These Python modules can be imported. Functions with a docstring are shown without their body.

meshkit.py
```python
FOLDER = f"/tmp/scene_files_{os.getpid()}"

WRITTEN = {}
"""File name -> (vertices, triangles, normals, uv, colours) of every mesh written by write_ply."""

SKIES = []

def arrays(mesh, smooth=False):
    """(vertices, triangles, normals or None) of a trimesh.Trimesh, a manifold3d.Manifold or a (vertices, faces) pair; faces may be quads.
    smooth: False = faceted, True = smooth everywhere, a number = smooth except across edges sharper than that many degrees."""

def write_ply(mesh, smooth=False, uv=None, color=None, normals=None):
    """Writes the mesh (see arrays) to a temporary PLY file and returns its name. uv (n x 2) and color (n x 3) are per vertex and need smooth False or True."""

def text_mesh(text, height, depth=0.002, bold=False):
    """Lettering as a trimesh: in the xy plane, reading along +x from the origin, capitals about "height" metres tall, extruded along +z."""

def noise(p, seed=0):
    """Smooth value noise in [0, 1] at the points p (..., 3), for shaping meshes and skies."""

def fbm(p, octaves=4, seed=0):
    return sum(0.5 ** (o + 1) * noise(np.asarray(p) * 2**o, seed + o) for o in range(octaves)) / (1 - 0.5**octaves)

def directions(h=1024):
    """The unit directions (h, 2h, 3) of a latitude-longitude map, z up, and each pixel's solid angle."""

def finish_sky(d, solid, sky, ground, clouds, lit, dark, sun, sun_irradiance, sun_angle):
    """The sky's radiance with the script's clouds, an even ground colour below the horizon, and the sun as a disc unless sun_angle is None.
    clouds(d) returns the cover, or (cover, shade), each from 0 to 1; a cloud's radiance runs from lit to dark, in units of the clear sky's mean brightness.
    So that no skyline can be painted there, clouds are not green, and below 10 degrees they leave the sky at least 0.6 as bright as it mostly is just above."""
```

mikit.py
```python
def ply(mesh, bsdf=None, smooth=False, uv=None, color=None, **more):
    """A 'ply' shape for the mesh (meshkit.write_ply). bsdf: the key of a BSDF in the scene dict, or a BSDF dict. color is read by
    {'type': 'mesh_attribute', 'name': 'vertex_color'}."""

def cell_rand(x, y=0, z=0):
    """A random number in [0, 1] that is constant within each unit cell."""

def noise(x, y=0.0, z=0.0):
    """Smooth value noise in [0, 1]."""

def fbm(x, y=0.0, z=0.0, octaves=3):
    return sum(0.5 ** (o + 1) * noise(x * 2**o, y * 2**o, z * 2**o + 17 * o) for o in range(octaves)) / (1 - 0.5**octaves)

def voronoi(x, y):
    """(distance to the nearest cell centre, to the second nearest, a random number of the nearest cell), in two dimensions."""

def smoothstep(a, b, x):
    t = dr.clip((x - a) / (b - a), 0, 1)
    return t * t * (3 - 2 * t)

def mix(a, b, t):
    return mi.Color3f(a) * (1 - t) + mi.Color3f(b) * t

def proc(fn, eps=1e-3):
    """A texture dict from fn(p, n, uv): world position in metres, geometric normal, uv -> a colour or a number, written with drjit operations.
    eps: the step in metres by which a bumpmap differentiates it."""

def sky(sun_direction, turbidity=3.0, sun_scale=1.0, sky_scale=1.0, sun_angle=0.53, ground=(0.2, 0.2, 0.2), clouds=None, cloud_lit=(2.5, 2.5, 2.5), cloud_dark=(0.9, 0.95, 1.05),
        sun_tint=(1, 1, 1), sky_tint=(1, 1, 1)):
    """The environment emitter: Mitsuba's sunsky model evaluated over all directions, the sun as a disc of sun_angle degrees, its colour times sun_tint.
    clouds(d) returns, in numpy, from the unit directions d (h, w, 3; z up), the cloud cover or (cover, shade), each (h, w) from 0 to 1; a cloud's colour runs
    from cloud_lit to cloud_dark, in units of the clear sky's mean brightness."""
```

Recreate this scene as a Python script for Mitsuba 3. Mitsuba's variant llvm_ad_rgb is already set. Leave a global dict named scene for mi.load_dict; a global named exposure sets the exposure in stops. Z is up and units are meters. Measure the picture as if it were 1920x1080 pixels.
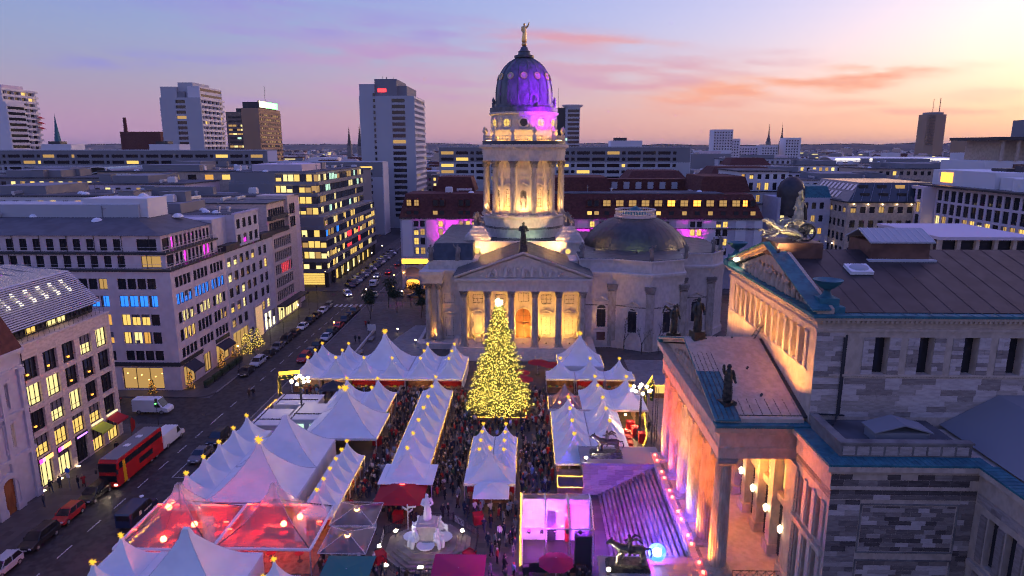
import math, random
import numpy as np, trimesh, manifold3d as m3
import drjit as dr, mitsuba as mi, mikit, meshkit
from mikit import noise, fbm, smoothstep, mix, proc, cell_rand

T = mi.ScalarTransform4f
scene, labels = {}, {}
exposure = 7.3

# ------------------------------------------------------------------ camera
PITCH, YAW, EYE = math.radians(11.94), math.radians(1.345), 43.0
_f = (-math.sin(YAW) * math.cos(PITCH), math.cos(YAW) * math.cos(PITCH), -math.sin(PITCH))
scene['camera'] = {'type': 'perspective', 'fov': math.degrees(2 * math.atan(960 / 1250)), 'fov_axis': 'x', 'near_clip': 1.0, 'far_clip': 40000.0,
                   'to_world': T().look_at([0, 0, EYE], [_f[0], _f[1], EYE + _f[2]], [0, 0, 1])}

# ------------------------------------------------------------------ dusk sky: a wide soft sun disc, added past the right edge, brightens facades and tents
AZ = math.radians(50)


def smooth(t):
    t = np.clip(t, 0, 1)
    return t * t * (3 - 2 * t)


def clouds(d):
    x, y = d[..., 0], d[..., 1]
    az, el = np.arctan2(x, y), np.degrees(np.arcsin(np.clip(d[..., 2], 0, 1)))
    toward = np.cos(az - AZ)

    def streaks(su, sv, sl, seed):
        v = el * sv + az * sl + .5 * np.sin(az * 3.1 + seed)
        return meshkit.fbm(np.stack([az * su, v, 0 * az + seed], -1), 5, seed=seed)
    n, n2, n3 = streaks(7.0, .9, 3.0, 4), streaks(14.0, 2.2, 7.0, 11), streaks(2.2, .16, .8, 23)
    c, sh, ad = 0 * el, 0 * el, np.degrees(az)
    # long wind-drawn banks of cirrus: azimuth, height, half length, half thickness, tilt, shade (0 sunlit pink, 1 dusk violet), density
    for a0, e0, la, te, tilt, s0, k in ((-12, 9.2, 14, 1.2, -.03, .80, .62), (4, 8.4, 8, .45, -.07, .25, .80), (-10, 7.2, 12, .7, .05, .62, .55), (-4, 5.6, 12, 1.0, -.04, .52, .55), (-8, 4.2, 9, .45, -.05, .55, .50), (20, 4.5, 11, .75, .07, .05, 1.0), (10, 6.4, 12, .9, -.03, .35, .60), (8, 4.9, 8, .5, .04, .40, .55), (20, 3.0, 9, .35, .03, .12, .6), (30, 2.4, 8, .3, .02, .15, .5), (-28, 6.2, 7, .5, .06, .95, .42), (-20, 3.4, 6, .25, -.04, .75, .35), (35, 3.4, 4, .25, 0, .2, .4), (-22, 11.2, 12, .8, .02, .95, .30), (14, 3.3, 6, .3, .03, .3, .3), (60, 9, 18, 1.5, .03, .2, .5), (-70, 9, 22, 1.6, .02, .9, .5)):
        da = (ad - a0) / la
        w = np.exp(-da ** 4) * np.exp(-((el - e0 - tilt * (ad - a0) - .8 * (n - .5) * te * 3) / (te * (1.15 - .6 * np.clip(da, -1, 1)))) ** 2) * np.clip(.5 + (n2 - .42) * 3.0, 0, 1.15) * k
        sh, c = (sh * c + s0 * w) / np.maximum(c + w, 1e-6), c + w * (1 - np.clip(c, 0, 1))
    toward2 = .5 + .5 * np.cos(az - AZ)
    sheet = np.clip(.62 + (n3 - .45) * 1.5 + (n - .5) * .5, 0, 1) * smooth((el - 9) / 22) * .96      # high veil added above the view: its pink lights facades, its blue the tents
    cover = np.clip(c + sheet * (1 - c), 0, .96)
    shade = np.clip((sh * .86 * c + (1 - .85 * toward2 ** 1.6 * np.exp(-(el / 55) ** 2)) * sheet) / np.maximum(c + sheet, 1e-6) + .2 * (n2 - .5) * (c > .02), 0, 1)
    veil = np.exp(-(np.maximum(el - .2, 0) / (4.4 + .9 * toward)) ** 1.7) * (.80 - .06 * toward)   # the band of dusk light low over the horizon
    vs = np.clip(.50 - .62 * np.clip(toward, 0, 1) ** 2, 0, 1)
    tot = cover + veil * (1 - cover)
    return tot, (cover * shade + veil * (1 - cover) * vs) / np.maximum(tot, 1e-4)


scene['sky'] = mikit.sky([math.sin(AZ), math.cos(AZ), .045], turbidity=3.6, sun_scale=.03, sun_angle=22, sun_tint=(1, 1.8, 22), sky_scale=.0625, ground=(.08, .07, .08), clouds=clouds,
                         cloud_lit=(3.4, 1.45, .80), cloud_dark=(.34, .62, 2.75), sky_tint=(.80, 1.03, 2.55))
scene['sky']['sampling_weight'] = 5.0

# ------------------------------------------------------------------ materials
def rgb(*c): return {'type': 'rgb', 'value': list(c)}


def two(b): return {'type': 'twosided', 'bsdf': b}


def mat(name, color, rough=.7, metal=0.0, spec=.4, coat=0.0, bump=None, **kw):
    c = color if isinstance(color, dict) else rgb(*color)
    b = {'type': 'principled', 'base_color': c, 'roughness': rough, 'metallic': metal, 'specular': spec, **kw}
    if coat:
        b['clearcoat'], b['clearcoat_gloss'] = coat, .95
    if bump:
        b = {'type': 'bumpmap', 'arbitrary': bump[0], 'scale': bump[1], 'bsdf': b}
    scene[name] = two(b)
    return name


def grain(a, b, s=1.0, sz=None, oct=4, lo=.25, hi=.75):
    sz = s if sz is None else sz
    return proc(lambda p, n, uv: mix(a, b, smoothstep(lo, hi, fbm(p.x * s, p.y * s, p.z * sz, oct))))


# stone: pale dressed stone with rain streaks and sooty patches (fine grain, own outline)
mat('stone_pale', grain((.47, .41, .36), (.57, .50, .44), 2.4, 1.1), .85)
mat('stone_column', grain((.27, .23, .19), (.40, .35, .30), 2.6, .9), .85)
mat('stone_dark', grain((.13, .11, .10), (.26, .23, .20), .8), .85)
mat('plaster_lilac', grain((.46, .42, .46), (.52, .48, .52), 1.2), .9)
mat('plaster_rose', grain((.60, .47, .46), (.67, .54, .53), 1.4, .8), .9)
mat('stone_sand', grain((.43, .33, .25), (.54, .42, .32), 2.6, 1.4), .85)
ASHLAR = []
for k, (a, b) in enumerate((((.070, .054, .050), (.12, .092, .082)), ((.14, .108, .095), (.21, .165, .14)), ((.22, .172, .148), (.31, .245, .21)), ((.33, .262, .225), (.43, .35, .30)), ((.46, .37, .33), (.56, .47, .42)))):
    ASHLAR.append(mat(f'ashlar_{k}', grain(a, b, 2.2, 6.0), .88))
mat('stone_travertine', grain((.52, .40, .34), (.64, .51, .44), 2.2, 4.0), .8)
mat('asphalt', grain((.024, .021, .022), (.044, .039, .039), 1.7), .55, spec=.5)
mat('paving', proc(lambda p, n, uv: mix((.058, .050, .047), (.110, .096, .088), .55 * cell_rand(p.x * 1.1, p.y * 1.1) + .45 * fbm(p.x * .5, p.y * .5, 0, 4))), .6, spec=.45)
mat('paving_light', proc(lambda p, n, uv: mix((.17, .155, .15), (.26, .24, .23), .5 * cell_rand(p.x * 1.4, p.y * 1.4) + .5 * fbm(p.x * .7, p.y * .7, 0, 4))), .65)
mat('kerb_stone', (.24, .22, .21), .8)
mat('road_paint', grain((.38, .37, .36), (.66, .65, .62), 5.0), .6)
mat('city_ground', grain((.05, .045, .045), (.11, .095, .09), .02), .9)
mat('roof_grey', grain((.055, .055, .062), (.085, .085, .095), .6), .5)
mat('roof_flat', grain((.05, .05, .055), (.12, .115, .12), .35), .8)
mat('roof_seam', grain((.022, .019, .020), (.042, .036, .036), .8), .5, spec=.55)
mat('roof_tile', grain((.075, .020, .016), (.125, .036, .027), 1.8), .8)
mat('lead_dome', grain((.030, .033, .034), (.055, .060, .060), 1.0, .3), .42, spec=.6)
mat('dome_copper', grain((.060, .062, .075), (.115, .120, .140), 1.4, .5), .42, spec=.6)
mat('copper_green', grain((.018, .10, .13), (.035, .17, .20), 1.9), .6)
mat('copper_brown', grain((.10, .045, .032), (.17, .080, .055), 1.1), .5)
mat('bronze', grain((.030, .030, .028), (.085, .080, .065), 4.0), .4, metal=.5)
mat('bronze_pale', grain((.30, .27, .18), (.50, .46, .33), 3.0), .55)
mat('gilding', (.80, .52, .22), .30, metal=1.0)
mat('tent_cloth', grain((.72, .72, .73), (.79, .79, .79), .8), .45, spec=.45)
mat('tent_wall', (.62, .62, .64), .55)
mat('cloth_red', (.40, .016, .025), .75)
mat('cloth_magenta', (.30, .015, .09), .75)
mat('cloth_green', (.02, .16, .14), .75)
mat('cloth_lime', (.50, .58, .05), .7)
mat('cloth_dark', (.035, .035, .05), .8)
mat('steel', (.55, .55, .57), .35, metal=.8)
mat('metal_dark', (.035, .034, .038), .45, spec=.5)
mat('metal_grey', (.20, .20, .22), .45, spec=.5)
mat('aluminium', (.62, .62, .66), .38, metal=.6)
mat('concrete', grain((.26, .25, .25), (.36, .35, .35), .5), .85)
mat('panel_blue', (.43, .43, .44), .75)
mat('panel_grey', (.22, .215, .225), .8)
mat('panel_white', (.66, .63, .63), .75)
mat('panel_pink', (.60, .50, .54), .8)
mat('panel_orange', (.34, .22, .13), .7)
mat('panel_glass', (.035, .045, .06), .12, spec=.8)
mat('pane_dark', (.016, .017, .022), .08, spec=.7)
mat('blind_grey', (.16, .15, .17), .6)
mat('frame_dark', (.03, .028, .03), .5)
mat('frame_white', (.62, .60, .58), .5)
mat('wood_door', grain((.20, .060, .020), (.32, .11, .04), 3.0, .6), .5)
mat('wood_hut', grain((.20, .10, .05), (.34, .19, .10), 2.5, .8), .7)
mat('needles', grain((.015, .045, .016), (.035, .085, .028), 2.0), .7)
mat('bark', (.06, .045, .038), .9)
mat('twig', (.075, .060, .055), .9)
mat('hedge', grain((.012, .028, .012), (.03, .055, .02), 3.0), .8)
mat('skin', (.45, .28, .20), .6)
mat('hair', (.05, .035, .025), .7)
mat('hair_fair', (.34, .24, .13), .7)
mat('rubber', (.022, .022, .023), .8)
mat('car_glass', (.012, .013, .016), .06, spec=.8)
CARS = {'black': (.012, .012, .014), 'silver': (.45, .46, .48), 'white': (.72, .72, .72), 'red': (.42, .012, .018), 'dark blue': (.012, .020, .060), 'grey': (.13, .13, .14), 'cream': (.62, .55, .36)}
for n_, c_ in CARS.items():
    mat('paint_' + n_.replace(' ', '_'), c_, .28, coat=1.0, spec=.6)
mat('bus_red', (.50, .010, .012), .3, coat=1.0)
mat('bus_yellow', (.80, .40, .01), .4)
mat('white_gloss', (.74, .74, .75), .35, coat=.6)
mat('sign_blue', (.03, .14, .55), .5)
mat('vertex_paint', {'type': 'mesh_attribute', 'name': 'vertex_color'}, .8)
mat('hill_wood', grain((.035, .030, .035), (.075, .060, .060), .006), .95)
scene['pvc_milk'] = {'type': 'principledthin', 'base_color': rgb(.80, .78, .80), 'roughness': .25, 'diff_trans': 1.2, 'spec_trans': 0.0, 'eta': 1.5}
scene['clear_film'] = {'type': 'blendbsdf', 'weight': .07, 'first': {'type': 'ref', 'id': 'pvc_clear'}, 'second': {'type': 'ref', 'id': 'pvc_milk'}}
scene['pvc_clear'] = {'type': 'thindielectric', 'int_ior': 1.5}
scene['clear_sheet'] = {'type': 'blendbsdf', 'weight': .15, 'first': {'type': 'ref', 'id': 'pvc_clear'}, 'second': {'type': 'ref', 'id': 'pvc_milk'}}
scene['glass_pane'] = {'type': 'thindielectric', 'int_ior': 1.5}
COATS = {'black': (.02, .02, .022), 'dark blue': (.02, .028, .06), 'dark grey': (.055, .055, .06), 'brown': (.085, .05, .03), 'red': (.42, .03, .03), 'white': (.62, .60, .58), 'beige': (.36, .28, .20), 'grey': (.20, .20, .21), 'green': (.04, .08, .05), 'pale blue': (.25, .34, .46)}
for n_, c_ in COATS.items():
    mat('coat_' + n_.replace(' ', '_'), c_, .85)
mat('jeans', (.035, .045, .085), .85)
mat('trousers_black', (.018, .018, .02), .85)

# ------------------------------------------------------------------ lights: what glows
DUSK = 1 / 16     # all lamps in the same unit as the dim sky
GLOW = {'star': (.14, .072, .004), 'star_top': (1.6, 1.3, .7), 'fairy': (1.2, .60, .055), 'tree': (.80, .56, .085), 'warm': (.118, .074, .017), 'warm_pale': (.125, .100, .040), 'warm_dim': (.052, .030, .009), 'warm_deep': (.085, .042, .008), 'white': (.20, .18, .11),
        'cool': (.07, .115, .085), 'blue': (.004, .035, .16), 'red': (.30, .010, .012), 'red_hot': (1.6, .05, .03), 'pink': (.20, .006, .17), 'orange': (.30, .11, .014), 'lamp': (1.6, 1.25, .72), 'lamp_orange': (1.5, .62, .12), 'spot': (3.0, 2.5, 1.7),
        'headlight': (1.6, 1.35, .9), 'tail': (.9, .02, .015), 'green': (.05, .45, .07), 'pendant': (4.5, 2.3, .70), 'heater': (2.2, .32, .09), 'violet': (.14, .045, .34), 'stage_white': (.45, .32, .36), 'beam_blue': (1.2, 2.2, 6.0), 'sign_yellow': (.30, .15, .012), 'strip_yellow': (9.0, 4.9, .75), 'strip_warm': (2.4, 1.5, .60), 'strip_magenta': (2.6, .03, 2.3), 'strip_amber': (2.6, 1.5, .45), 'fir_gold': (.55, .36, .06), 'rose': (.16, .06, .09), 'ground_red': (1.2, .10, .07), 'rim_blue': (.004, .05, .40)}
WEIGHT = {'fairy': 1.2, 'tree': 4.0, 'pendant': 1.0, 'red_hot': .3, 'heater': .5, 'stage_white': .2, 'lamp': .06, 'star': .02, 'spot': .05, 'beam_blue': .05, 'orange': .03, 'strip_yellow': 3.0, 'strip_warm': 3.0, 'strip_magenta': 4.0, 'strip_amber': 2.0, 'fir_gold': .2, 'lamp_orange': .06}


def glow(name):
    return {'type': 'area', 'radiance': rgb(*(np.array(GLOW[name]) * DUSK)), 'sampling_weight': WEIGHT.get(name, .006)}


# ------------------------------------------------------------------ mesh tools
class MB:
    """Collects quads, boxes, tubes and turned shapes into one mesh."""
    def __init__(self): self.v, self.f, self.n = [], [], 0

    def add(self, v, f, M=None):
        v, f = np.asarray(v, float), np.asarray(f, int)
        if M is not None: v = v @ M[:3, :3].T + M[:3, 3]
        if f.shape[1] == 4: f = np.vstack([f[:, [0, 1, 2]], f[:, [0, 2, 3]]])
        self.v.append(v); self.f.append(f + self.n); self.n += len(v)
        return self

    def box(self, x0, x1, y0, y1, z0, z1):
        v = [(x, y, z) for x in (x0, x1) for y in (y0, y1) for z in (z0, z1)]
        return self.add(v, BOXF)

    def obox(self, c, hx, hy, hz, rot=0.0, tilt=None):
        a = np.array([(x, y, z) for x in (-hx, hx) for y in (-hy, hy) for z in (-hz, hz)], float)
        R = rotz(rot) if tilt is None else rotz(rot) @ tilt
        return self.add(a @ R.T + np.asarray(c, float), BOXF)

    def bar(self, p, q, r, n=4, r2=None):
        p, q = np.asarray(p, float), np.asarray(q, float)
        d = q - p; L = np.linalg.norm(d); d = d / max(L, 1e-9)
        a = np.cross(d, [0, 0, 1] if abs(d[2]) < .9 else [1, 0, 0]); a /= np.linalg.norm(a); b = np.cross(d, a)
        t = np.arange(n) * 2 * np.pi / n + np.pi / n
        ring = np.cos(t)[:, None] * a + np.sin(t)[:, None] * b
        r2 = r if r2 is None else r2
        v = np.vstack([p + ring * r, q + ring * r2, [p], [q]])
        i = np.arange(n); j = (i + 1) % n
        f = np.vstack([np.stack([i, j, j + n], 1), np.stack([i, j + n, i + n], 1), np.stack([j, i, i * 0 + 2 * n], 1), np.stack([i + n, j + n, i * 0 + 2 * n + 1], 1)])
        return self.add(v, f)

    def lathe(self, prof, n=16, c=(0, 0, 0), a0=0.0, a1=None, sx=1.0, sy=1.0):
        prof = np.asarray(prof, float); full = a1 is None
        t = a0 + np.arange(n if full else n + 1) * ((2 * np.pi if full else a1 - a0) / n)
        m, k = len(t), len(prof)
        v = np.stack([prof[:, None, 0] * np.cos(t) * sx, prof[:, None, 0] * np.sin(t) * sy, np.repeat(prof[:, 1:2], m, 1)], -1).reshape(-1, 3) + np.asarray(c, float)
        i, j = np.meshgrid(np.arange(k - 1), np.arange(m if full else m - 1), indexing='ij')
        jj = (j + 1) % m
        f = np.stack([i * m + j, i * m + jj, (i + 1) * m + jj, (i + 1) * m + j], -1).reshape(-1, 4)
        return self.add(v, f)

    def poly(self, pts, z0, z1):
        """Upright prism over a convex or star-shaped outline (counter-clockwise)."""
        p = np.asarray(pts, float); k = len(p); c = p.mean(0)
        v = np.vstack([np.c_[p, np.full(k, z0)], np.c_[p, np.full(k, z1)], [[*c, z0], [*c, z1]]])
        i = np.arange(k); j = (i + 1) % k
        return self.add(v, np.vstack([np.stack([i, j, j + k], 1), np.stack([i, j + k, i + k], 1), np.stack([j, i, i * 0 + 2 * k], 1), np.stack([i + k, j + k, i * 0 + 2 * k + 1], 1)]))

    def loft(self, sections, closed=True, caps=True):
        """Skin over rings with equal point counts."""
        s = np.asarray(sections, float); k, m = s.shape[:2]
        i, j = np.meshgrid(np.arange(k - 1), np.arange(m if closed else m - 1), indexing='ij'); jj = (j + 1) % m
        f = np.stack([i * m + j, i * m + jj, (i + 1) * m + jj, (i + 1) * m + j], -1).reshape(-1, 4)
        self.add(s.reshape(-1, 3), f)
        if caps and closed:
            for r, fl in ((s[0], 1), (s[-1], 0)):
                t = np.arange(m); tt = (t + 1) % m
                fan = np.stack([tt, t, t * 0 + m] if fl else [t, tt, t * 0 + m], 1)
                self.add(np.vstack([r, [r.mean(0)]]), fan)
        return self

    def quad(self, a, b, c, d): return self.add([a, b, c, d], [[0, 1, 2, 3]])

    def mesh(self): return (np.vstack(self.v), np.vstack(self.f))


BOXF = np.array([[0, 1, 3, 2], [4, 6, 7, 5], [0, 4, 5, 1], [2, 3, 7, 6], [0, 2, 6, 4], [1, 5, 7, 3]])


def rotz(a):
    c, s = math.cos(a), math.sin(a)
    return np.array([[c, -s, 0], [s, c, 0], [0, 0, 1.0]])


def rotx(a):
    c, s = math.cos(a), math.sin(a)
    return np.array([[1, 0, 0], [0, c, -s], [0, s, c]])


def roty(a):
    c, s = math.cos(a), math.sin(a)
    return np.array([[c, 0, s], [0, 1, 0], [-s, 0, c]])


def M4(R=np.eye(3), t=(0, 0, 0), s=1.0):
    m = np.eye(4); m[:3, :3] = np.asarray(R) * s; m[:3, 3] = t
    return m


def place(x, y, z=0.0, a=0.0, s=1.0): return M4(rotz(a), (x, y, z), s)


def boxm(*a): return MB().box(*a).mesh()


# ------------------------------------------------------------------ entries of the scene, their names and labels
_used = {}


def key(base, parent=None):
    full = f'{parent}__{base}' if parent else base
    k = _used.get(full, 0); _used[full] = k + 1
    return full if k == 0 else f'{full}_{k:03d}'


def thing(name, label=None, cat=None, group=None, kind=None):
    k = key(name)
    if label: label = ' '.join(label.split()[:16])
    d = {a: b for a, b in (('label', label), ('category', cat), ('group', group), ('kind', kind)) if b}
    if d: labels[k] = d
    return k


_plies = {}


def shape(mesh, material, smooth=False, emit=None, M=None, cache=None, color=None):
    ck = (cache, material, emit)
    if cache is not None and ck in _plies: d = _plies[ck]
    else:
        if isinstance(mesh, MB): mesh = mesh.mesh()
        elif callable(mesh): mesh = mesh(); mesh = mesh.mesh() if isinstance(mesh, MB) else mesh
        more = {'emitter': glow(emit)} if emit else {}
        d = mikit.ply(mesh, material, smooth=smooth, color=color, **more)
        if cache is not None: _plies[ck] = d
    return d if M is None else {**d, 'to_world': T(np.asarray(M, float))}


def part(name, parent, mesh, material='metal_dark', smooth=False, emit=None, M=None, cache=None, label=None, kind=None, color=None):
    k = key(name, parent)
    scene[k] = shape(mesh, material, smooth, emit, M, cache, color)
    d = {a: b for a, b in (('label', label), ('kind', kind)) if b}
    if d: labels[k] = d
    return k


def whole(name, mesh, material, label, cat, group=None, smooth=False, emit=None, M=None, cache=None, kind=None, color=None):
    k = thing(name, label, cat, group, kind)
    scene[k] = shape(mesh, material, smooth, emit, M, cache, color)
    return k


def setting(name, mesh, material, smooth=False):
    k = thing(name, kind='structure')
    scene[k] = shape(mesh, material, smooth)
    return k


_lights = [0]


def spot(p, target, color, power, angle=40, beam=None, weight=1.0):
    _lights[0] += 1
    p, t = np.asarray(p, float), np.asarray(target, float)
    up = [0, 0, 1] if abs((t - p)[2]) < .95 * np.linalg.norm(t - p) else [0, 1, 0]
    scene[f'floodlight_beam_{_lights[0]:03d}'] = {'type': 'spot', 'to_world': T().look_at(p.tolist(), t.tolist(), up), 'intensity': rgb(*(np.asarray(color, float) * power * DUSK)), 'sampling_weight': float(weight), 'cutoff_angle': float(angle), 'beam_width': float(beam or angle * .6)}


def flood(parent, p, target, color, power, angle=40, beam=None, size=.22, weight=1.0):
    """A floodlight housing standing as a part of its parent, and its beam."""
    p, t = np.asarray(p, float), np.asarray(target, float)
    d = (t - p) / np.linalg.norm(t - p)
    part('floodlight', parent, MB().bar(p - d * .3, p, size, 8), 'metal_dark')
    spot(p + d * .06, t, color, power, angle, beam, weight)


# ------------------------------------------------------------------ facades: piers and bands with real openings, panes set back in them
def frame_of(O, U):
    U = np.asarray(U, float); U = U / np.linalg.norm(U)
    return np.column_stack([U, np.cross([0, 0, 1], U), [0, 0, 1]]), np.asarray(O, float)     # local x along the wall, y INTO the wall when U runs left to right seen from outside


def fbox(mb, F, x0, x1, y0, y1, z0, z1):
    R, O = F
    a = np.array([(x, y, z) for x in (x0, x1) for y in (y0, y1) for z in (z0, z1)], float)
    mb.add(a @ R.T + O, BOXF)


def facade(mb, F, L, z0, z1, rows, deep=.35):
    """rows: (z bottom, z top, [(u0, u1), ...]) from low to high; leaves openings there."""
    z = z0
    for a, b, wins in sorted(rows, key=lambda r: r[0]):
        if a > z + 1e-3: fbox(mb, F, 0, L, 0, deep, z, a)
        u = 0.0
        for w0, w1 in sorted(wins):
            if w0 > u + 1e-3: fbox(mb, F, u, w0, 0, deep, a, b)
            u = w1
        if u < L - 1e-3: fbox(mb, F, u, L, 0, deep, a, b)
        z = b
    if z < z1 - 1e-3: fbox(mb, F, 0, L, 0, deep, z, z1)


def window(parent, F, u0, u1, z0, z1, glowing=None, pane='pane_dark', nx=2, nz=1, frame='frame_dark', back=.22, t=.07, name='window', bare=False, label=None):
    R, O = F
    w, h = round(u1 - u0, 2), round(z1 - z0, 2)
    M = M4(R, O + R @ np.array([u0, 0, z0]))
    ck = (w, h, nx, nz, round(back, 2), t)

    def fr():
        m = MB()
        m.box(0, w, back - .06, back + .04, 0, t); m.box(0, w, back - .06, back + .04, h - t, h)
        m.box(0, t, back - .06, back + .04, t, h - t); m.box(w - t, w, back - .06, back + .04, t, h - t)
        for k in range(1, nx): m.box(w * k / nx - t * .4, w * k / nx + t * .4, back - .05, back + .03, t, h - t)
        for k in range(1, nz): m.box(t, w - t, back - .045, back + .025, h * k / nz - t * .4, h * k / nz + t * .4)
        return m
    pm = lambda: MB().box(.01, w - .01, back + .045, back + .065, .01, h - .01)
    if bare:
        return part(name, parent, pm, pane, emit=glowing, M=M, cache=('pane', ck), label=label)
    k = part(name, parent, fr, frame, M=M, cache=('frame', ck), label=label)
    part('pane', k, pm, pane, emit=glowing, M=M, cache=('pane', ck))
    if glowing and w < 4 and rnd.random() < .55:      # blinds, curtains and furniture standing before the lit room
        v = rnd.randrange(5)
        a = ((0, w, .72, 1), (0, .28 * w, 0, 1), (.72 * w, w, 0, 1), (.12 * w, .62 * w, 0, .30), (0, w, .5, 1))[v]
        part('blind', k, lambda: MB().box(a[0] + .02, a[1] - .02, back + .025, back + .042, h * a[2] + .02, h * a[3] - .02), 'blind_grey', M=M, cache=('blind', v, ck))
    return k


rnd = random.Random(7)
rc = random.Random(31)


def clutter(b, x0, x1, y0, y1, z, n):
    """Roof plant: ducts, boxes, vents and light domes, each a part."""
    for _ in range(n):
        x, y, v = x0 + (x1 - x0) * rc.random(), y0 + (y1 - y0) * rc.random(), rc.randrange(6)
        if v == 0: part('roof_duct', b, lambda: MB().box(-2.4, 2.4, -.35, .35, .3, .9).box(-2.2, -2.0, -.3, .3, 0, .3).box(2.0, 2.2, -.3, .3, 0, .3), 'aluminium', M=place(x, y, z, rc.choice((0, math.pi / 2))), cache='rduct')
        elif v == 1: part('roof_plant', b, lambda: MB().box(-1.1, 1.1, -.8, .8, .1, 1.5).box(-.9, .9, -.6, .6, 1.5, 1.7), 'panel_white', M=place(x, y, z), cache='rplant')
        elif v == 2: part('roof_vent', b, lambda: MB().lathe([(0, 1.1), (.5, 1.0), (.5, .8), (.28, .75), (.28, 0)], 9), 'aluminium', M=place(x, y, z), cache='rvent')
        elif v == 3: part('light_dome', b, lambda: MB().lathe([(0, .6), (.5, .5), (.8, .25), (.9, 0)], 10), 'white_gloss', smooth=True, M=place(x, y, z), cache='rdome')
        elif v == 4: part('roof_box', b, lambda: MB().box(-1.8, 1.8, -1.3, 1.3, 0, 2.1).box(-1.95, 1.95, -1.45, 1.45, 2.1, 2.25), 'panel_grey', M=place(x, y, z), cache='rbox')
        else: part('roof_pipe', b, lambda: MB().bar((0, 0, 0), (0, 0, 2.2), .1, 6).bar((0, 0, 1.6), (.7, 0, 1.6), .06, 5), 'metal_grey', M=place(x, y, z), cache='rpipe')


def lit(p, names=('warm', 'warm_pale', 'warm_dim', 'warm_deep', 'warm')):
    return rnd.choice(names) if rnd.random() < p else None
# ================================================================== SETTING: ground, street, pavements, square
setting('ground', MB().box(-26000, 26000, -400, 30000, -1.0, -.02), 'city_ground')
road = MB()
road.box(-55.6, -44.6, 20, 320, -.019, 0.0)            # the long street
road.box(-160, -55.6, 97.5, 109.0, -.019, -.001)       # side street to the left
road.box(-160, -55.6, 181.5, 197, -.019, -.001)
road.box(-44.6, 120, 183.5, 196, -.019, -.001)
setting('road', road, 'asphalt')


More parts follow.
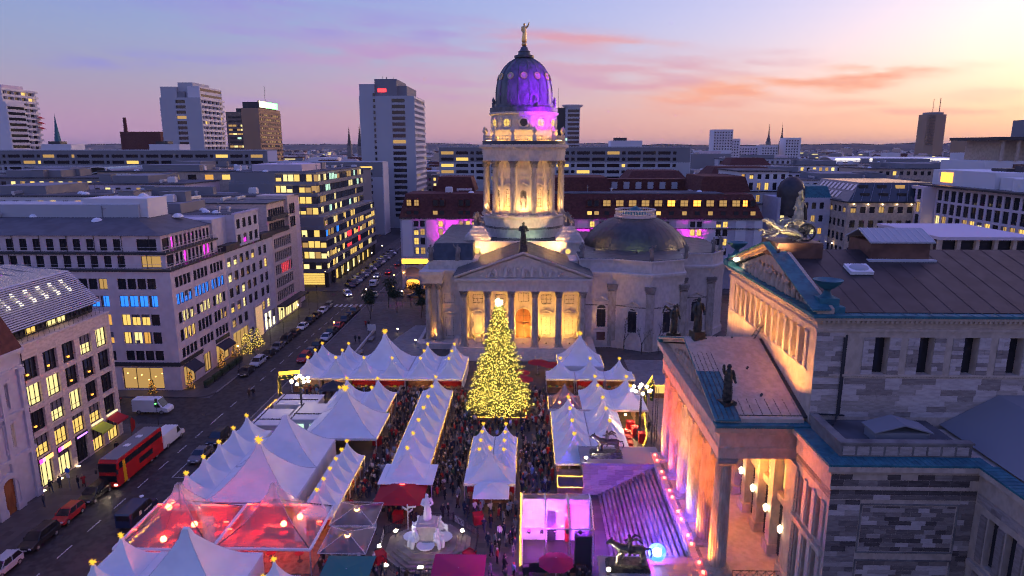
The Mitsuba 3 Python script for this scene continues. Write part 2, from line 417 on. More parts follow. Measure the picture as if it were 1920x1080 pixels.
def rounded(x0, x1, y0, y1, r, corners):
    """Outline with rounded corners: corners is a set out of 'se', 'ne', 'sw', 'nw' (x, then y)."""
    out = []
    for name, cx, cy, a in (('sw', x0 + r, y0 + r, 180), ('se', x1 - r, y0 + r, 270), ('ne', x1 - r, y1 - r, 0), ('nw', x0 + r, y1 - r, 90)):
        if name in corners:
            for k in range(7):
                t = math.radians(a + 15 * k); out.append((cx + r * math.cos(t), cy + r * math.sin(t)))
        else:
            out.append((x0 if 'w' in name else x1, y0 if 's' in name else y1))
    return out


pav = MB()
for x0, x1, y0, y1, c in ((-62.3, -55.6, 20, 97.5, {'ne'}), (-150, -55.6, 109, 181.5, {'se', 'ne'}), (-62.3, -55.6, 197, 320, {'se'}), (-110, -62.3, 94, 97.5, set())):
    pav.poly(rounded(x0, x1, y0, y1, 2.6, c), -.02, .12)
setting('pavement', pav, 'paving')
kerb = MB()
for a, b in ((20, 94.9), (111.6, 178.9), (199.6, 320)):
    kerb.box(-55.6, -55.42, a, b, -.02, .135)
for a, b in ((20, 183.5), (196, 320)):
    kerb.box(-44.78, -44.6, a, b, -.02, .10)
setting('kerb', kerb, 'kerb_stone')
setting('square', MB().box(-44.6, 95, 20, 183.5, -.02, .05), 'paving')
setting('pavement', MB().box(-44.6, 95, 196, 320, -.02, .10), 'paving')
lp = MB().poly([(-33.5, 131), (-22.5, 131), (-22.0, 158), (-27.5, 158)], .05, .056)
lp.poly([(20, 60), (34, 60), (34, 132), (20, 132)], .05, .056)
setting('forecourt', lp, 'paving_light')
# painted lane dashes, and the boxed parking lines by the tents
dash = MB()
y = 55.0
while y < 300:
    if not 96 < y < 108 and not 180 < y < 197:
        dash.box(-50.16, -50.04, y + 5.03 / 2, y + 5.03 / 2 + 2.45, .0, .004)
    y += 5.03
dash.box(-50.16, -50.04, 99.9, 102.4, 0, .004); dash.box(-50.16, -50.04, 104.9, 107.3, 0, .004)
for y in (80.5, 92.5):
    dash.box(-47.2, -44.9, y, y + .1, 0, .004)
dash.box(-47.2, -47.1, 80.6, 92.5, 0, .004)
for k in range(7): dash.box(-54.6 + k * 1.35, -54.0 + k * 1.35, 177.0, 180.0, 0, .004)
setting('lane_marking', dash, 'road_paint')
mh = MB()
for x, y in ((-52.6, 66.5), (-48.6, 79.8), (-53.0, 101.5), (-47.9, 120.2)): mh.lathe([(0.0, .004), (.36, .004), (.36, 0)], 14, (x, y, 0))
setting('manhole_cover', mh, 'metal_dark')
# low stepped walls and ramp strips on the quiet part of the square, left of the cathedral
whole('low_wall', MB().box(-36.6, -36.2, 124, 152, .05, .55), 'stone_pale', 'long low stone kerb wall slanting past the tents on the dark forecourt', 'wall')
for i, (x, y) in enumerate(((-36.0, 133), (-35.9, 143.5))):
    b = thing('stone_bench', ('nearer' if i == 0 else 'farther') + ' dark stone bench beside the low wall left of the cathedral', 'bench')
    part('seat', b, MB().box(x, x + 1.0, y, y + 3.4, .42, .55), 'stone_dark')
    part('base', b, MB().box(x + .15, x + .85, y + .4, y + 3.0, .05, .42), 'stone_dark')

# ------------------------------------------------------------------ far hills and woods
rs = np.random.RandomState(3)
hill = MB()
for dist, hmax, x0, x1, seed in ((9000, 62, -9000, 9500, 1), (6200, 46, 900, 6800, 5), (12500, 118, 4500, 14000, 9)):
    xs = np.linspace(x0, x1, 260)
    n = meshkit.fbm(np.c_[xs / 900.0, xs * 0 + seed, xs * 0], 5, seed=seed)
    n2 = meshkit.fbm(np.c_[xs / 70.0, xs * 0 + seed, xs * 0], 3, seed=seed + 1)
    top = 52 + hmax * np.clip(n - .22, 0, 1) * np.clip((xs - x0) / 1500, 0, 1) * np.clip((x1 - xs) / 1500, 0, 1) * 1.4 + 9 * n2
    rows = [np.c_[xs, xs * 0 + dist - 500, xs * 0 - 1], np.c_[xs, xs * 0 + dist - 200, top * .55], np.c_[xs, xs * 0 + dist, top], np.c_[xs, xs * 0 + dist + 900, xs * 0 - 1]]
    hill.loft(rows, closed=False, caps=False)
setting('hills', hill, 'hill_wood', smooth=True)
# ================================================================== BUILDINGS ALONG THE LEFT SIDE OF THE STREET
def win_part(b, F, u0, u1, z0, z1, p=.3, names=('warm', 'warm_pale', 'warm_dim', 'warm'), **kw):
    window(b, F, u0, u1, z0, z1, glowing=lit(p, names), **kw)


# ---- stone-fronted block with slatted glass roof
b = thing('stone_office_house', 'modern stone-clad house with lit tall windows and a slatted glass roof at left', 'building')
FX = -61.8
F = frame_of((FX, 76.2, 0), (0, 1, 0))
spans = [(.35, 2.8), (3.8, 6.3), (7.35, 9.8), (10.85, 13.3), (14.3, 16.85)]
zr = [(.15, 3.55), (4.35, 7.1), (7.75, 10.5), (11.2, 13.95), (14.6, 17.35)]
m = MB(); facade(m, F, 17.8, 0, 19.0, [(a, c, spans) for a, c in zr], .5)
m.box(-80, FX - .5, 76.2, 94.0, 0, 19.0)
part('wall', b, m, 'stone_travertine')
# stone slabs of the piers and bands, each proud of the wall with open joints
stones = {}
for ri, (za, zb) in enumerate([(0, 3.55), (3.55, 7.1), (7.1, 10.5), (10.5, 13.95), (13.95, 18.9)]):
    edges = [0, .35, 2.8, 3.8, 6.3, 7.35, 9.8, 10.85, 13.3, 14.3, 16.85, 17.8]
    for k in range(0, 11, 2):
        nz = 5
        for j in range(nz):
            h = (zb - za) / nz
            w, z0 = edges[k + 1] - edges[k], za + j * h
            part('stone', b, lambda w=w, h=h: MB().box(.012, w - .012, -.03, 0, .012, h - .012), 'stone_travertine', M=M4(F[0], F[1] + F[0] @ np.array([edges[k], 0, z0])), cache=('slab', round(w, 2), round(h, 2)))
litset = {(3, 1): 0, (4, 0): None, (4, 3): 'warm_pale', (4, 4): 'warm_pale', (3, 0): 'warm_pale', (2, 0): None, (2, 1): 'warm_pale', (2, 2): 'warm_pale', (2, 3): None, (1, 0): 'warm', (1, 1): 'warm', (1, 2): 'warm', (1, 3): 'warm', (1, 4): None, (0, 0): 'warm_pale', (0, 1): 'warm_pale', (0, 2): None, (0, 3): 'warm', (0, 4): 'warm'}
for ri, (a, c) in enumerate(zr):
    for ci, (u0, u1) in enumerate(spans):
        g = litset.get((ri, ci), None) or (None if (ri, ci) in ((4, 0), (4, 1), (4, 2), (2, 0), (2, 3), (2, 4), (1, 4), (0, 2)) else ('warm_pale' if ri in (3,) and ci == 1 else None))
        w = window(b, F, u0, u1, a, c, glowing=g, nx=3, back=.34, t=.09)
        if 0 < ri:
            part('rail', w, MB().bar((FX + .03, 76.2 + u0, a + .95), (FX + .03, 76.2 + u1, a + .95), .03), 'metal_dark')
        if g is None and ri > 0 and ci < 4:
            part('table_lamp', w, lambda: MB().lathe([(0, 0), (.16, .05), (.2, .2), (.08, .3), (0, .3)], 7), 'frame_dark', emit='orange', M=M4(t=(FX - .31, 76.2 + u0 + .9 + .25 * ci, a + .5)), cache='table_lamp')
for ci, (u0, u1) in enumerate(spans):
    if ci < 2:
        m = MB(); fbox(m, F, u0, u1, -.22, -.04, 3.62, 4.22); s = part('shop_sign', b, m, 'frame_dark', label='glowing pink and orange shop fascia')
        for a_, c_, e_ in ((0, .22, 'pink'), (.22, .42, 'rose'), (.42, 1, 'orange')): m = MB(); fbox(m, F, u0 + a_ * 2.45, u0 + c_ * 2.45, -.25, -.222, 3.64, 4.2); part('light_panel', s, m, 'frame_white', emit=e_)
    if ci == 2:
        m = MB(); fbox(m, F, u0, u1, -.22, -.04, 3.62, 4.22); s = part('shop_sign', b, m, 'frame_dark', label='violet fascia with a white light strip')
        m = MB(); fbox(m, F, u0 + .2, u1 - .2, -.26, -.225, 3.8, 4.05); part('light_strip', s, m, 'frame_white', emit='violet')
for u0, u1, c, nm in ((10.7, 13.5, 'cloth_lime', 'lime green awning'), (14.2, 17.0, 'cloth_red', 'red awning')):
    m = MB(); R, O = F
    P = lambda u, d, z: O + R @ np.array([u, -d, z])
    m.add([P(u0, .05, 3.9), P(u1, .05, 3.9), P(u1, 1.6, 3.25), P(u0, 1.6, 3.25), P(u0, 1.6, 3.0), P(u1, 1.6, 3.0)], [[0, 1, 2, 3], [3, 2, 5, 4]])
    aw = part('awning', b, m, c, label=nm)
    m = MB(); fbox(m, F, u0 + .2, u1 - .2, -.25, -.05, 4.2, 4.42); part('light_strip', aw, m, 'frame_white', emit='warm_pale')
for u in (.1, 3.3, 6.8): part('uplight', b, MB().box(FX + .15, FX + .5, 76.2 + u - .15, 76.2 + u + .25, .12, .16), 'metal_dark', emit='lamp')
m = MB(); m.box(-80, FX + .12, 76.1, 94.1, 19.0, 19.28); part('cornice', b, m, 'stone_travertine')
# terrace set back, attic glass front behind slats; slats run along the street on a raked frame
m = MB(); m.box(-80, -64.0, 76.4, 93.8, 19.28, 21.5); part('attic', b, m, 'metal_dark')
FA = frame_of((-63.98, 76.4, 0), (0, 1, 0))
for k in range(9):
    window(b, FA, .3 + 1.9 * k, 2.0 + 1.9 * k, 19.5, 21.4, glowing='warm_pale' if k in (0, 4, 5) else lit(.2), nx=2, back=-.12, name='attic_window')
m = MB()
for k in range(19): m.bar((-62.2, 76.6 + k * .95, 19.28), (-62.2, 76.6 + k * .95, 20.25), .025)
m.bar((-62.2, 76.4, 20.27), (-62.2, 93.8, 20.27), .04); part('railing', b, m, 'metal_dark')
A, B_ = np.array((-62.5, 0, 21.0)), np.array((-66.6, 0, 25.4))
m = MB()
for y in np.linspace(76.6, 93.4, 7):
    m.bar((A[0] - .25, y, A[2] - .15), (B_[0] - .25, y, B_[2] - .15), .07); m.bar((B_[0] - .25, y, B_[2] - .15), (-74, y, 26.4), .07)
part('roof_frame', b, m, 'metal_grey')
part('roof_glazing', b, MB().quad((A[0] - .5, 76.5, A[2] - .4), (A[0] - .5, 93.5, A[2] - .4), (B_[0] - .5, 93.5, B_[2] - .4), (B_[0] - .5, 76.5, B_[2] - .4)), 'panel_glass')
for k in range(20):
    t = k / 19; c = A * (1 - t) + B_ * t
    trim = .25 * t * 4.2
    part('slat', b, lambda: MB().obox((0, 0, 0), .11, 8.6, .02, 0, roty(.35)), 'aluminium', M=M4(t=(c[0], 85.1, c[2])), cache='slat_a2')
part('roof_glazing', b, MB().box(-76, -66.9, 76.6, 93.4, 25.2, 25.28), 'panel_glass')
for k in range(30):
    part('slat', b, lambda: MB().obox((0, 0, 0), .07, 8.6, .03), 'aluminium', M=M4(t=(-66.9 - k * .3, 85.1, 25.45 + k * .03)), cache='slat_a2b')
for k in range(7):
    m = MB()
    y0 = 77.4 + k * 2.3
    for j in range(6):
        t = .52 + j * .065
        c = A * (1 - t) + B_ * t
        m.obox((c[0] - .36, y0 + .18 * (j % 2), c[2] - .28), .10, .32, .03, 0, roty(.82))
    part('roof_lamp', b, m, 'frame_white', emit='white')

# ---- ornate older house at the far left edge
b = thing('ornate_house', 'old ornate stone house with an arched portal at the left edge', 'building')
F = frame_of((-61.5, 52, 0), (0, 1, 0))
hs = [(9.0, 10.4), (12.6, 14.0), (16.3, 17.7), (19.9, 21.3)]
m = MB(); facade(m, F, 24.1, 0, 18.6, [(1.0, 4.6, hs[:3]), (7.6, 10.6, hs), (12.6, 15.6, hs)], .5); m.box(-80, -62.0, 52, 76.1, 0, 18.6)
part('wall', b, m, 'plaster_lilac')
for z0, z1, d in ((18.6, 19.0, .35), (19.0, 19.35, .6), (16.9, 17.2, .2), (11.6, 11.9, .25), (6.2, 6.7, .3)):
    part('cornice', b, MB().box(-61.5, -61.5 + d, 52, 76.1, z0, z1), 'plaster_lilac')
for za, zb in ((7.6, 10.6), (12.6, 15.6)):
    for u0, u1 in hs:
        w = window(b, F, u0, u1, za, zb, glowing='warm' if za < 8 else lit(.4), nx=2, nz=3, frame='frame_white')
        m = MB(); fbox(m, F, u0 - .22, u0 - .003, -.1, .003, za - .1, zb + .2); fbox(m, F, u1 + .003, u1 + .22, -.1, .003, za - .1, zb + .2); fbox(m, F, u0 - .35, u1 + .35, -.2, .003, zb + .2, zb + .45); fbox(m, F, u0 - .3, u1 + .3, -.2, .003, za - .3, za - .1)
        part('surround', w, m, 'plaster_lilac')
for y in (65.6, 69.8, 72.2, 75.4):
    m = MB().box(-61.5, -61.2, y - .35, y + .35, .1, 16.9); m.box(-61.5, -61.1, y - .45, y + .45, .1, 1.0); m.box(-61.5, -61.08, y - .45, y + .45, 16.0, 16.85)
    part('pilaster', b, m, 'plaster_lilac')
m = MB()
ph = np.linspace(0, np.pi, 15)
arch = lambda r, x: np.c_[np.full(15, x), 71.0 + r * np.cos(ph), 3.2 + r * np.sin(ph)]
for k in range(14):
    o, i_ = arch(2.0, -61.1), arch(1.35, -61.1); o2, i2 = arch(2.0, -61.48), arch(1.35, -61.48)
    m.loft([[i_[k], o[k], o2[k], i2[k]], [i_[k + 1], o[k + 1], o2[k + 1], i2[k + 1]]])
m.box(-61.48, -61.1, 72.35, 73.0, .1, 3.2); m.box(-61.48, -61.1, 69.0, 69.65, .1, 3.2)
part('portal', b, m, 'plaster_lilac')
m = MB().box(-61.47, -61.40, 69.7, 72.3, .1, 3.2); m.add(np.vstack([arch(1.3, -61.4), [(-61.4, 71, 3.2)]]), [[k, k + 1, 15] for k in range(14)])
d = part('door', b, m, 'wood_door')
part('roof', b, MB().loft([[(-61.0, 52, 19.35), (-61.0, 75.9, 19.35), (-63.2, 75.9, 23.5), (-63.2, 52, 23.5)], [(-80, 52, 19.35), (-80, 75.9, 19.35), (-78, 75.9, 23.5), (-78, 52, 23.5)]]), 'roof_tile')
part('drainpipe', b, MB().bar((-61.35, 75.95, .2), (-61.35, 75.95, 18.6), .07, 6), 'metal_dark')

# ---- corner block with blue-lit floor
b = thing('corner_office_block', 'pale corner office block with one floor of blue-lit windows and dark terraces', 'building')
XN, XE, Y0 = -62.0, -62.0, 112.3
FN = frame_of((-112, Y0, 0), (1, 0, 0)); FE = frame_of((XE, Y0, 0), (0, 1, 0))
rowsz = [(5.69, 7.48), (8.76, 10.92), (12.1, 14.14), (15.49, 17.51), (18.65, 20.55)]
groups = []
u = 50 - 2.6
while u > 6:
    groups.append([(u - 1.75 * (k + 1) + .12, u - 1.75 * k - .12) for k in range(4)]); u -= 8.6
wn = sorted(w for g in groups for w in g)
ge = [[(1.35 + g * 6.6 + k * 1.42, 1.35 + g * 6.6 + k * 1.42 + 1.18) for k in range(4)] for g in range(3)]
we = sorted(w for g in ge for w in g)
shopsN = [(50 - 10.6, 50 - 3.2), (50 - 19, 50 - 12)]
shopsE = [(1.2, 5.2), (8.6, 11.6), (14.0, 19.6)]
m = MB()
facade(m, FN, 50 - .32, 0, 21.8, [(.3, 4.35, shopsN)] + [(a, c, wn) for a, c in rowsz], .32)
facade(m, FE, 21.2, 0, 21.8, [(.3, 4.0, shopsE)] + [(a, c, we) for a, c in rowsz], .32)
m.box(-112, XE - .32, Y0 + .32, 133.4, 0, 21.8)
part('wall', b, m, 'plaster_rose')
for a, c in rowsz:
    for i, (u0, u1) in enumerate(wn):
        if u1 < 26: continue
        ri = rowsz.index((a, c))
        g = 'blue' if ri == 3 else (lit(.55) if ri in (1, 2) else lit(.05))
        window(b, FN, u0, u1, a, c, glowing=g, nx=2, back=.18)
    for i, (u0, u1) in enumerate(we):
        ri = rowsz.index((a, c))
        g = 'blue' if ri == 3 else (('warm_pale' if i % 4 != 0 else None) if ri == 2 and rnd.random() < .8 else ('warm' if ri == 1 and i in (1, 2, 3) else lit(.03)))
        window(b, FE, u0, u1, a, c, glowing=g, nx=2, back=.18)
for F, sh in ((FN, shopsN), (FE, shopsE)):
    for u0, u1 in sh:
        window(b, F, u0, u1, .3, 4.35 if F is FN else 4.0, glowing='warm_dim', nx=3, back=.22, t=.12, name='shop_window')
m = MB(); fbox(m, FN, 20, 50.12, -.14, 0, 4.6, 5.35); fbox(m, FE, -.1, 8.6, -.14, 0, 4.6, 5.35); fbox(m, FE, 14, 20, -.14, 0, 4.6, 5.35)
part('fascia', b, m, 'metal_dark')
for k in range(14):     # lit cafe lamps behind the big shop panes
    part('cafe_lamp', b, lambda: MB().lathe([(0, 0), (.12, .1), (0, .2)], 6), 'frame_dark', emit='lamp_orange', M=M4(t=(-112 + 31.5 + k * 1.25, Y0 + .17, 1.9 + (k * 7 % 5) * .3)), cache='cafe_lamp')
part('awning', b, MB().add([(-61.95, 113.4, 4.5), (-61.95, 117.6, 4.5), (-60.2, 117.6, 3.3), (-60.2, 113.4, 3.3), (-60.2, 117.6, 3.0), (-60.2, 113.4, 3.0)], [[0, 1, 2, 3], [3, 2, 4, 5]]), 'cloth_dark')
part('awning', b, MB().add([(-61.95, 126.3, 4.3), (-61.95, 132, 4.3), (-60.5, 132, 3.3), (-60.5, 126.3, 3.3), (-60.5, 132, 3.0), (-60.5, 126.3, 3.0)], [[0, 1, 2, 3], [3, 2, 4, 5]]), 'cloth_dark')
# two set-back terrace storeys
for lv, (z0, z1, back) in enumerate(((21.8, 24.6, 1.3), (24.6, 27.8, 2.5))):
    part('terrace_edge', b, MB().box(-112, XE + .25 - back + 1.3, Y0 - .2 + back - 1.3, 133.4, z0, z0 + .35), 'metal_dark')
    m = MB(); Fn = frame_of((-112, Y0 + back, 0), (1, 0, 0)); Fe = frame_of((XE - back, Y0 + back, 0), (0, 1, 0))
    wn2 = [(50 - back - 4.3, 50 - back - .8)] + [(50 - back - 8.5 - 2.4 * k, 50 - back - 7.2 - 2.4 * k) for k in range(12)]
    we2 = [(.5, 2.8)] + [(3.5 + 1.5 * k, 4.5 + 1.5 * k) for k in range(10)]
    facade(m, Fn, 50 - back - .3, z0 + .35, z1, [(z0 + .5, z0 + 2.55, sorted(wn2))], .3)
    facade(m, Fe, 21 - back, z0 + .35, z1, [(z0 + .5, z0 + 2.55, we2)], .3)
    m.box(-112, XE - back - .3, Y0 + back + .3, 133.3, z0, z1)
    part('terrace_wall', b, m, 'plaster_rose')
    for k, (u0, u1) in enumerate(wn2): window(b, Fn, u0, u1, z0 + .5, z0 + 2.55, glowing='warm_dim' if (lv, k) == (0, 0) else None, nx=2, back=.16, name='terrace_window')
    for k, (u0, u1) in enumerate(we2): window(b, Fe, u0, u1, z0 + .5, z0 + 2.55, glowing='pink' if (lv, k) in ((1, 1), (0, 3), (0, 8), (0, 9)) else None, nx=1, back=.16, name='terrace_window')
    m = MB()
    for k in range(16): m.bar((XE - back + 1.35, Y0 + back - 1.2 + k * 1.3, z0 + .35), (XE - back + 1.35, Y0 + back - 1.2 + k * 1.3, z0 + 1.3), .03)
    m.bar((XE - back + 1.35, Y0 + back - 1.2, z0 + 1.32), (XE - back + 1.35, 132.8, z0 + 1.32), .045); m.bar((-112, Y0 + back - 1.35, z0 + 1.25), (XE - back + 1.35, Y0 + back - 1.35, z0 + 1.25), .035)
    part('railing', b, m, 'aluminium')
    for k in range(9):
        part('downpipe', b, lambda: MB().bar((0, 0, 0), (0, 0, 2.9), .06, 5), 'metal_dark', M=M4(t=(-66.5 - k * 4.9, Y0 + back - .12, z0 + .3)), cache='downpipe')
rf = MB()
rf.loft([[(XE - 2.0, Y0 + 2.0, 27.8), (XE - 2.0, 133.3, 27.8), (-73.0, 133.3, 29.9), (-73.0, Y0 + 10.5, 29.9)], [(-112, Y0 + 2.0, 27.8), (-112, 133.3, 27.8), (-112, 133.3, 29.9), (-112, Y0 + 10.5, 29.9)]])
part('roof', b, rf, 'roof_grey')
part('roof_house', b, MB().box(-112, -74, Y0 + 13, 133, 29.0, 32.3), 'panel_blue')
part('roof_house', b, MB().box(-85, -72.5, 126, 133, 29.0, 33.4), 'panel_white')
for x, y, z in ((-80, 122, 29.4), (-76, 131, 33.3), (-69.5, 131, 29.4)):
    part('skylight_dome', b, lambda: MB().lathe([(0, .8), (.55, .65), (.95, .3), (1.05, 0)], 12), 'white_gloss', smooth=True, M=M4(t=(x, y, z)), cache='skydome')

clutter(b, -108, -70, Y0 + 12, 131, 29.92, 12)
# ---- grey-lilac narrow fronts
b = thing('lilac_office_front', 'grey lilac office house with square windows and a tall lit doorway', 'building')
F = frame_of((-62.0, 133.42, 0), (0, 1, 0))
cols = [(1.0 + k * 3.05, 2.75 + k * 3.05) for k in range(5)] + [(17.2, 18.9), (20.2, 21.9)]
rz = [(5.5 + 3.25 * k, 7.5 + 3.25 * k) for k in range(5)]
m = MB(); facade(m, F, 25.8, 0, 21.8, [(a, c, cols if a > 7 else cols[:3] + cols[5:]) for a, c in rz] + [(.3, 4.4, [(.8, 8.6), (18, 19.9), (20.4, 22.3), (22.8, 24.8)])], .3)
m.box(-112, -62.3, 133.42, 159.2, 0, 21.8)
F2 = frame_of((-62.0, 139.5, 0), (0, 1, 0)); c2 = [(.8 + 3.05 * k, 2.5 + 3.05 * k) for k in range(4)]
facade(m, F2, 12.4, 21.8, 29.0, [(22.6, 24.6, c2), (25.9, 27.9, c2)], .3); m.box(-112, -62.3, 139.5, 151.9, 21.8, 29.0); m.box(-112, -64.0, 133.42, 139.5, 21.8, 28.6)
part('wall', b, m, 'plaster_lilac')
for a, c in rz:
    for u0, u1 in (cols if a > 7 else cols[:3] + cols[5:]): window(b, F, u0, u1, a, c, glowing=lit(.5, ('warm_pale', 'warm', 'warm_dim')) if a < 12 or a > 18 else lit(.2), nx=1, nz=3, back=.16)
for a, c in ((22.6, 24.6), (25.9, 27.9)):
    for k, (u0, u1) in enumerate(c2): window(b, F2, u0, u1, a, c, glowing='pink' if (a < 23 and k == 1) else None, nx=2, back=.16)
window(b, F, .8, 8.6, .3, 4.4, glowing='warm_dim', nx=4, name='shop_window')
for u in (18, 20.4, 22.8): window(b, F, u, u + 1.9, .3, 4.4, glowing='white', nx=1, nz=2, name='shop_window')
d = part('doorway', b, MB().box(-61.99, -61.75, 145.4, 149.9, .13, 7.6), 'stone_travertine')
part('recess', d, MB().box(-61.745, -61.72, 145.75, 149.55, .13, 7.2), 'stone_travertine', emit='warm_dim')
part('ledge', b, MB().box(-63.2, -61.7, 133.42, 159.2, 21.8, 22.1), 'metal_dark')
m = MB()
for k in range(20): m.box(-62.6, -61.5, 139.6 + k * .62, 139.8 + k * .62, 29.0, 29.3)
part('eaves', b, m, 'panel_pink')
part('roof', b, MB().box(-112, -62.6, 139.5, 151.9, 29.0, 29.12), 'roof_flat')
part('roof_house', b, MB().box(-95, -74, 141, 152, 29.1, 31.2), 'panel_grey')
clutter(b, -73, -64, 140, 151, 29.12, 6); clutter(b, -94, -75, 142, 151, 31.2, 5)
m = MB()
for y0 in (133.6, 152.2): m.box(-63.4, -61.6, y0, y0 + 6.6, 22.1, 23.2)
part('balcony', b, m, 'metal_dark')

# ---- stone-faced house with dark ribbon windows
b = thing('striped_stone_house', 'warm stone house with dark upright window bands and a corner turret', 'building')
F = frame_of((-62.0, 159.25, 0), (0, 1, 0))
rz = [(5.2 + 3.3 * k, 7.7 + 3.3 * k) for k in range(5)]
strip = [(1.2 + k * 1.32, 2.3 + k * 1.32) for k in range(9)]
m = MB(); facade(m, F, 17.6, 0, 22.0, [(a, c, strip) for a, c in rz] + [(.3, 3.9, [(1, 5.4), (6, 10.4), (11, 15.4)])], .4); m.box(-112, -62.4, 159.25, 176.85, 0, 22.0)
m.box(-112, -62.8, 159.25, 171.3, 22.0, 29.6); m.box(-70, -61.95, 171.3, 176.85, 22.0, 30.8)
part('wall', b, m, 'stone_travertine')
for a, c in rz:
    for u0, u1 in strip: window(b, F, u0, u1, a, c, glowing='red' if (a > 11 and a < 12 and 5 < u0 < 11) else lit(.06), nx=1, back=.3)
for k in range(3): window(b, F, 1 + 5 * k, 5.4 + 5 * k, .3, 3.9, glowing='warm_pale', nx=3, name='shop_window')
for z in (22.6, 26.0):
    Ft = frame_of((-62.8, 159.25, 0), (0, 1, 0))
    for k in range(7): window(b, Ft, 1 + k * 1.5, 1.9 + k * 1.5, z, z + 2.2, nx=1, back=-.1, name='terrace_window')
    part('balcony', b, MB().box(-62.8, -61.8, 159.3, 171.2, z - .5, z + .45), 'metal_dark')
    Ft = frame_of((-61.95, 171.3, 0), (0, 1, 0))
    for k in range(3): window(b, Ft, 1.2 + k * 1.3, 1.9 + k * 1.3, z, z + 2.6, nx=1, back=-.1, name='turret_window')
part('canopy', b, MB().box(-62, -59.6, 159.4, 176.6, 4.1, 4.5), 'metal_dark')
part('roof', b, MB().box(-112, -62.4, 159.0, 171.3, 29.6, 29.9), 'roof_grey')
clutter(b, -110, -66, 160, 170, 29.9, 12)

# ---- glass office building beyond the crossing
b = thing('glass_office_building', 'stepped glass office building with bright yellow floors past the crossing', 'building')
FN = frame_of((-92, 202.5, 0), (1, 0, 0)); FE = frame_of((-62.0, 202.5, 0), (0, 1, 0))
m = MB()
for k in range(9):
    z = 5.2 + 3.35 * k
    x1, y0 = (-62, 202.5) if k < 5 else (-64.5, 204.5 if k < 8 else 206)
    L = 68 if k < 5 else 60
    m.box(-92, x1 - .6, y0 + .6, 202.5 + L, z, z + 3.35)
    m.box(-92.1, x1 + .12, y0 - .12, 202.5 + L, z - .55, z + .55)
m.box(-92, -63.5, 206.5, 270, 0, 4.7)
part('wall', b, m, 'panel_grey')
for k in range(10): part('column', b, MB().box(-63.2, -62.2, 203 + k * 7.2, 204 + k * 7.2, 0.1, 4.7), 'metal_dark')
for k in range(9):
    z = 5.2 + 3.35 * k
    x1, y0 = (-62, 202.5) if k < 5 else (-64.5, 204.5 if k < 8 else 206)
    Fn = frame_of((-92, y0 + .3, 0), (1, 0, 0)); Fe = frame_of((x1 - .3, y0, 0), (0, 1, 0))
    if k != 4:
        for j in range(7):
            window(b, Fn, (x1 + 92) - 1.9 * (j + 1) + .05, (x1 + 92) - 1.9 * j - .05, z + .6, z + 2.75, glowing=lit(.8, ('warm', 'warm', 'warm_pale', 'warm_dim')), nx=1, back=-.05, pane='panel_glass')
    for j in range(22 if k < 5 else 19):
        g = lit(.42, ('warm', 'warm_pale', 'warm_dim', 'warm')) if k < 5 else lit(.30, ('warm_pale', 'cool', 'warm_dim'))
        if (k, j) in ((3, 0), (3, 4)): g = 'blue'
        if k in (1, 2) and j in (8, 9, 13): g = 'red'
        window(b, Fe, .4 + 3.05 * j, 3.3 + 3.05 * j, z + .65, z + 2.7, glowing=g, nx=2, back=-.05, pane='panel_glass')
part('lobby', b, MB().box(-72.5, -64.4, 206.35, 206.45, .2, 4.6), 'frame_dark', emit='warm')
m = MB()
for k in range(7): m.box(-72.6, -64.3, 206.2, 206.33, .7 + k * .62, .8 + k * .62)
part('lobby_bars', b, m, 'metal_dark')
part('roof_house', b, MB().box(-88, -72, 214, 240, 35.3, 37.6), 'panel_pink')
part('roof', b, MB().box(-91, -65, 207, 262, 35.3, 35.5), 'roof_flat'); clutter(b, -90, -66, 208, 260, 35.5, 16)
for k in range(12): part('shop_light', b, MB().box(-63.45, -63.3, 212 + k * 4.3, 214.6 + k * 4.3, .4, 3.2), 'frame_dark', emit='warm' if k % 2 else 'warm_pale')
# ================================================================== THE CITY BEHIND
def slab(label, x0, x1, y, ztop, lift, pat, mats=('panel_blue', 'panel_grey'), base=0):
    b = thing('apartment_slab', label, 'building')
    F = frame_of((x0, y, 0), (1, 0, 0)); L = x1 - x0
    zs = [ztop - 1.1 - 3.0 * (k + 1) for k in range(7)]
    wins = []; u = .8; k = 0
    while u < L - 6.4:
        w = pat[k % len(pat)]
        wins.append((u, u + w)); u += w + 1.1; k += 1
    m, m2 = MB(), MB()
    facade(m2, F, L, ztop - 7.1, ztop, [(z + .75, z + 2.25, wins) for z in zs[:2]], .8)
    facade(m, F, L, base, ztop - 7.1, [(z + .75, z + 2.25, wins) for z in zs[2:] if z > base], .8)
    m.box(x0, x1, y + .8, y + 13, base, ztop - .02)
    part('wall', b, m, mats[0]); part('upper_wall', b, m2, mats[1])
    for i, z in enumerate(zs[:5]):
        for u0, u1 in wins:
            narrow = u1 - u0 < 3
            window(b, F, u0, u1, z + .75, z + 2.25, glowing=lit(.09 if not narrow else .12, ('warm', 'warm_dim')), bare=True, back=.5)
    part('roof_edge', b, MB().box(x0 - .2, x1 + .2, y - .25, y + 13.2, ztop, ztop + .45), 'panel_blue')
    for lx in lift:
        t = part('lift_house', b, MB().box(lx, lx + 15, y + .4, y + 11, ztop + .45, ztop + 3.2), 'panel_white')
        part('vent', t, MB().box(lx + 2, lx + 8, y + 3, y + 8, ztop + 3.2, ztop + 4.6), 'metal_dark')
    part('end_wall', b, MB().box(x1, x1 + .3, y + .2, y + 12.8, base, ztop - .1), 'panel_white')
    return b


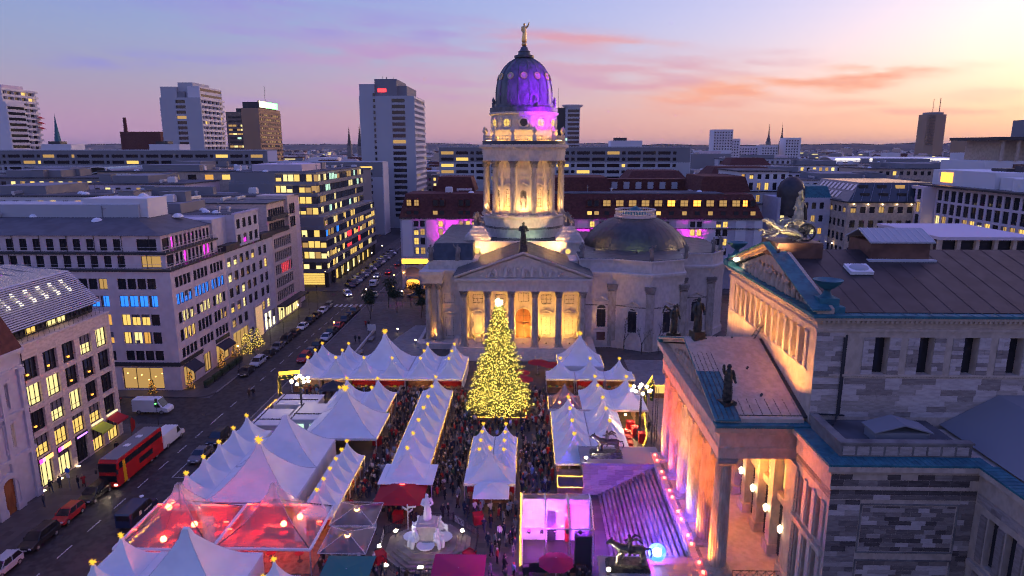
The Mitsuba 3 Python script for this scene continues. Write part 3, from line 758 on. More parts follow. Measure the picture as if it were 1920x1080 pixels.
slab('long blue-shadowed prefabricated apartment slab behind the rooftops at left', -330, -127.8, 330, 41.2, (-240, -186), (1.7, 6.2, 6.2, 1.7, 6.0, 6.2))
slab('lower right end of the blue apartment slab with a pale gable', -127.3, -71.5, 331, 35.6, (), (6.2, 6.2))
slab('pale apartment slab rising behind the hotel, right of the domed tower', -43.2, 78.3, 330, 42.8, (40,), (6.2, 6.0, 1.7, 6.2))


def tower(label, x0, x1, y0, y1, ztop, floors, wf, side, front_gap=None, front=None):
    """High block: front wall (towards the camera) with a column of loggias, and a long side of balcony bands."""
    b = thing('tower_block', label, 'building')
    h = 3.0
    F = frame_of((x0, y0, 0), (1, 0, 0)); L = x1 - x0
    g = front_gap or (L * .38, L * .62)
    zs = [ztop - 1.0 - h * (k + 1) for k in range(floors)]
    m = MB(); facade(m, F, L, 0, ztop, [(z + .7, z + 2.5, [g]) for z in zs], 1.0)
    m.box(x0, x1 - (1.4 if side > 0 else 0), y0 + 1.0, y1, 0, ztop - .02)
    part('wall', b, m, wf)
    for z in zs: window(b, F, g[0], g[1], z + .7, z + 2.5, glowing=lit(.12, ('warm', 'warm_dim')), bare=True, back=.7, name='loggia')
    # long side: pale parapets proud of dark glazing
    Fs = frame_of((x1, y0, 0), (0, 1, 0)) if side > 0 else None
    mb, mp = MB(), []
    for z in zs:
        mb.box(x1 - 1.3, x1, y0 + .01, y1, z - .4, z + .95)
        for y in np.arange(y0 + 4, y1 - 2, 5.2): mp.append((y, z))
    mb.box(x1 - 1.3, x1, y0 + .01, y1, ztop - 1.2, ztop)
    part('parapet', b, mb, 'panel_white', label='pale balcony bands'); [part('party_wall', b, lambda: MB().box(x1 - 1.38, x1 - .1, 0, .35, .95, 2.6), 'panel_white', M=M4(t=(0, y, z)), cache=('pw', x1)) for y, z in mp]
    nb = int((y1 - y0) / 5.2)
    for z in zs:
        for k in range(nb):
            y = y0 + .3 + k * 5.2
            part('window', b, lambda: MB().box(-.04, 0, 0, 3.3, 0, 1.65), 'pane_dark', emit=lit(.10, ('warm', 'warm_dim')), M=M4(t=(x1 - 1.34, y, z + .95)), cache='tower_win')
    return b, zs


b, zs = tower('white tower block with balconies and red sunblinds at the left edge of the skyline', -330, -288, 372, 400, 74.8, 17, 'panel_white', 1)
part('front_block', b, MB().box(-330, -286.6, 372.1, 386, 30, 67.5), 'panel_white')
for k in range(12):
    part('window_band', b, MB().box(-286.62, -286.5, 373, 385.5, 65 - 3 * k - 1.5, 65 - 3 * k), 'pane_dark')
    part('parapet', b, MB().box(-286.6, -286.0, 372.0, 386.2, 65 - 3 * k, 65 - 3 * k + 1.2), 'panel_white')
for k in range(3): part('sunblind', b, MB().quad((-287.9, 396, 60.5 - 3 * k), (-287.9, 399.9, 60.5 - 3 * k), (-285.6, 399.9, 59.3 - 3 * k), (-285.6, 396, 59.3 - 3 * k)), 'cloth_red')
t = part('roof_house', b, MB().box(-312, -292, 378, 394, 74.8, 77), 'panel_pink')
part('antenna', t, MB().bar((-306, 385, 77), (-308, 385, 86), .35, 5).bar((-311, 385, 77), (-309.5, 385, 80), .8, 6), 'metal_dark')
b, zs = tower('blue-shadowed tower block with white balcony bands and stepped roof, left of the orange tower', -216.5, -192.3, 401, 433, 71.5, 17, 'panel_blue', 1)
for x0, x1, y0, y1, z0, z1, mt in ((-216, -206.5, 402, 430, 71.5, 77.6, 'panel_blue'), (-200, -192.8, 402, 431, 71.5, 77.9, 'panel_white'), (-206.4, -197.5, 404, 425, 71.5, 80.2, 'panel_blue'), (-206.4, -202, 402.5, 404, 71.5, 75, 'panel_grey')):
    u = part('upper_storey', b, MB().box(x0, x1, y0, y1, z0, z1), mt)
part('window_band', b, MB().box(-192.78, -192.7, 403, 430, 75.4, 76.9), 'pane_dark'); part('window_band', b, MB().box(-192.78, -192.7, 403, 430, 72.2, 73.6), 'pane_dark')
for k in range(9): part('balcony', b, MB().lathe([(0, 0), (1.6, 0), (1.6, 1.1), (0, 1.1)], 10, (-216.6, 404, 40 + 3.0 * k)), 'panel_blue')
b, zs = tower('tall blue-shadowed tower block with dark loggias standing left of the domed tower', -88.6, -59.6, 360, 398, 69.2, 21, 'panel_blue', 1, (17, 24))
for x0, x1, y0, y1, z1, mt in ((-88.5, -80.6, 361, 396, 75.2, 'panel_blue'), (-80.6, -69, 362, 390, 77.8, 'panel_grey'), (-74, -64, 364, 394, 74.5, 'panel_grey')):
    part('upper_storey', b, MB().box(x0, x1, y0, y1, 69.2, z1), mt)
part('window', b, MB().box(-79, -74.5, 361.85, 361.98, 71.2, 73), 'pane_dark', emit='red', label='window glowing red')
part('antenna', b, MB().bar((-78, 370, 77.8), (-78, 370, 80), .12).bar((-72, 370, 77.8), (-72, 370, 79.6), .12).bar((-75, 366, 77.8), (-75, 366, 79.2), .25), 'metal_dark')
mm = MB()
for k in range(20): mm.box(-81.2, -80.2, 359.6, 360.0, 12 + 3 * k, 13.6 + 3 * k)
part('stair_window', b, mm, 'pane_dark')

b = thing('orange_tower', 'brown-orange office tower with a white and green rooftop sign', 'building')
m = MB(); m.box(-201.5, -189.4, 479, 521, 0, 69.8); part('wall', b, m, 'panel_orange')
mf = MB(); mw = MB()
for k in range(13):
    z = 64.5 - 3.1 * k
    part('window_band', b, MB().box(-189.38, -189.3, 481, 520, z, z + 1.6), 'pane_dark')
    for j in range(11):
        if rnd.random() < .42: part('lit_window', b, lambda: MB().box(0, .06, 0, 2.0, 0, 1.2), 'frame_dark', emit='warm_dim', M=M4(t=(-189.3, 482.5 + j * 3.4, z + .2)), cache='ow')
    mf.box(-189.4, -189.0, 479, 521, z + 1.6, z + 3.1)
for j in range(13): mf.box(-189.4, -189.1, 479 + j * 3.45, 479.35 + j * 3.45, 22, 68)
part('band', b, mf, 'panel_orange')
sg = part('roof_sign', b, MB().box(-189.8, -189.0, 480, 516, 70.2, 75.0), 'metal_dark')
part('white_panel', sg, MB().box(-188.98, -188.9, 480.5, 494, 70.4, 74.8), 'frame_white', emit='white')
part('green_panel', sg, MB().box(-188.98, -188.9, 494.2, 515.5, 70.4, 74.8), 'frame_white', emit='green')
part('lettering', sg, MB().box(-188.88, -188.8, 495, 511, 73.0, 73.8).box(-188.88, -188.8, 495, 511, 71.2, 72.2), 'frame_white', emit='white')
part('roof_house', b, MB().box(-201, -190, 481, 515, 69.8, 74), 'metal_dark')
part('mast', b, MB().bar((-192, 500, 74), (-192, 500, 86), .15), 'metal_dark')
b = thing('glass_tower', 'dark blue glass tower with rows of lit offices, half hidden by the orange tower', 'building')
part('wall', b, MB().box(-214, -196, 482, 515, 0, 67.3), 'panel_glass')
for k in range(11):
    for j in range(5):
        part('window', b, lambda: MB().box(0, 2.6, -.06, 0, 0, 1.3), 'frame_dark', emit=lit(.9, ('warm_dim', 'warm_pale')) if k in (2, 3, 4, 7, 8, 9) else 'cool' if k == 5 and j == 2 else None, M=M4(t=(-212.5 + j * 2.9, 481.9, 63 - k * 2.9)), cache='gt')
part('roof_plant', b, MB().box(-208, -205, 486, 490, 67.3, 70).box(-203, -202, 486, 488, 67.3, 69.4), 'metal_dark')
b = thing('slim_glass_tower', 'slim grey-blue tower with a flared roof disc behind the domed tower', 'building')
part('wall', b, MB().box(22.8, 31.5, 420, 436, 0, 66.0), 'panel_blue')
m = MB()
for k in range(16): m.box(24.2, 31.2, 419.85, 420.0, 24 + 2.65 * k, 25.6 + 2.65 * k)
part('window_band', b, m, 'pane_dark')
part('core', b, MB().box(18.0, 22.8, 422, 440, 0, 66.5), 'metal_dark')
for k in range(5): part('window', b, MB().box(23.0, 24.0, 419.9, 419.98, 30 + k * 4.2, 31.6 + k * 4.2), 'frame_dark', emit='cool')
part('roof_disc', b, MB().lathe([(0, 66), (4.2, 66), (6.6, 68), (6.6, 68.4), (0, 68.6)], 20, (27.5, 428, 0)), 'panel_white')
part('mast', b, MB().bar((18.4, 424, 66.5), (18.4, 424, 78), .14), 'metal_dark')
b = thing('dark_glass_tower', 'lower dark tower edge seen between the slim tower and the domed tower', 'building')
part('wall', b, MB().box(12.0, 17.4, 424, 440, 0, 56), 'panel_glass')
m = MB()
for k in range(10): m.box(12.2, 17.2, 423.9, 423.98, 26 + 3 * k, 27 + 3 * k)
part('band', b, m, 'panel_blue')
b = thing('distant_tower', 'lone brown tower with two antennas standing far off on the right skyline', 'building')
part('wall', b, MB().poly([(972, 1700), (990, 1692), (1019, 1700), (1019, 1735), (972, 1735)], 0, 121), 'panel_orange')
part('top', b, MB().poly([(978, 1701), (994, 1694), (1012, 1701), (1012, 1730), (978, 1730)], 121, 126), 'panel_grey')
m = MB()
for k in range(20): m.box(973, 989.5, 1691.4, 1694, 48 + 3.6 * k, 49.6 + 3.6 * k)
part('window_band', b, m, 'pane_dark')
part('mast', b, MB().bar((990, 1710, 126), (990, 1710, 158), .5).bar((1006, 1710, 126), (1006, 1710, 160), .9), 'metal_dark')

# ---- hotel with red mansard roof and magenta-lit front
b = thing('hotel', 'grand hotel with red mansard roof, lit dormers and magenta floodlit front behind the cathedral', 'building')
HY = 203.0
F = frame_of((-39, HY, 0), (1, 0, 0)); L = 110.0
panels = [(.6, 3.6), (8.0, 11.3), (14.1, 17.6), (54.2, 57.2), (84.0, 87.5), (92.3, 96.0), (102.0, 105.0), (107.6, 110)]
wxs = []
for a, c in ((4.0, 7.7), (11.6, 13.9), (18, 26)): 
    u = a + .1
    while u + 1.5 < c: wxs.append((u, u + 1.45)); u += 1.95
u = 57.9
while u < 107:
    if not any(p0 - 1.5 < u < p1 for p0, p1 in panels): wxs.append((u, u + 1.5))
    u += 2.02 if len(wxs) % 2 else 2.9
wxs = sorted(w for w in wxs if not any(p0 - .1 < w[1] and w[0] < p1 + .1 for p0, p1 in panels))
rows = [(10.6, 12.7), (13.6, 15.7), (16.5, 18.5), (19.1, 20.9)]
m = MB(); facade(m, F, L, 9.8, 21.6, [(a, c, wxs) for a, c in rows], .4); m.box(-39, 71, HY + .4, HY + 20, 0, 21.6)
part('wall', b, m, 'plaster_lilac')
for p0, p1 in panels:
    pl = MB(); fbox(pl, F, p0, p1, -.25, 0, 9.9, 21.2)
    for k in range(7): fbox(pl, F, p0 + .9, p1 - .9, -.32, -.25, 11 + 1.4 * k, 11.2 + 1.4 * k)
    k_ = part('pilaster', b, pl, 'panel_white', label='pilaster lit magenta from below')
    px_ = -39 + (p0 + p1) / 2
    flood(b, (px_, HY - 2.0, 9.4), (px_, HY - .2, 14.5), (1.0, .010, .92), 330, 50, 26, .15, .8)
for a, c in rows:
    for u0, u1 in wxs: window(b, F, u0, u1, a, c, glowing=lit(.36, ('warm', 'warm', 'warm_dim')), nx=2, nz=2, back=.2)
part('balcony', b, MB().box(14, 71, HY - .5, HY - .05, 18.65, 18.9), 'metal_dark')
part('cornice', b, MB().box(-39.4, 71.4, HY - .6, HY + 20, 21.6, 21.95), 'metal_dark')
mr = MB()
for x0, x1 in ((-39.2, -13), (-13, 71.2)):
    mr.loft([[(x0, HY - .3, 21.95), (x0, HY + 20, 21.95), (x0 + (1.5 if x0 < -20 else 0), HY + 17, 28.9), (x0 + (1.5 if x0 < -20 else 0), HY + 3.2, 28.9)],
             [(x1, HY - .3, 21.95), (x1, HY + 20, 21.95), (x1 - (2.8 if x1 > 20 else 0), HY + 17, 28.9), (x1 - (2.8 if x1 > 20 else 0), HY + 3.2, 28.9)]])
part('roof', b, mr, 'roof_tile')
dl = [-36.3, -34.0, -28.2, -26.2, -20.4, -18.3, 18.8, 20.9] + [24 + 3.9 * k for k in range(11)] + [65.7, 68.0]
for i, x in enumerate(dl):
    wide = 8 <= i < 19
    w = 2.2 if wide else 1.3
    d = part('dormer', b, lambda w=w: MB().loft([[(-w / 2 - .2, -.2, 0), (w / 2 + .2, -.2, 0), (w / 2 + .2, -.2, 2.1), (0, -.2, 2.6), (-w / 2 - .2, -.2, 2.1)], [(-w / 2 - .2, 2.4, 0), (w / 2 + .2, 2.4, 0), (w / 2 + .2, 2.4, 2.1), (0, 2.4, 2.6), (-w / 2 - .2, 2.4, 2.1)]]), 'roof_tile', M=M4(t=(x, HY + 1.2, 25.2)), cache=('dorm', w))
    part('pane', d, lambda w=w: MB().box(-w / 2, w / 2, -.26, -.21, .25, 2.0), 'frame_dark', emit=('orange' if rnd.random() < .2 else 'warm_dim') if (wide or rnd.random() < .4) else None, M=M4(t=(x, HY + 1.2, 25.2)), cache=('dpane', w))
    part('pane_bar', d, lambda w=w: MB().box(-.05, .05, -.3, -.265, .25, 2.0).box(-w / 2, w / 2, -.3, -.265, 1.1, 1.18), 'frame_dark', M=M4(t=(x, HY + 1.2, 25.2)), cache=('dbar', w))
    w2 = part('lower_dormer', b, lambda: MB().box(-.9, .9, -.2, 1.4, 0, 1.5), 'roof_tile', M=M4(t=(x, HY + .4, 22.6)), cache='ldorm')
    part('pane', w2, lambda: MB().box(-.7, .7, -.26, -.21, .2, 1.35), 'frame_dark', emit=lit(.45, ('warm', 'warm_dim')), M=M4(t=(x, HY + .4, 22.6)), cache='ldpane')
for x0, x1, y0, y1, z0, z1 in ((-30, -17, 218, 232, 28.9, 33.5), (0, 27, 216, 236, 28.9, 33.5), (55, 71, 216, 240, 28.9, 33.8)):
    part('upper_roof', b, MB().loft([[(x0, y0, z0), (x1, y0, z0), (x1, y1, z0), (x0, y1, z0)], [(x0 + 1, y0 + 1.2, z1), (x1 - 1.6, y0 + 1.2, z1), (x1 - 1.6, y1, z1), (x0 + 1, y1, z1)]]), 'roof_tile')
part('rear_wing', b, MB().box(27, 55, 238, 246, 22, 32), 'roof_tile')
for k in range(6): part('rear_window', b, lambda: MB().box(0, 2, -.1, 0, 0, 2.4), 'panel_blue', M=M4(t=(29.5 + k * 4.2, 237.95, 28.6)), cache='rearw')
part('roof_deck', b, MB().box(-13, 60, HY + 3.4, HY + 17, 28.9, 29.15), 'roof_flat')
clutter(b, -36, 66, HY + 4, HY + 14, 29.15, 14)
# arcade at the street corner
m = MB()
for x in (-38.6, -33.2, -26.0): m.box(x, x + 1.2, HY - 2.2, HY - 1.0, 0, 7.9)
for x0, x1 in ((-37.4, -33.2), (-32.0, -26.0)):
    for z in (3.3, 7.0):
        n = 8
        for k in range(n):
            a0, a1 = math.pi * k / n, math.pi * (k + 1) / n; c = (x0 + x1) / 2; r = (x1 - x0) / 2
            zz = lambda a: z - r * .55 + r * .55 * math.sin(a)
            m.loft([[(c + r * math.cos(a0), HY - 2.1, zz(a0)), (c + r * math.cos(a0), HY - 1.1, zz(a0)), (c + r * math.cos(a0), HY - 1.1, z + .5), (c + r * math.cos(a0), HY - 2.1, z + .5)], [(c + r * math.cos(a1), HY - 2.1, zz(a1)), (c + r * math.cos(a1), HY - 1.1, zz(a1)), (c + r * math.cos(a1), HY - 1.1, z + .5), (c + r * math.cos(a1), HY - 2.1, z + .5)]])
m.box(-38.6, -24.8, HY - 2.2, HY - .02, 7.9, 9.6)
part('arcade', b, m, 'stone_pale')
part('lit_band', b, MB().box(-38.5, -24.9, HY - 2.3, HY - 2.21, 8.0, 9.5), 'frame_dark', emit='sign_yellow', label='band of golden lights over the arcade')
part('arcade_back', b, MB().box(-38, -25, HY - .25, HY - .1, .2, 2.6), 'frame_dark', emit='orange')
for x in (-32.6, -38, -25.5): part('wall_lamp', b, lambda: MB().lathe([(0, 0), (.28, .25), (0, .5)], 8), 'frame_dark', emit='lamp_orange', M=M4(t=(x, HY - 2.45, 5.0)), cache='hlamp')
part('right_band', b, MB().box(53, 71, HY - 2.3, HY - 2.2, 8.0, 9.8), 'frame_dark', emit='sign_yellow', label='band of golden lights at the right of the hotel front')
part('right_porch', b, MB().box(52.5, 71.5, HY - 2.2, HY - .02, 7.8, 10), 'stone_pale')

# ---- right-hand blocks
b = thing('skylight_house', 'corner house with tall slanted roof glazing and lit dormers behind the bronze chariot', 'building')
F = frame_of((95, 201, 0), (1, 0, 0)); FS = frame_of((95, 231, 0), (0, -1, 0))
wn = [(1 + k * 2.75, 2.6 + k * 2.75) for k in range(9)]; ws = [(1 + k * 2.9, 2.7 + k * 2.9) for k in range(10)]
rows = [(7, 9.4), (11, 13.4), (15.2, 17.6), (19.4, 21.6), (23.8, 25.6)]
m = MB(); facade(m, F, 26, 0, 26.8, [(a, c, wn) for a, c in rows], .4); facade(m, FS, 29.6, 0, 26.8, [(a, c, ws) for a, c in rows], .4); m.box(95.4, 121, 201.4, 231, 0, 26.8)
part('wall', b, m, 'stone_sand')
for a, c in rows:
    for u0, u1 in wn: window(b, F, u0, u1, a, c, glowing=lit(.35), nx=2, back=.2)
    for u0, u1 in ws: window(b, FS, u0, u1, a, c, glowing=lit(.22, ('warm', 'warm_dim', 'cool')), nx=2, back=.2)
part('cornice', b, MB().box(94.5, 121, 200.5, 231, 26.8, 27.2), 'metal_dark')
part('roof', b, MB().loft([[(95, 201, 27.2), (121, 201, 27.2), (121, 231, 27.2), (95, 231, 27.2)], [(99.5, 204.5, 32.6), (121, 204.5, 32.6), (121, 231, 32.6), (99.5, 231, 32.6)]]), 'panel_glass')
for k in range(9):
    for j in range(2):
        if j == 0 and k > 6: continue
        y = 228 - k * 2.8
        a_, c_ = (.12, .45) if j == 0 else (.55, .88)
        xx = lambda t: 95 + 4.5 * t - .08; zz = lambda t: 27.2 + 5.4 * t + .06
        part('skylight', b, MB().quad((xx(a_), y, zz(a_)), (xx(a_), y - 1.5, zz(a_)), (xx(c_), y - 1.5, zz(c_)), (xx(c_), y, zz(c_))), 'steel')
for k in range(4):
    for z in (28.1, 30.4):
        part('roof_window', b, MB().box(99 + k * 5.4, 101.6 + k * 5.4, 201.4 + (z - 27.2) * .62, 202.4 + (z - 27.2) * .62, z, z + 1.5), 'frame_dark', emit='warm_dim' if (k > 1 and z > 30) else None)
m = MB()
for k in range(10): m.bar((96 + k * 2.7, 200.95, 27.3), (99 + k * 2.5, 204.4, 32.6), .09)
part('roof_rib', b, m, 'metal_grey')
for k in range(5): part('facade_lamp', b, lambda: MB().lathe([(0, 0), (.22, .2), (0, .4)], 6), 'frame_dark', emit='lamp', M=M4(t=(96.5 + k * 4.2, 200.4, 26.2)), cache='fl')
for k in range(5): part('facade_lamp', b, lambda: MB().lathe([(0, 0), (.25, .22), (0, .44)], 6), 'frame_dark', emit='lamp', M=M4(t=(94.5, 226 - k * 4.6, 13.6)), cache='fl2')

b = thing('grid_hotel', 'pale building with a grid of square windows and uplit piers at the right edge', 'building')
FS = frame_of((118, 197, 0), (0, -1, 0)); 
ws = [(.8 + k * 3.05, 2.95 + k * 3.05) for k in range(19)]
rows = [(13.4 + 3.65 * k, 16.4 + 3.65 * k) for k in range(5)]
m = MB(); facade(m, FS, 60, 0, 31.8, [(a, c, ws) for a, c in rows], .5); m.box(118.5, 160, 137, 197, 0, 31.8)
Fc = frame_of((114.5, 213, 0), (0, -1, 0)); wc = [(.6 + k * 3.0, 2.7 + k * 3.0) for k in range(5)]
facade(m, Fc, 15.8, 0, 31.8, [(a, c, wc) for a, c in rows], .5); m.box(115, 140, 197.2, 213, 0, 31.8)
part('wall', b, m, 'panel_pink')
for ri, (a, c) in enumerate(rows):
    for u0, u1 in ws: window(b, FS, u0, u1, a, c, glowing=lit(.72 if ri < 3 else .04, ('warm_pale', 'warm', 'warm_dim')), nx=2, back=.3)
    for u0, u1 in wc: window(b, Fc, u0, u1, a, c, glowing=lit(.15), nx=2, back=.3)
for k in range(5): part('uplight', b, MB().box(114.05, 114.4, 213 - k * 3 - .45, 213 - k * 3 - .1, 16.6, 16.8), 'metal_dark', emit='lamp')
for k in range(6): part('uplight', b, MB().box(117.5, 117.9, 196.8 - k * 3.05 - .4, 196.8 - k * 3.05, 16.6, 16.8), 'metal_dark', emit='lamp')
clutter(b, 122, 150, 140, 195, 32.3, 12)
part('eaves', b, MB().box(116.4, 162, 136, 214, 31.8, 32.3), 'metal_dark')
m = MB()
for k in range(11):
    x, y = (113.9, 213 - k * 3 - .3) if k < 5 else (117.4, 196.6 - (k - 5) * 3.05)
    m.quad((x, y - .2, 16.9), (x, y + .2, 16.9), (x - .3, y + .2, 17.15), (x - .3, y - .2, 17.15))
part('uplight_lens', b, m, 'frame_white', emit='strip_amber', kind='stuff')
part('roof_house', b, MB().box(120, 134, 176, 203, 32.3, 36.6), 'panel_white')
f = MB()
for k in range(6): f.box(119.85, 119.98, 198.2 - k * .95, 198.9 - k * .95, 33.1, 35.9)
part('lit_slot', b, f, 'frame_dark', emit='orange')
part('roof_house', b, MB().box(121, 150, 140, 175.5, 32.3, 35.4), 'panel_white')
for y in (168, 158, 150): part('roof_tank', b, MB().lathe([(0, 3.2), (2.4, 3.2), (2.6, 3.0), (2.6, 0)], 16, (122, y, 32.3)), 'panel_white', smooth=30)
part('plant', b, MB().box(126, 131, 181, 187, 36.6, 37.4).box(127, 129, 177.5, 179.5, 36.6, 38.2), 'metal_dark')
b = thing('pavilion', 'low flat-roofed pavilion with glowing columns in front of the grid building', 'building')
part('roof', b, MB().box(78.2, 97, 127.6, 151, 25.7, 26.3), 'panel_pink')
for k in range(9):
    part('column', b, lambda: MB().box(-.35, .35, -.35, .35, 0, 25.7), 'stone_sand', M=M4(t=(78.7, 150.3 - k * 2.75, 0)), cache='pavcol')
for k in range(1, 6): part('column', b, lambda: MB().box(-.35, .35, -.35, .35, 0, 25.7), 'stone_sand', M=M4(t=(78.7 + k * 3.5, 128.3, 0)), cache='pavcol')
for k in range(5): part('window', b, MB().box(79.3 + 3.5 * k, 81.9 + 3.5 * k, 128.9, 129.0, 20, 25.2), 'pane_dark')
part('base', b, MB().box(79.6, 96.6, 129.1, 150.8, 0, 25.6), 'metal_dark')
m = MB()
for k in range(9): m.quad((78.0, 150.1 - k * 2.75, 19.0), (78.0, 150.5 - k * 2.75, 19.0), (77.7, 150.5 - k * 2.75, 19.3), (77.7, 150.1 - k * 2.75, 19.3))
part('uplight_lens', b, m, 'frame_white', emit='strip_amber', kind='stuff')
b = thing('roof_pavilion_house', 'dark roof pavilion with columns and potted trees at the far right edge', 'building')
part('wall', b, MB().box(150, 190, 226, 250, 0, 38.5), 'panel_white')
part('roof', b, MB().box(152, 192, 224, 250, 45.2, 46.2), 'metal_dark'); part('core', b, MB().box(158, 192, 232, 250, 38.5, 45.2), 'stone_sand')
for k in range(7): part('column', b, lambda: MB().box(-.35, .35, -.35, .35, 0, 6.7), 'stone_sand', M=M4(t=(154.5 + k * 5, 225.5, 38.5)), cache='rpcol')
part('doorway', b, MB().box(159, 162.5, 225.8, 225.98, 33, 37.5), 'copper_brown')
part('chimney', b, MB().box(168, 174, 236, 242, 46.2, 52), 'panel_grey')
b = thing('white_corner_house', 'white corner house with dark balconies and a few lit windows right of the hotel', 'building')
F = frame_of((70, 226, 0), (1, 0, 0)); ws = [(1 + 2.6 * k, 2.3 + 2.6 * k) for k in range(6)]
rows = [(21.0, 23.4), (25, 27.4), (29, 31.4), (32.6, 34.2)]
m = MB(); facade(m, F, 16.4, 0, 35, [(a, c, ws) for a, c in rows], .4); m.box(70, 86.4, 226.4, 250, 0, 35); part('wall', b, m, 'panel_white')
for a, c in rows:
    for u0, u1 in ws: window(b, F, u0, u1, a, c, glowing=lit(.3), nx=2, back=.2)
for z in (28.4, 24.2): part('balcony', b, MB().box(70, 86.4, 225.2, 226.3, z, z + .35), 'metal_dark')
part('roof', b, MB().box(69.4, 87, 225.4, 250, 35, 35.4), 'roof_flat')
b = thing('turret_house', 'dark house with a rounded turret roof and teal copper roof behind the chariot', 'building')
F = frame_of((78.5, 212, 0), (1, 0, 0)); ws = [(1 + 2.4 * k, 2.3 + 2.4 * k) for k in range(6)]
rows = [(12, 14), (16, 18), (20, 22), (24, 26)]
m = MB(); facade(m, F, 16.4, 0, 27.5, [(a, c, ws) for a, c in rows], .4); m.box(78.5, 94.9, 212.4, 232, 0, 27.5); part('wall', b, m, 'plaster_lilac')
for a, c in rows:
    for u0, u1 in ws: window(b, F, u0, u1, a, c, glowing=lit(.3), nx=2, back=.2)
part('turret', b, MB().lathe([(4.2, 22), (4.2, 28.5), (4.0, 30.5), (3.2, 32.3), (1.6, 33.6), (0, 34)], 14, (83, 214, 0)), 'roof_seam', smooth=40)
part('roof', b, MB().loft([[(86, 212, 27.5), (94.9, 212, 27.5), (94.9, 230, 27.5), (86, 230, 27.5)], [(87, 213.5, 31), (94, 213.5, 31), (94, 230, 31), (87, 230, 31)]]), 'copper_green')

# ---- roofs and single houses between, each its own thing
def flat_house(x0, x1, y0, y1, z, wall, label, rows=2, p=.3, roof='roof_flat', step=3.0, hipped=False, side=0):
    b = thing('city_house', label, 'building')
    F = frame_of((x0, y0, 0), (1, 0, 0)); L = x1 - x0
    ws = [(u, u + step * .5) for u in np.arange(step * .3, L - step * .6, step)]
    rz = [(z - 2.6 - 3.3 * k, z - .9 - 3.3 * k) for k in range(rows)]
    m = MB(); facade(m, F, L, max(0, z - 3.3 * rows - 6), z, [(a, c, ws) for a, c in rz], .4); m.box(x0, x1, y0 + .4, y1, 0, z - .01)
    part('wall', b, m, wall)
    for a, c in rz:
        for u0, u1 in ws: window(b, F, u0, u1, a, c, glowing=lit(p), bare=True, back=.15)
    if side:
        xs = x1 if side > 0 else x0
        F2 = frame_of((x1, y0, 0), (0, 1, 0)) if side > 0 else frame_of((x0, y1, 0), (0, -1, 0))
        for a, c in rz:
            for u in np.arange(1, (y1 - y0) - 2.2, step): window(b, F2, u, u + step * .5, a, c, glowing=lit(p), bare=True, back=-.09)
    if hipped: part('roof', b, MB().loft([[(x0 - .3, y0 - .3, z), (x1 + .3, y0 - .3, z), (x1 + .3, y1, z), (x0 - .3, y1, z)], [(x0 + 3, y0 + 4, z + 4), (x1 - 3, y0 + 4, z + 4), (x1 - 3, y1 - 3, z + 4), (x0 + 3, y1 - 3, z + 4)]]), roof)
    else:
        part('roof', b, MB().box(x0 - .3, x1 + .3, y0 - .3, y1 + .3, z, z + .35), roof)
        k = part('roof_house', b, MB().box(x0 + L * .25, x0 + L * .6, y0 + 3, y1 - 3, z + .35, z + 2.4), 'panel_grey')
        clutter(b, x0 + 1, x1 - 1, y0 + 1, y1 - 1, z + .35, int(3 + L * (y1 - y0) / 110))
    return b


flat_house(-190, -140, 150, 172, 30.5, 'panel_pink', 'low pale rooftop storey with a glowing strip of windows behind the corner block', 1, .75)
flat_house(-138, -101, 156, 178, 31.5, 'panel_white', 'white curved-front roof house with tall yellow windows at far left', 1, .6, side=1)
flat_house(-176, -126, 205, 226, 33.5, 'panel_grey', 'dark flat roof house with one long row of bright yellow windows at left', 1, .9)
flat_house(-150, -92, 232, 250, 34.5, 'stone_sand', 'long roof storey with pale piers and a few lit windows behind the stone house', 1, .35, step=6.0)
flat_house(-120, -70, 275, 300, 33.5, 'panel_grey', 'flat dark house with thin yellow lights in front of the apartment slab', 1, .4)
flat_house(-215, -160, 262, 285, 32.5, 'panel_blue', 'low blue roof block in front of the apartment slab at left', 1, .1)
flat_house(-100, -76, 176.9, 200, 27.5, 'panel_grey', 'grey flat-roofed house hidden behind the striped stone house', 1, .2)
flat_house(-62, -45, 330, 350, 12, 'concrete', 'low concrete pavilion on stilts at the end of the street', 1, .1)
flat_house(-66, -47, 400, 420, 26, 'panel_grey', 'grey office house with yellow windows right of the tall tower', 4, .8)
flat_house(80, 110, 300, 320, 30, 'panel_grey', 'dark house with three lit windows beside the apartment slab', 2, .5)
flat_house(62, 100, 345, 365, 29, 'panel_white', 'pale low house behind the right end of the apartment slab', 1, .2)
flat_house(112, 135, 380, 400, 33, 'panel_white', 'red hip-roofed house right of the apartment slab', 1, .2, 'roof_tile', 3.0, True)
flat_house(70, 96, 262, 282, 31.5, 'roof_tile', 'house with a broad red tiled hip roof behind the white corner house', 1, .2, 'roof_tile', 3.0, True)
flat_house(98, 140, 250, 275, 31.0, 'panel_white', 'long pale flat-roofed house behind the slanted roof glazing', 1, .3)
flat_house(112, 168, 402, 410, 36.0, 'panel_blue', 'long blank pale wall on the skyline right of the hotel', 1, .0)
flat_house(122, 150, 262, 290, 30.5, 'copper_brown', 'brown-roofed flat house between the glazed roofs at right', 1, .0)
flat_house(150, 215, 300, 330, 33.5, 'stone_sand', 'broad sandstone house below the lit glass vault', 1, .1)
flat_house(-118, -64, 178, 186, 30, 'plaster_rose', 'narrow pink-grey roof front behind the striped stone house', 1, .2)
flat_house(-160, -120, 128, 150, 29.5, 'panel_blue', 'low blue flat roof block at the left edge behind the corner block', 1, .3)
flat_house(-230, -178, 185, 205, 33, 'plaster_lilac', 'lilac flat house at the far left edge before the long yellow window row', 1, .3)
flat_house(-128, -98, 190, 212, 32.5, 'panel_pink', 'pinkish flat house with small lit windows between the roofs at left', 1, .4)
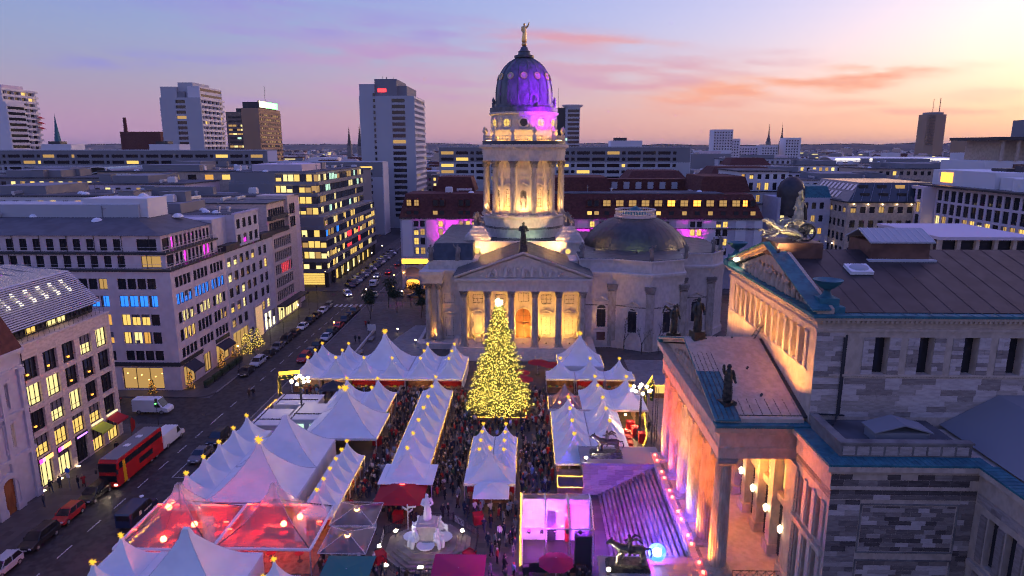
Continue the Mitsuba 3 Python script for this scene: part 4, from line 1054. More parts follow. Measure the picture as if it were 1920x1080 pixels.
flat_house(-160, -128, 285, 306, 34.5, 'plaster_rose', 'rose flat house close under the apartment slab', 1, .3)
flat_house(-112, -80, 306, 322, 31, 'panel_white', 'pale flat house between the glass building and the slab', 1, .3)
flat_house(96, 126, 285, 300, 32.5, 'plaster_lilac', 'lilac flat-roofed house right of the red hip roof', 1, .4)
flat_house(128, 170, 338, 360, 34.0, 'panel_white', 'white flat house in front of the long pale wall', 1, .3)
flat_house(176, 236, 360, 384, 34.5, 'plaster_rose', 'rose roof block below the glass vault', 1, .2)
flat_house(236, 292, 330, 350, 35, 'panel_white', 'pale block with a thin light row at right below the vault', 1, .3)
flat_house(180, 226, 240, 262, 33.5, 'panel_grey', 'grey flat roof block behind the grid building', 1, .2)
flat_house(38, 62, 262, 284, 30, 'roof_tile', 'red-roofed wing behind the hotel, left of the white corner house', 1, .2, 'roof_tile', 3.0, True)
bb = thing('glass_vault', 'long lit glass barrel vault of an arcade at the right', 'building')
m = MB(); ph = np.linspace(0, np.pi, 13)
m.loft([np.c_[np.full(13, x), 462 - 13 * np.cos(ph), 30.3 + 6.2 * np.sin(ph)] for x in np.linspace(200, 278, 14)], closed=False, caps=False)
part('glazing', bb, m, 'white_gloss', smooth=True)
for x in np.linspace(200, 278, 27): part('rib', bb, lambda: MB().loft([np.c_[np.full(13, dx), -13.15 * np.cos(np.linspace(0, np.pi, 13)), 6.35 * np.sin(np.linspace(0, np.pi, 13))] for dx in (-.15, .15)], closed=False, caps=False), 'aluminium', M=M4(t=(x, 462, 30.3)), cache='vrib')
part('light_strip', bb, MB().box(202, 277, 450.2, 450.9, 34.6, 35.6), 'frame_white', emit='white')
part('wall', bb, MB().box(196, 280, 449, 475, 0, 30.2), 'stone_sand')
# arched glass roof at left
bb = thing('glass_barrel_roof', 'arched glass roof rising among the flat roofs at left', 'building')
m = MB()
m.loft([np.c_[-152 + 8.5 * np.cos(ph), np.full(13, y), 29 + 7 * np.sin(ph)] for y in (236, 258)], closed=False, caps=False)
part('glazing', bb, m, 'panel_glass', smooth=True)
for r, y in ((8.7, 236), (8.7, 258), (6.4, 235.8)):
    m = MB()
    for k in range(12): m.bar((-152 + r * math.cos(ph[k]), y, 29 + r * .82 * math.sin(ph[k])), (-152 + r * math.cos(ph[k + 1]), y, 29 + r * .82 * math.sin(ph[k + 1])), .2)
    part('arch_rib', bb, m, 'aluminium')
part('wall', bb, MB().box(-240, -130, 235, 262, 0, 29), 'panel_blue')

# churches and single landmarks on the skyline
for x, y, zt, w, mt, lb in ((-212 * 3.3, 1000, 92, 9, 'copper_green', 'church with a thin green spire on the skyline at left'), (-395, 1500, 88, 9, 'roof_seam', 'dark pointed church spire right of the orange tower'), (-322, 1300, 86, 9, 'roof_seam', 'second dark church spire near the tall tower block')):
    c = thing('church', lb, 'church')
    part('tower', c, MB().box(x - w / 2, x + w / 2, y - w / 2, y + w / 2, 0, zt * .52), 'roof_tile' if mt == 'copper_green' else 'stone_dark')
    part('spire', c, MB().lathe([(w * .55, zt * .52), (w * .22, zt * .78), (0, zt)], 8, (x, y, 0)), mt)
c = thing('twin_spired_church', 'distant church with two thin dark spires on the right skyline', 'church')
for x in (868, 915):
    part('tower', c, MB().box(x - 7, x + 7, 2480, 2494, 0, 62), 'stone_dark'); part('spire', c, MB().lathe([(8, 62), (3, 84), (0, 128)], 8, (x, 2487, 0)), 'roof_seam')
part('nave', c, MB().box(862, 925, 2494, 2560, 0, 52), 'stone_dark')
c = thing('gasworks', 'red brick works hall with a chimney at the left skyline', 'building')
part('hall', c, MB().box(-520, -468, 860, 900, 0, 62), 'roof_tile'); part('chimney', c, MB().bar((-518, 870, 62), (-518, 870, 80), 2.4, 8, 1.8), 'roof_tile')
c = thing('high_rise_group', 'pale blue high-rise flats on the skyline right of the apartment slab', 'building')
for x0, x1, y, z in ((205, 226, 760, 62), (226, 236, 765, 52), (240, 262, 780, 44), (262, 280, 770, 45), (286, 303, 765, 53)):
    bl = part('block', c, MB().box(x0, x1, y, y + 18, 0, z), 'panel_white')
    m = MB()
    for k in range(7):
        for j in range(int((x1 - x0) / 3)): m.box(x0 + .8 + 3 * j, x0 + 2.3 + 3 * j, y - .15, y, z - 4 - 3 * k, z - 2.4 - 3 * k)
    part('window', bl, m, 'pane_dark', kind='stuff')
c = thing('brown_office', 'square brown office block under the lone tower at right', 'building')
part('wall', c, MB().box(525, 560, 830, 860, 0, 52), 'panel_orange'); m = MB()
for k in range(6):
    for j in range(6): m.box(528 + j * 5.3, 531 + j * 5.3, 829.8, 830, 22 + 4.4 * k, 24.5 + 4.4 * k)
part('window', c, m, 'frame_dark', emit='warm_dim', kind='stuff')

# ---- the mass of the far city: uncountable roofs, and its lights
rs = np.random.RandomState(11)
far = [MB() for _ in range(5)]; fm = ('panel_white', 'plaster_rose', 'stone_sand', 'panel_grey', 'roof_tile'); fl = MB(); wd = MB()
for i in range(2600):
    d = 390 + 5200 * rs.rand() ** 1.7
    a = math.radians(-41 + 82 * rs.rand())
    x, y = d * math.sin(a), d * math.cos(a)
    if y < 345 and -340 < x < 100: continue
    w, l, h = 9 + 26 * rs.rand(), 9 + 18 * rs.rand(), 15 + 13 * rs.rand() + (16 * rs.rand() if rs.rand() < .05 else 0)
    k = rs.choice(5, p=(.26, .2, .2, .24, .1))
    r = .3 * (rs.rand() - .5)
    far[k].obox((x, y, h / 2), w / 2, l / 2, h / 2, r)
    if rs.rand() < .5: far[(k + 2) % 4].obox((x + 1, y + 2, h + 1), w / 4, l / 4, 1.2, r)
    elif rs.rand() < .35: far[4].obox((x, y, h + .6), w / 2 + .3, l / 2 + .3, .6, r)
    for j in range(rs.randint(0, 4)):
        if d < 2600 and rs.rand() < .6:
            s = .0011 * d
            fl.box(x + w * (rs.rand() - .5), x + w * (rs.rand() - .5) * .2 + s, y - l / 2 - .6, y - l / 2 - .4, h - 2.5 - 3 * j, h - 2.5 - 3 * j + max(1.1, s * .8))
for i in range(900):
    d = 500 + 5200 * rs.rand() ** 1.2; a = math.radians(-40 + 80 * rs.rand()); x, y = d * math.sin(a), d * math.cos(a); r = 5 + 9 * rs.rand()
    wd.lathe([(0, 12 + r), (r * .7, 11 + r * .7), (r, 8 + r * .2), (r * .8, 6), (0, 4)], 6, (x, y, 0))
c = thing('far_city', 'sea of far roofs and blocks running to the horizon', 'city', kind='stuff')
for k in range(5): part('roofs', c, far[k], fm[k], kind='stuff')
part('lit_windows', c, fl, 'frame_dark', emit='warm_pale', kind='stuff')
whole('far_trees', wd, 'hill_wood', 'dark tree crowns scattered between the far roofs', 'trees', kind='stuff', smooth=False)
# ================================================================== FIGURES: joints and radii, joined into one surface
def ball(p, r, n=8): return m3.Manifold.sphere(float(r), n).translate([float(v) for v in p])


def body(chains, n=8, smooth=0):
    """chains: lists of (point, radius); neighbours in a chain are joined by the hull of their balls."""
    parts = []
    for ch in chains:
        for (p, r), (q, s) in zip(ch[:-1], ch[1:]):
            parts.append(m3.Manifold.batch_hull([ball(p, r, n), ball(q, s, n)]))
    u = m3.Manifold.batch_boolean(parts, m3.OpType.Add)
    g = u.to_mesh(); v, f = g.vert_properties[:, :3].astype(float), g.tri_verts
    if smooth:
        t = trimesh.Trimesh(v, f); trimesh.smoothing.filter_taubin(t, iterations=smooth); v, f = np.array(t.vertices), np.array(t.faces)
    return v, f


def draped(seed=0, arm=0, wings=False):
    """A robed standing statue one metre tall, facing -y."""
    r = random.Random(seed); j = lambda a: (r.random() - .5) * a
    ch = [[((0, 0, .06), .125), ((.01, 0, .30), .115), ((j(.03), -.01, .50), .105), ((j(.03), 0, .66), .105), ((0, 0, .78), .085), ((0, .005, .85), .042), ((0, -.01, .925), .062)],
          [((-.07, -.03, .05), .085), ((-.05, -.05, .38), .075), ((0, -.02, .55), .09)], [((.07, .03, .05), .085), ((.05, .02, .40), .08)]]
    for s in (-1, 1):
        sh = (s * .115, 0, .765)
        if arm == s: el, ha = (s * .20, -.05, .86), (s * .24, -.09, 1.0)
        elif arm == 2: el, ha = (s * .19, -.04, .62), (s * .08, -.14, .60)
        else: el, ha = (s * (.17 + j(.04)), -.02, .60), (s * (.14 + j(.06)), -.10, .50)
        ch.append([(sh, .055), (el, .042), (ha, .030)])
    if wings:
        for s in (-1, 1): ch.append([((s * .05, .10, .74), .04), ((s * .26, .18, .92), .035), ((s * .34, .20, .70), .02)])
    return body(ch, 8)


def seated(seed=0):
    """A robed seated statue one metre tall."""
    r = random.Random(seed); j = lambda a: (r.random() - .5) * a
    ch = [[((0, .10, .36), .17), ((0, .08, .55), .14), ((j(.04), .05, .72), .12), ((0, .03, .82), .05), ((j(.05), .0, .92), .075)],
          [((-.10, .02, .38), .12), ((-.12, -.24, .38), .10), ((-.12, -.27, .08), .09)], [((.10, .02, .38), .12), ((.14, -.22, .37), .10), ((.12, -.24, .08), .10)],
          [((-.15, .05, .70), .06), ((-.24, -.06, .52), .05), ((-.10, -.20, .48), .04)], [((.15, .05, .70), .06), ((.26, -.04, .56), .05), ((.22, -.16, .66 + j(.1)), .04)]]
    return body(ch, 8)


STATUES = [draped(1), draped(2, 1), draped(3, -1), draped(4, 2), draped(5, 0, True), draped(6, 1, True)]


def statue(label, x, y, z, h, rot=0.0, kind=0, material='stone_dark', group=None, plinth=None, cat='statue'):
    t = thing('statue', label, cat, group)
    part('figure', t, (lambda: STATUES[kind]) if kind < 10 else (lambda: seated(kind)), material, smooth=40, M=place(x, y, z, rot, h), cache=('stat', kind))
    if plinth: part('plinth', t, MB().obox((x, y, z - plinth[1] / 2 + .02), plinth[0], plinth[0], plinth[1] / 2, rot).obox((x, y, z - plinth[1] + .12), plinth[0] * 1.25, plinth[0] * 1.25, .12, rot), material)
    return t


def column_mesh(h, r, n=14, cap='corinthian', flutes=False):
    """Column from z 0 to h with base and capital; returns (shaft, capital) builders."""
    s, c = MB(), MB()
    hb, hc = r * .7, r * (2.1 if cap == 'corinthian' else 1.1)
    s.box(-r * 1.35, r * 1.35, -r * 1.35, r * 1.35, 0, hb * .45)
    prof = [(r * 1.32, hb * .45), (r * 1.36, hb * .62), (r * 1.15, hb * .75), (r * 1.22, hb * .9), (r * 1.02, hb), (r, hb + .1), (r * .99, h * .35), (r * .85, h - hc)]
    if flutes:
        k = 20; t = np.linspace(0, 2 * np.pi, 4 * k, endpoint=False)
        w = np.where(np.arange(4 * k) % 4 < 2, 1.0, .90)
        rings = [np.c_[np.cos(t) * rr * w, np.sin(t) * rr * w, np.full(4 * k, zz)] for rr, zz in ((r, hb), (r * .99, h * .35), (r * .85, h - hc))]
        s.loft(rings); s.lathe(prof[:5], 20)
    else: s.lathe(prof, n)
    a, b = h - hc, h
    if cap == 'corinthian':
        c.lathe([(r * .86, a), (r * .90, a + hc * .1), (r * .88, a + hc * .3), (r * 1.05, a + hc * .62), (r * 1.25, a + hc * .84), (0, a + hc * .84)], n)
        for row, (zz, hh, rr) in enumerate(((a + .05, hc * .38, .98), (a + hc * .34, hc * .40, 1.08))):
            for k in range(8):
                t = (k + .5 * row) * math.pi / 4
                R = rotz(t)
                c.add(np.array([(-.16 * r * 2, rr * r * .95, zz), (.16 * r * 2, rr * r * .95, zz), (.2 * r * 2, rr * r * 1.05, zz + hh * .8), (-.2 * r * 2, rr * r * 1.05, zz + hh * .8), (0, rr * r * 1.28, zz + hh)]) @ R.T, [[0, 1, 2], [0, 2, 3], [3, 2, 4]])
        for k in range(4): c.obox(rotz(math.pi / 4 + k * math.pi / 2) @ np.array([0, r * 1.32, b - hc * .24]), r * .2, r * .14, hc * .11, math.pi / 4 + k * math.pi / 2)
        c.box(-r * 1.3, r * 1.3, -r * 1.3, r * 1.3, b - hc * .14, b)
    else:
        c.lathe([(r * .85, a), (r * .95, a + hc * .25), (r * 1.1, a + hc * .45), (0, a + hc * .45)], n)
        c.box(-r * 1.35, r * 1.35, -r * 1.1, r * 1.1, b - hc * .25, b)
        for sx in (-1, 1):
            for sy in (-1, 1): c.bar((sx * r * 1.15, sy * r * 1.02, a + hc * .5), (sx * r * 1.15, sy * .0, a + hc * .5), r * .38, 10)
    return s, c


def column(parent, x, y, z, h, r, material, rot=0.0, name='column', **kw):
    ck = (round(h, 2), round(r, 2), str(sorted(kw.items())))
    k = part(name, parent, lambda: column_mesh(h, r, **kw)[0], material, smooth=35, M=place(x, y, z, rot), cache=('colS', ck))
    part('capital', k, lambda: column_mesh(h, r, **kw)[1], 'stone_dark' if material == 'stone_column' else material, smooth=35, M=place(x, y, z, rot), cache=('colC', ck))
    return k


def gable_frame(parent, F, w, z, rise, over, deep, material, name='pediment'):
    """Triangular pediment on a facade frame: tympanum, raking cornices, base cornice. u centred on 0."""
    R, O = F
    m = MB(); P = lambda u, d, zz: O + R @ np.array([u, d, zz])
    h = w / 2
    m.add([P(-h, .4, z), P(h, .4, z), P(0, .4, z + rise), P(-h, deep, z), P(h, deep, z), P(0, deep, z + rise)], [[0, 1, 2], [5, 4, 3]])
    t = part(name, parent, m, material)
    m = MB()
    for s in (-1, 1):
        for th, dd, o2 in ((.35, -.15, 0), (.28, -over, .35)):
            a, b = (s * (h + over), z - .05 + o2), (0, z + rise + .25 + o2)
            c = [P(a[0], dd, a[1]), P(b[0], dd, b[1]), P(b[0], dd, b[1] + th * 1.1), P(a[0], dd, a[1] + th)]
            e = [P(a[0], deep, a[1]), P(b[0], deep, b[1]), P(b[0], deep, b[1] + th * 1.1), P(a[0], deep, a[1] + th)]
            m.loft([c, e])
    part('raking_cornice', t, m, material)
    return t


def relief(parent, F, w, z, rise, n, seed, material):
    """Carved figures standing out of a tympanum."""
    R, O = F; r = random.Random(seed)
    for k in range(n):
        u = (k - (n - 1) / 2) / n * w * .82
        room = rise * (1 - abs(u) / (w / 2)) - .35
        if room < .5: continue
        h = min(room, 2.6 * rise / 4.5) * (.8 + .2 * r.random())
        kind = r.randrange(4)
        tilt = roty((u / w) * 1.3 * (1 if r.random() < .7 else -1)) if abs(u) > w * .2 else np.eye(3)
        M = M4(R @ tilt @ np.diag([1.5, 1.5, 1.0]) * h, O + R @ np.array([u, .22, z + .12]))
        part('relief_figure', parent, lambda: STATUES[kind], material, smooth=40, M=M, cache=('stat', kind))
        if k % 2: part('relief_figure', parent, lambda: seated(20 + kind), material, smooth=40, M=M4(R * h * .62, O + R @ np.array([u + .4 * w / n, .3, z + .1])), cache=('seat', kind))


def arched(parent, F, u, z, w, h, name='window', pane='pane_dark', glowing=None, hood=True, material='stone_pale'):
    """Round-headed window standing in an architrave, with a small gabled hood."""
    R, O = F; n = 9; ph = np.linspace(0, np.pi, n)
    M = M4(R, O + R @ np.array([u, 0, z]))
    sp = h - w / 2

    def fr():
        m = MB(); o, i = w / 2 + .32, w / 2
        outl = lambda r: [(-r, 0, 0)] + [(-r * math.cos(t), 0, sp + r * math.sin(t)) for t in ph] + [(r, 0, 0)]
        A, B = np.array(outl(i)), np.array(outl(o))
        for k in range(len(A) - 1):
            c = lambda d: [A[k] + (0, d, 0), B[k] + (0, d, 0), B[k + 1] + (0, d, 0), A[k + 1] + (0, d, 0)]
            m.loft([c(-.16), c(.0)])
        m.box(-o - .25, o + .25, -.3, 0, -.32, 0)
        if hood:
            m.box(-o - .3, o + .3, -.32, 0, h + .5, h + .75)
            for s in (-1, 1): m.loft([[(s * (o + .35), -.4, h + .75), (s * (o + .35), 0, h + .75), (s * (o + .35), 0, h + 1.0), (s * (o + .35), -.4, h + 1.0)], [(0, -.4, h + 1.55), (0, 0, h + 1.55), (0, 0, h + 1.85), (0, -.4, h + 1.85)]])
        return m

    def pn():
        p = np.array([(-w / 2, -.03, 0)] + [(-w / 2 * math.cos(t), -.03, sp + w / 2 * math.sin(t)) for t in ph] + [(w / 2, -.03, 0)])
        return MB().add(np.vstack([p, [(0, -.03, h * .4)]]), [[k + 1, k, len(p)] for k in range(len(p) - 1)] + [[0, len(p) - 1, len(p)]])

    def br():
        m = MB().box(-.05, .05, -.09, -.035, 0, h - .1)
        for k in range(1, 5): m.box(-w / 2, w / 2, -.075, -.035, sp * k / 4 - .03, sp * k / 4 + .03)
        return m
    ck = (round(w, 2), round(h, 2), hood)
    k = part(name, parent, fr, material, M=M, cache=('arF', ck))
    part('pane', k, pn, pane, emit=glowing, M=M, cache=('arP', ck))
    part('glazing_bar', k, br, 'frame_dark', M=M, cache=('arB', ck))
    return k


def hooded(parent, F, u0, u1, z0, z1, glowing, hood=True, frame='stone_pale', nz=4):
    k = window(parent, F, u0, u1, z0, z1, glowing=glowing, nx=2, nz=nz, back=.05)
    m = MB(); o = .28
    fbox(m, F, u0 - o, u0 - .004, -.16, .05, z0 - .1, z1 + o); fbox(m, F, u1 + .004, u1 + o, -.16, .05, z0 - .1, z1 + o); fbox(m, F, u0 - .004, u1 + .004, -.16, .05, z1 + .004, z1 + o); fbox(m, F, u0 - o - .15, u1 + o + .15, -.28, .05, z0 - .4, z0 - .1)
    if hood:
        fbox(m, F, u0 - o - .1, u1 + o + .1, -.3, .05, z1 + .55, z1 + .75)
        R, O = F; c, w = (u0 + u1) / 2, (u1 - u0) / 2 + o + .2
        for s in (-1, 1):
            P = lambda u, d, z: O + R @ np.array([u, d, z])
            m.loft([[P(c + s * w, -.4, z1 + .76), P(c + s * w, .05, z1 + .76), P(c + s * w, .05, z1 + .98), P(c + s * w, -.4, z1 + .98)], [P(c, -.4, z1 + 1.35), P(c, .05, z1 + 1.35), P(c, .05, z1 + 1.6), P(c, -.4, z1 + 1.6)]])
    part('surround', k, m, frame)
    return k


# ================================================================== THE DOMED CATHEDRAL
CX, CY = -1.0, 164.0
D = thing('domed_cathedral', 'floodlit baroque domed church with columned drum and purple-lit dome', 'church')
YELLOW, WARMW, PURPLE, MAG = (1, .52, .085), (1, .58, .20), (.30, .02, 1.0), (.85, .05, .80)
# body behind the portico
m = MB(); m.box(-22.2, 11, 142.3, 186, 0, 14.2); m.box(-14.6, -14.0, 141.6, 142.3, 0, 14.2)
for z0, z1, d in ((14.2, 15.4, .1), (15.4, 16.2, .25), (16.2, 16.9, .8)): m.box(-22.2 - d, 11, 142.3 - d, 186 + d, z0, z1)
m.box(-21.6, 11, 142.9, 185.4, 16.9, 18.9); m.box(-22.2, 12, 141.9, 186, 0, 1.3)
part('wall', D, m, 'stone_pale')
part('east_roof', D, MB().loft([[(-21.8, 143, 18.9), (-12, 143, 18.9), (-12, 185, 18.9), (-21.8, 185, 18.9)], [(-20.6, 146, 22.2), (-12, 146, 22.2), (-12, 182, 22.2), (-20.6, 182, 22.2)]]), 'lead_dome')
m = MB()
for k in range(18): m.bar((-21.4 + k * .5, 143.15, 19.0), (-20.5 + k * .47, 145.95, 22.25), .05)
part('roof_seam', D, m, 'lead_dome')
FB = frame_of((-22.2, 142.3, 0), (1, 0, 0))
hooded(D, FB, 4.2, 6.0, 2.0, 6.2, 'warm_dim'); hooded(D, FB, 4.0, 6.2, 9.5, 11.5, 'warm', hood=False, nz=2)
for x in (-21.6, -19.2): column(D, x, 141.4, 1.2, 13.0, .68, 'stone_column')
part('column_base', D, MB().box(-23.5, -13.9, 138.6, 142.2, 0, 1.2).box(-24.2, -23.5, 140, 186, 0, 1.0), 'stone_pale')
m = MB(); m.box(-22.6, -18.4, 140.5, 142.3, 14.2, 15.4); m.box(-22.9, -18.2, 140.2, 142.3, 15.4, 16.1); m.box(-23.3, -18.0, 139.7, 142.3, 16.1, 16.88); part('entablature', D, m, 'stone_pale')
# north portico
PY_, PW = 134.5, 13.35
FP = frame_of((-.85, 133.6, 0), (1, 0, 0))
m = MB()
for k in range(7): m.box(-15.4 + .0, 13.7, 130.6 + k * .38, 141, .3 * k, .3 * (k + 1))
part('steps', D, m, 'stone_pale')
for x0 in (-15.8, 12.9): part('stair_cheek', D, MB().box(x0, x0 + 1.2, 130.0, 142, 0, 2.3), 'stone_pale')
for k in range(6): column(D, -.85 + (k - 2.5) * 4.92, PY_, 2.1, 11.9, .68, 'stone_column')
for s in (-1, 1): column(D, -.85 + s * 12.3, 139.6, 2.1, 11.9, .68, 'stone_column')
m = MB()
for z0, z1, d in ((14.0, 15.1, 0), (15.1, 16.0, .12), (16.0, 16.3, .4)): m.box(-.85 - PW - d, -.85 + PW + d, 133.7 - d, 142.2, z0, z1)
for k in range(44): m.box(-14.3 + k * .615, -14.0 + k * .615, 133.25, 133.7, 16.02, 16.25)
m.box(-14.9, 13.2, 132.9, 142.2, 16.3, 16.75)
part('entablature', D, m, 'stone_pale')
t = gable_frame(D, FP, 26.6, 16.75, 4.7, .8, 9.5, 'stone_pale')
relief(t, FP, 24, 16.8, 4.6, 11, 5, 'stone_pale')
m = MB()
for s in (-1, 1): m.loft([[(-.85 + s * 14.3, 132.9, 17.2), (-.85 + s * 14.3, 150, 17.2), (-.85 + s * 14.3, 150, 17.35), (-.85 + s * 14.3, 132.9, 17.35)], [(-.85, 132.9, 22.2), (-.85, 150, 22.2), (-.85, 150, 22.4), (-.85, 132.9, 22.4)]])
part('portico_roof', D, m, 'lead_dome')
FW = frame_of((-14.3, 140.6, 0), (1, 0, 0))
m = MB(); facade(m, FW, 26.9, 2.1, 14.0, [(2.1, 8.6, [(12.0, 14.9)])], .8); m.box(-15, 13.3, 141.4, 142.2, 0, 14.0); part('portico_wall', D, m, 'stone_pale')
for i, u in enumerate((3.6, 8.5, 18.4, 23.3)):
    hooded(D, FW, u - .95, u + .95, 2.9, 7.0, 'warm' if i != 1 else 'warm_dim')
    window(D, FW, u - 1.05, u + 1.05, 9.9, 11.8, glowing='warm_dim' if i > 1 else None, nx=2, nz=2, back=-.02)
window(D, FW, 12.4, 14.6, 10.3, 12.2, glowing='warm', nx=2, nz=1, back=-.02)
arched(D, frame_of((-.85, 140.55, 0), (1, 0, 0)), 0, 2.2, 3.3, 6.6, name='portal', pane='wood_door', hood=False)
m = MB(); m.box(-2.3, -.95, 140.3, 140.42, 2.3, 5.6); m.box(-.75, .6, 140.3, 140.42, 2.3, 5.6)
for x in (-2.1, -.55):
    for z in (2.6, 4.1): m.box(x, x + .95, 140.24, 140.3, z, z + 1.2)
part('door', D, m, 'wood_door')
for k in range(5):
    x = -.85 + (k - 2) * 4.92
    flood(D, (x, 136.3, 2.3), (x, 140.6, 9.0), YELLOW, 34 if k == 2 else 21, 66, 46, .14)
flood(D, (-20.4, 141.5, 1.4), (-20.4, 142.3, 7), YELLOW, 7, 50, 35, .12)
# square podium
m = MB(); m.box(CX - 12.7, CX + 12.7, 151.3, 177.3, 16.9, 21.3)
for sx in (-1, 1):
    for y0 in (150.7, 170.7): m.box(CX + sx * 10.45 - 2.85, CX + sx * 10.45 + 2.85, y0, y0 + 7, 16.9, 21.3)
for z0, z1, d in ((21.3, 21.6, .15), (21.6, 22.0, .5)):
    m.box(CX - 12.9 - d, CX + 12.9 + d, 151.1 - d, 177.5, z0, z1)
    for sx in (-1, 1): m.box(CX + sx * 10.45 - 2.9 - d, CX + sx * 10.45 + 2.9 + d, 150.6 - d, 157.7, z0, z1 - .004)
part('podium', D, m, 'stone_pale')
part('podium_roof', D, MB().box(CX - 12.6, CX + 12.6, 151.4, 177, 22.0, 22.12), 'lead_dome')
for x, y in ((-10.4, 150.7), (-5.2, 151.3), (5.0, 151.3), (10.2, 150.7)):
    o = part('round_window', D, MB().lathe([(0, 0), (.62, 0), (.62, .08), (0, .08)], 16), 'frame_dark', emit='warm', M=M4(rotx(math.pi / 2), (CX + x, y + .02, 19.7)))
    part('frame', o, MB().lathe([(.62, 0), (.62, .18), (.85, .18), (.85, 0)], 16), 'stone_pale', M=M4(rotx(math.pi / 2), (CX + x, y + .02, 19.7)))
    m = MB(); yy = y - .06
    for s in (-1, 1): m.box(CX + x + s * 1.75 - .06, CX + x + s * 1.75 + .06, yy, y, 18.4, 21.0)
    m.box(CX + x - 1.8, CX + x + 1.8, yy, y, 20.95, 21.07); m.box(CX + x - 1.8, CX + x + 1.8, yy, y, 18.33, 18.45); part('panel_frame', o, m, 'stone_pale')
for sx in (-1, 1):
    for y in (153.6, 174):
        x = CX + sx * 10.4
        m = MB()
        for z0, z1, r in ((22.0, 22.9, 2.9), (22.9, 23.5, 2.5), (23.5, 24.3, 1.9), (24.3, 25.2, 1.3)): m.box(x - r, x + r, y - r, y + r, z0, z1)
        part('stepped_pedestal', D, m, 'stone_pale')
        if y < 160:
            t = thing('sculpture_group', ('left' if sx < 0 else 'right') + ' stone sculpture group on a stepped pedestal beside the drum base', 'sculpture')
            for i, (dx, dy) in enumerate(((-.55, 0), (.55, .1), (0, .5))): part('figure', t, lambda i=i: (STATUES[3], seated(11), STATUES[5])[i], 'stone_dark', smooth=40, M=place(x + dx, y + dy, 25.2, i * 1.1, 3.2 if i != 1 else 2.6), cache=('grp', i))
# round drum, ring of columns, cella
m = MB().lathe([(9.7, 22.1), (9.7, 26.6), (9.95, 26.7), (10.2, 26.95), (10.2, 27.3), (0, 27.3)], 64, (CX, CY, 0)); part('drum_base', D, m, 'stone_pale', smooth=30)
part('drum_ring', D, MB().lathe([(9.72, 24.1), (9.85, 24.1), (9.85, 24.6), (9.72, 24.6)], 64, (CX, CY, 0)), 'stone_dark', smooth=30)
part('cella', D, MB().lathe([(6.9, 27.3), (7.1, 27.32), (7.1, 28.2), (6.9, 28.3), (6.9, 39.9)], 24, (CX, CY, 0), a0=math.pi / 24), 'stone_pale')
for k in range(12):
    a = math.radians(15 + 30 * k) - math.pi / 2
    column(D, CX + 9.36 * math.cos(a), CY + 9.36 * math.sin(a), 27.3, 12.6, .72, 'stone_column', rot=a)
    part('pilaster', D, lambda: MB().box(-.55, .55, -.35, .0, 27.3, 39.9).box(-.7, .7, -.45, .0, 38.2, 39.85), 'stone_pale', M=place(CX + 6.85 * math.cos(a), CY + 6.85 * math.sin(a), 0, a + math.pi / 2), cache='cpil')
    a = math.radians(30 * k) - math.pi / 2
    if math.sin(a) > .5: continue
    O = (CX + 6.86 * math.cos(a), CY + 6.86 * math.sin(a), 0); U = (-math.sin(a), math.cos(a), 0); Fk = frame_of(O, U)
    if k % 2 == 0:
        arched(D, Fk, 0, 28.9, 1.5, 4.2, name='niche', pane='stone_dark')
        statue('pale statue in a niche of the drum ' + {0: 'facing the market', 2: 'on its right side', 10: 'on its left side'}.get(k, 'on the far side'), CX + 7.15 * math.cos(a), CY + 7.15 * math.sin(a), 29.0, 2.9, a + math.pi / 2, k % 4, 'stone_pale')
    else:
        hooded(D, Fk, -.8, .8, 29.2, 33.2, 'warm')
    m = MB(); fbox(m, Fk, -1.5, 1.5, -.25, 0, 36.0, 36.4); fbox(m, Fk, -1.3, 1.3, -.12, 0, 36.4, 38.2); part('panel', D, m, 'stone_pale')
    b_ = math.radians(15 + 30 * k) - math.pi / 2
for k in range(12):
    a = math.radians(30 * k) - math.pi / 2
    if math.sin(a) > .3: continue
    c, s = math.cos(a), math.sin(a)
    flood(D, (CX + 9.5 * c, CY + 9.5 * s, 27.5), (CX + 7.0 * c, CY + 7.0 * s, 34.5), YELLOW if k % 2 else WARMW, 20, 66, 44, .12)
for z0, z1, r, mt in ((39.9, 41.2, 9.85, 'stone_pale'), (41.2, 42.6, 10.0, 'stone_pale'), (42.6, 43.0, 10.35, 'stone_pale'), (43.0, 43.6, 10.75, 'stone_pale'), (43.6, 44.4, 9.95, 'roof_grey')):
    part('entablature' if mt == 'stone_pale' else 'gallery_floor', D, MB().lathe([(6.0, z0), (r, z0), (r, z1), (6.0, z1)], 64, (CX, CY, 0)), mt)
m = MB()
for k in range(72):
    a = k * math.pi / 36; m.obox((CX + 10.5 * math.cos(a), CY + 10.5 * math.sin(a), 42.85), .14, .2, .12, a + math.pi / 2)
part('dentil', D, m, 'stone_pale', kind='stuff')
mb = MB()
for k in range(12):
    a = math.radians(15 + 30 * k) - math.pi / 2
    x, y = CX + 9.6 * math.cos(a), CY + 9.6 * math.sin(a)
    part('balustrade_post', D, lambda: MB().box(-.42, .42, -.3, .3, 44.4, 45.75), 'stone_pale', M=place(x, y, 0, a + math.pi / 2), cache='bpost')
    part('vase', D, lambda: MB().lathe([(.28, 0), (.16, .15), (.2, .3), (.5, .75), (.52, 1.1), (.3, 1.4), (.38, 1.55), (.12, 1.8), (0, 2.0)], 12), 'stone_pale', smooth=40, M=place(x, y, 45.75), cache='vase')
    for j in range(1, 12):
        t = a + math.radians(30) * j / 12; mb.lathe([(.10, 44.55), (.15, 44.8), (.07, 45.2), (.11, 45.42)], 6, (CX + 9.6 * math.cos(t), CY + 9.6 * math.sin(t), 0))
part('baluster', D, mb, 'stone_pale', kind='stuff')
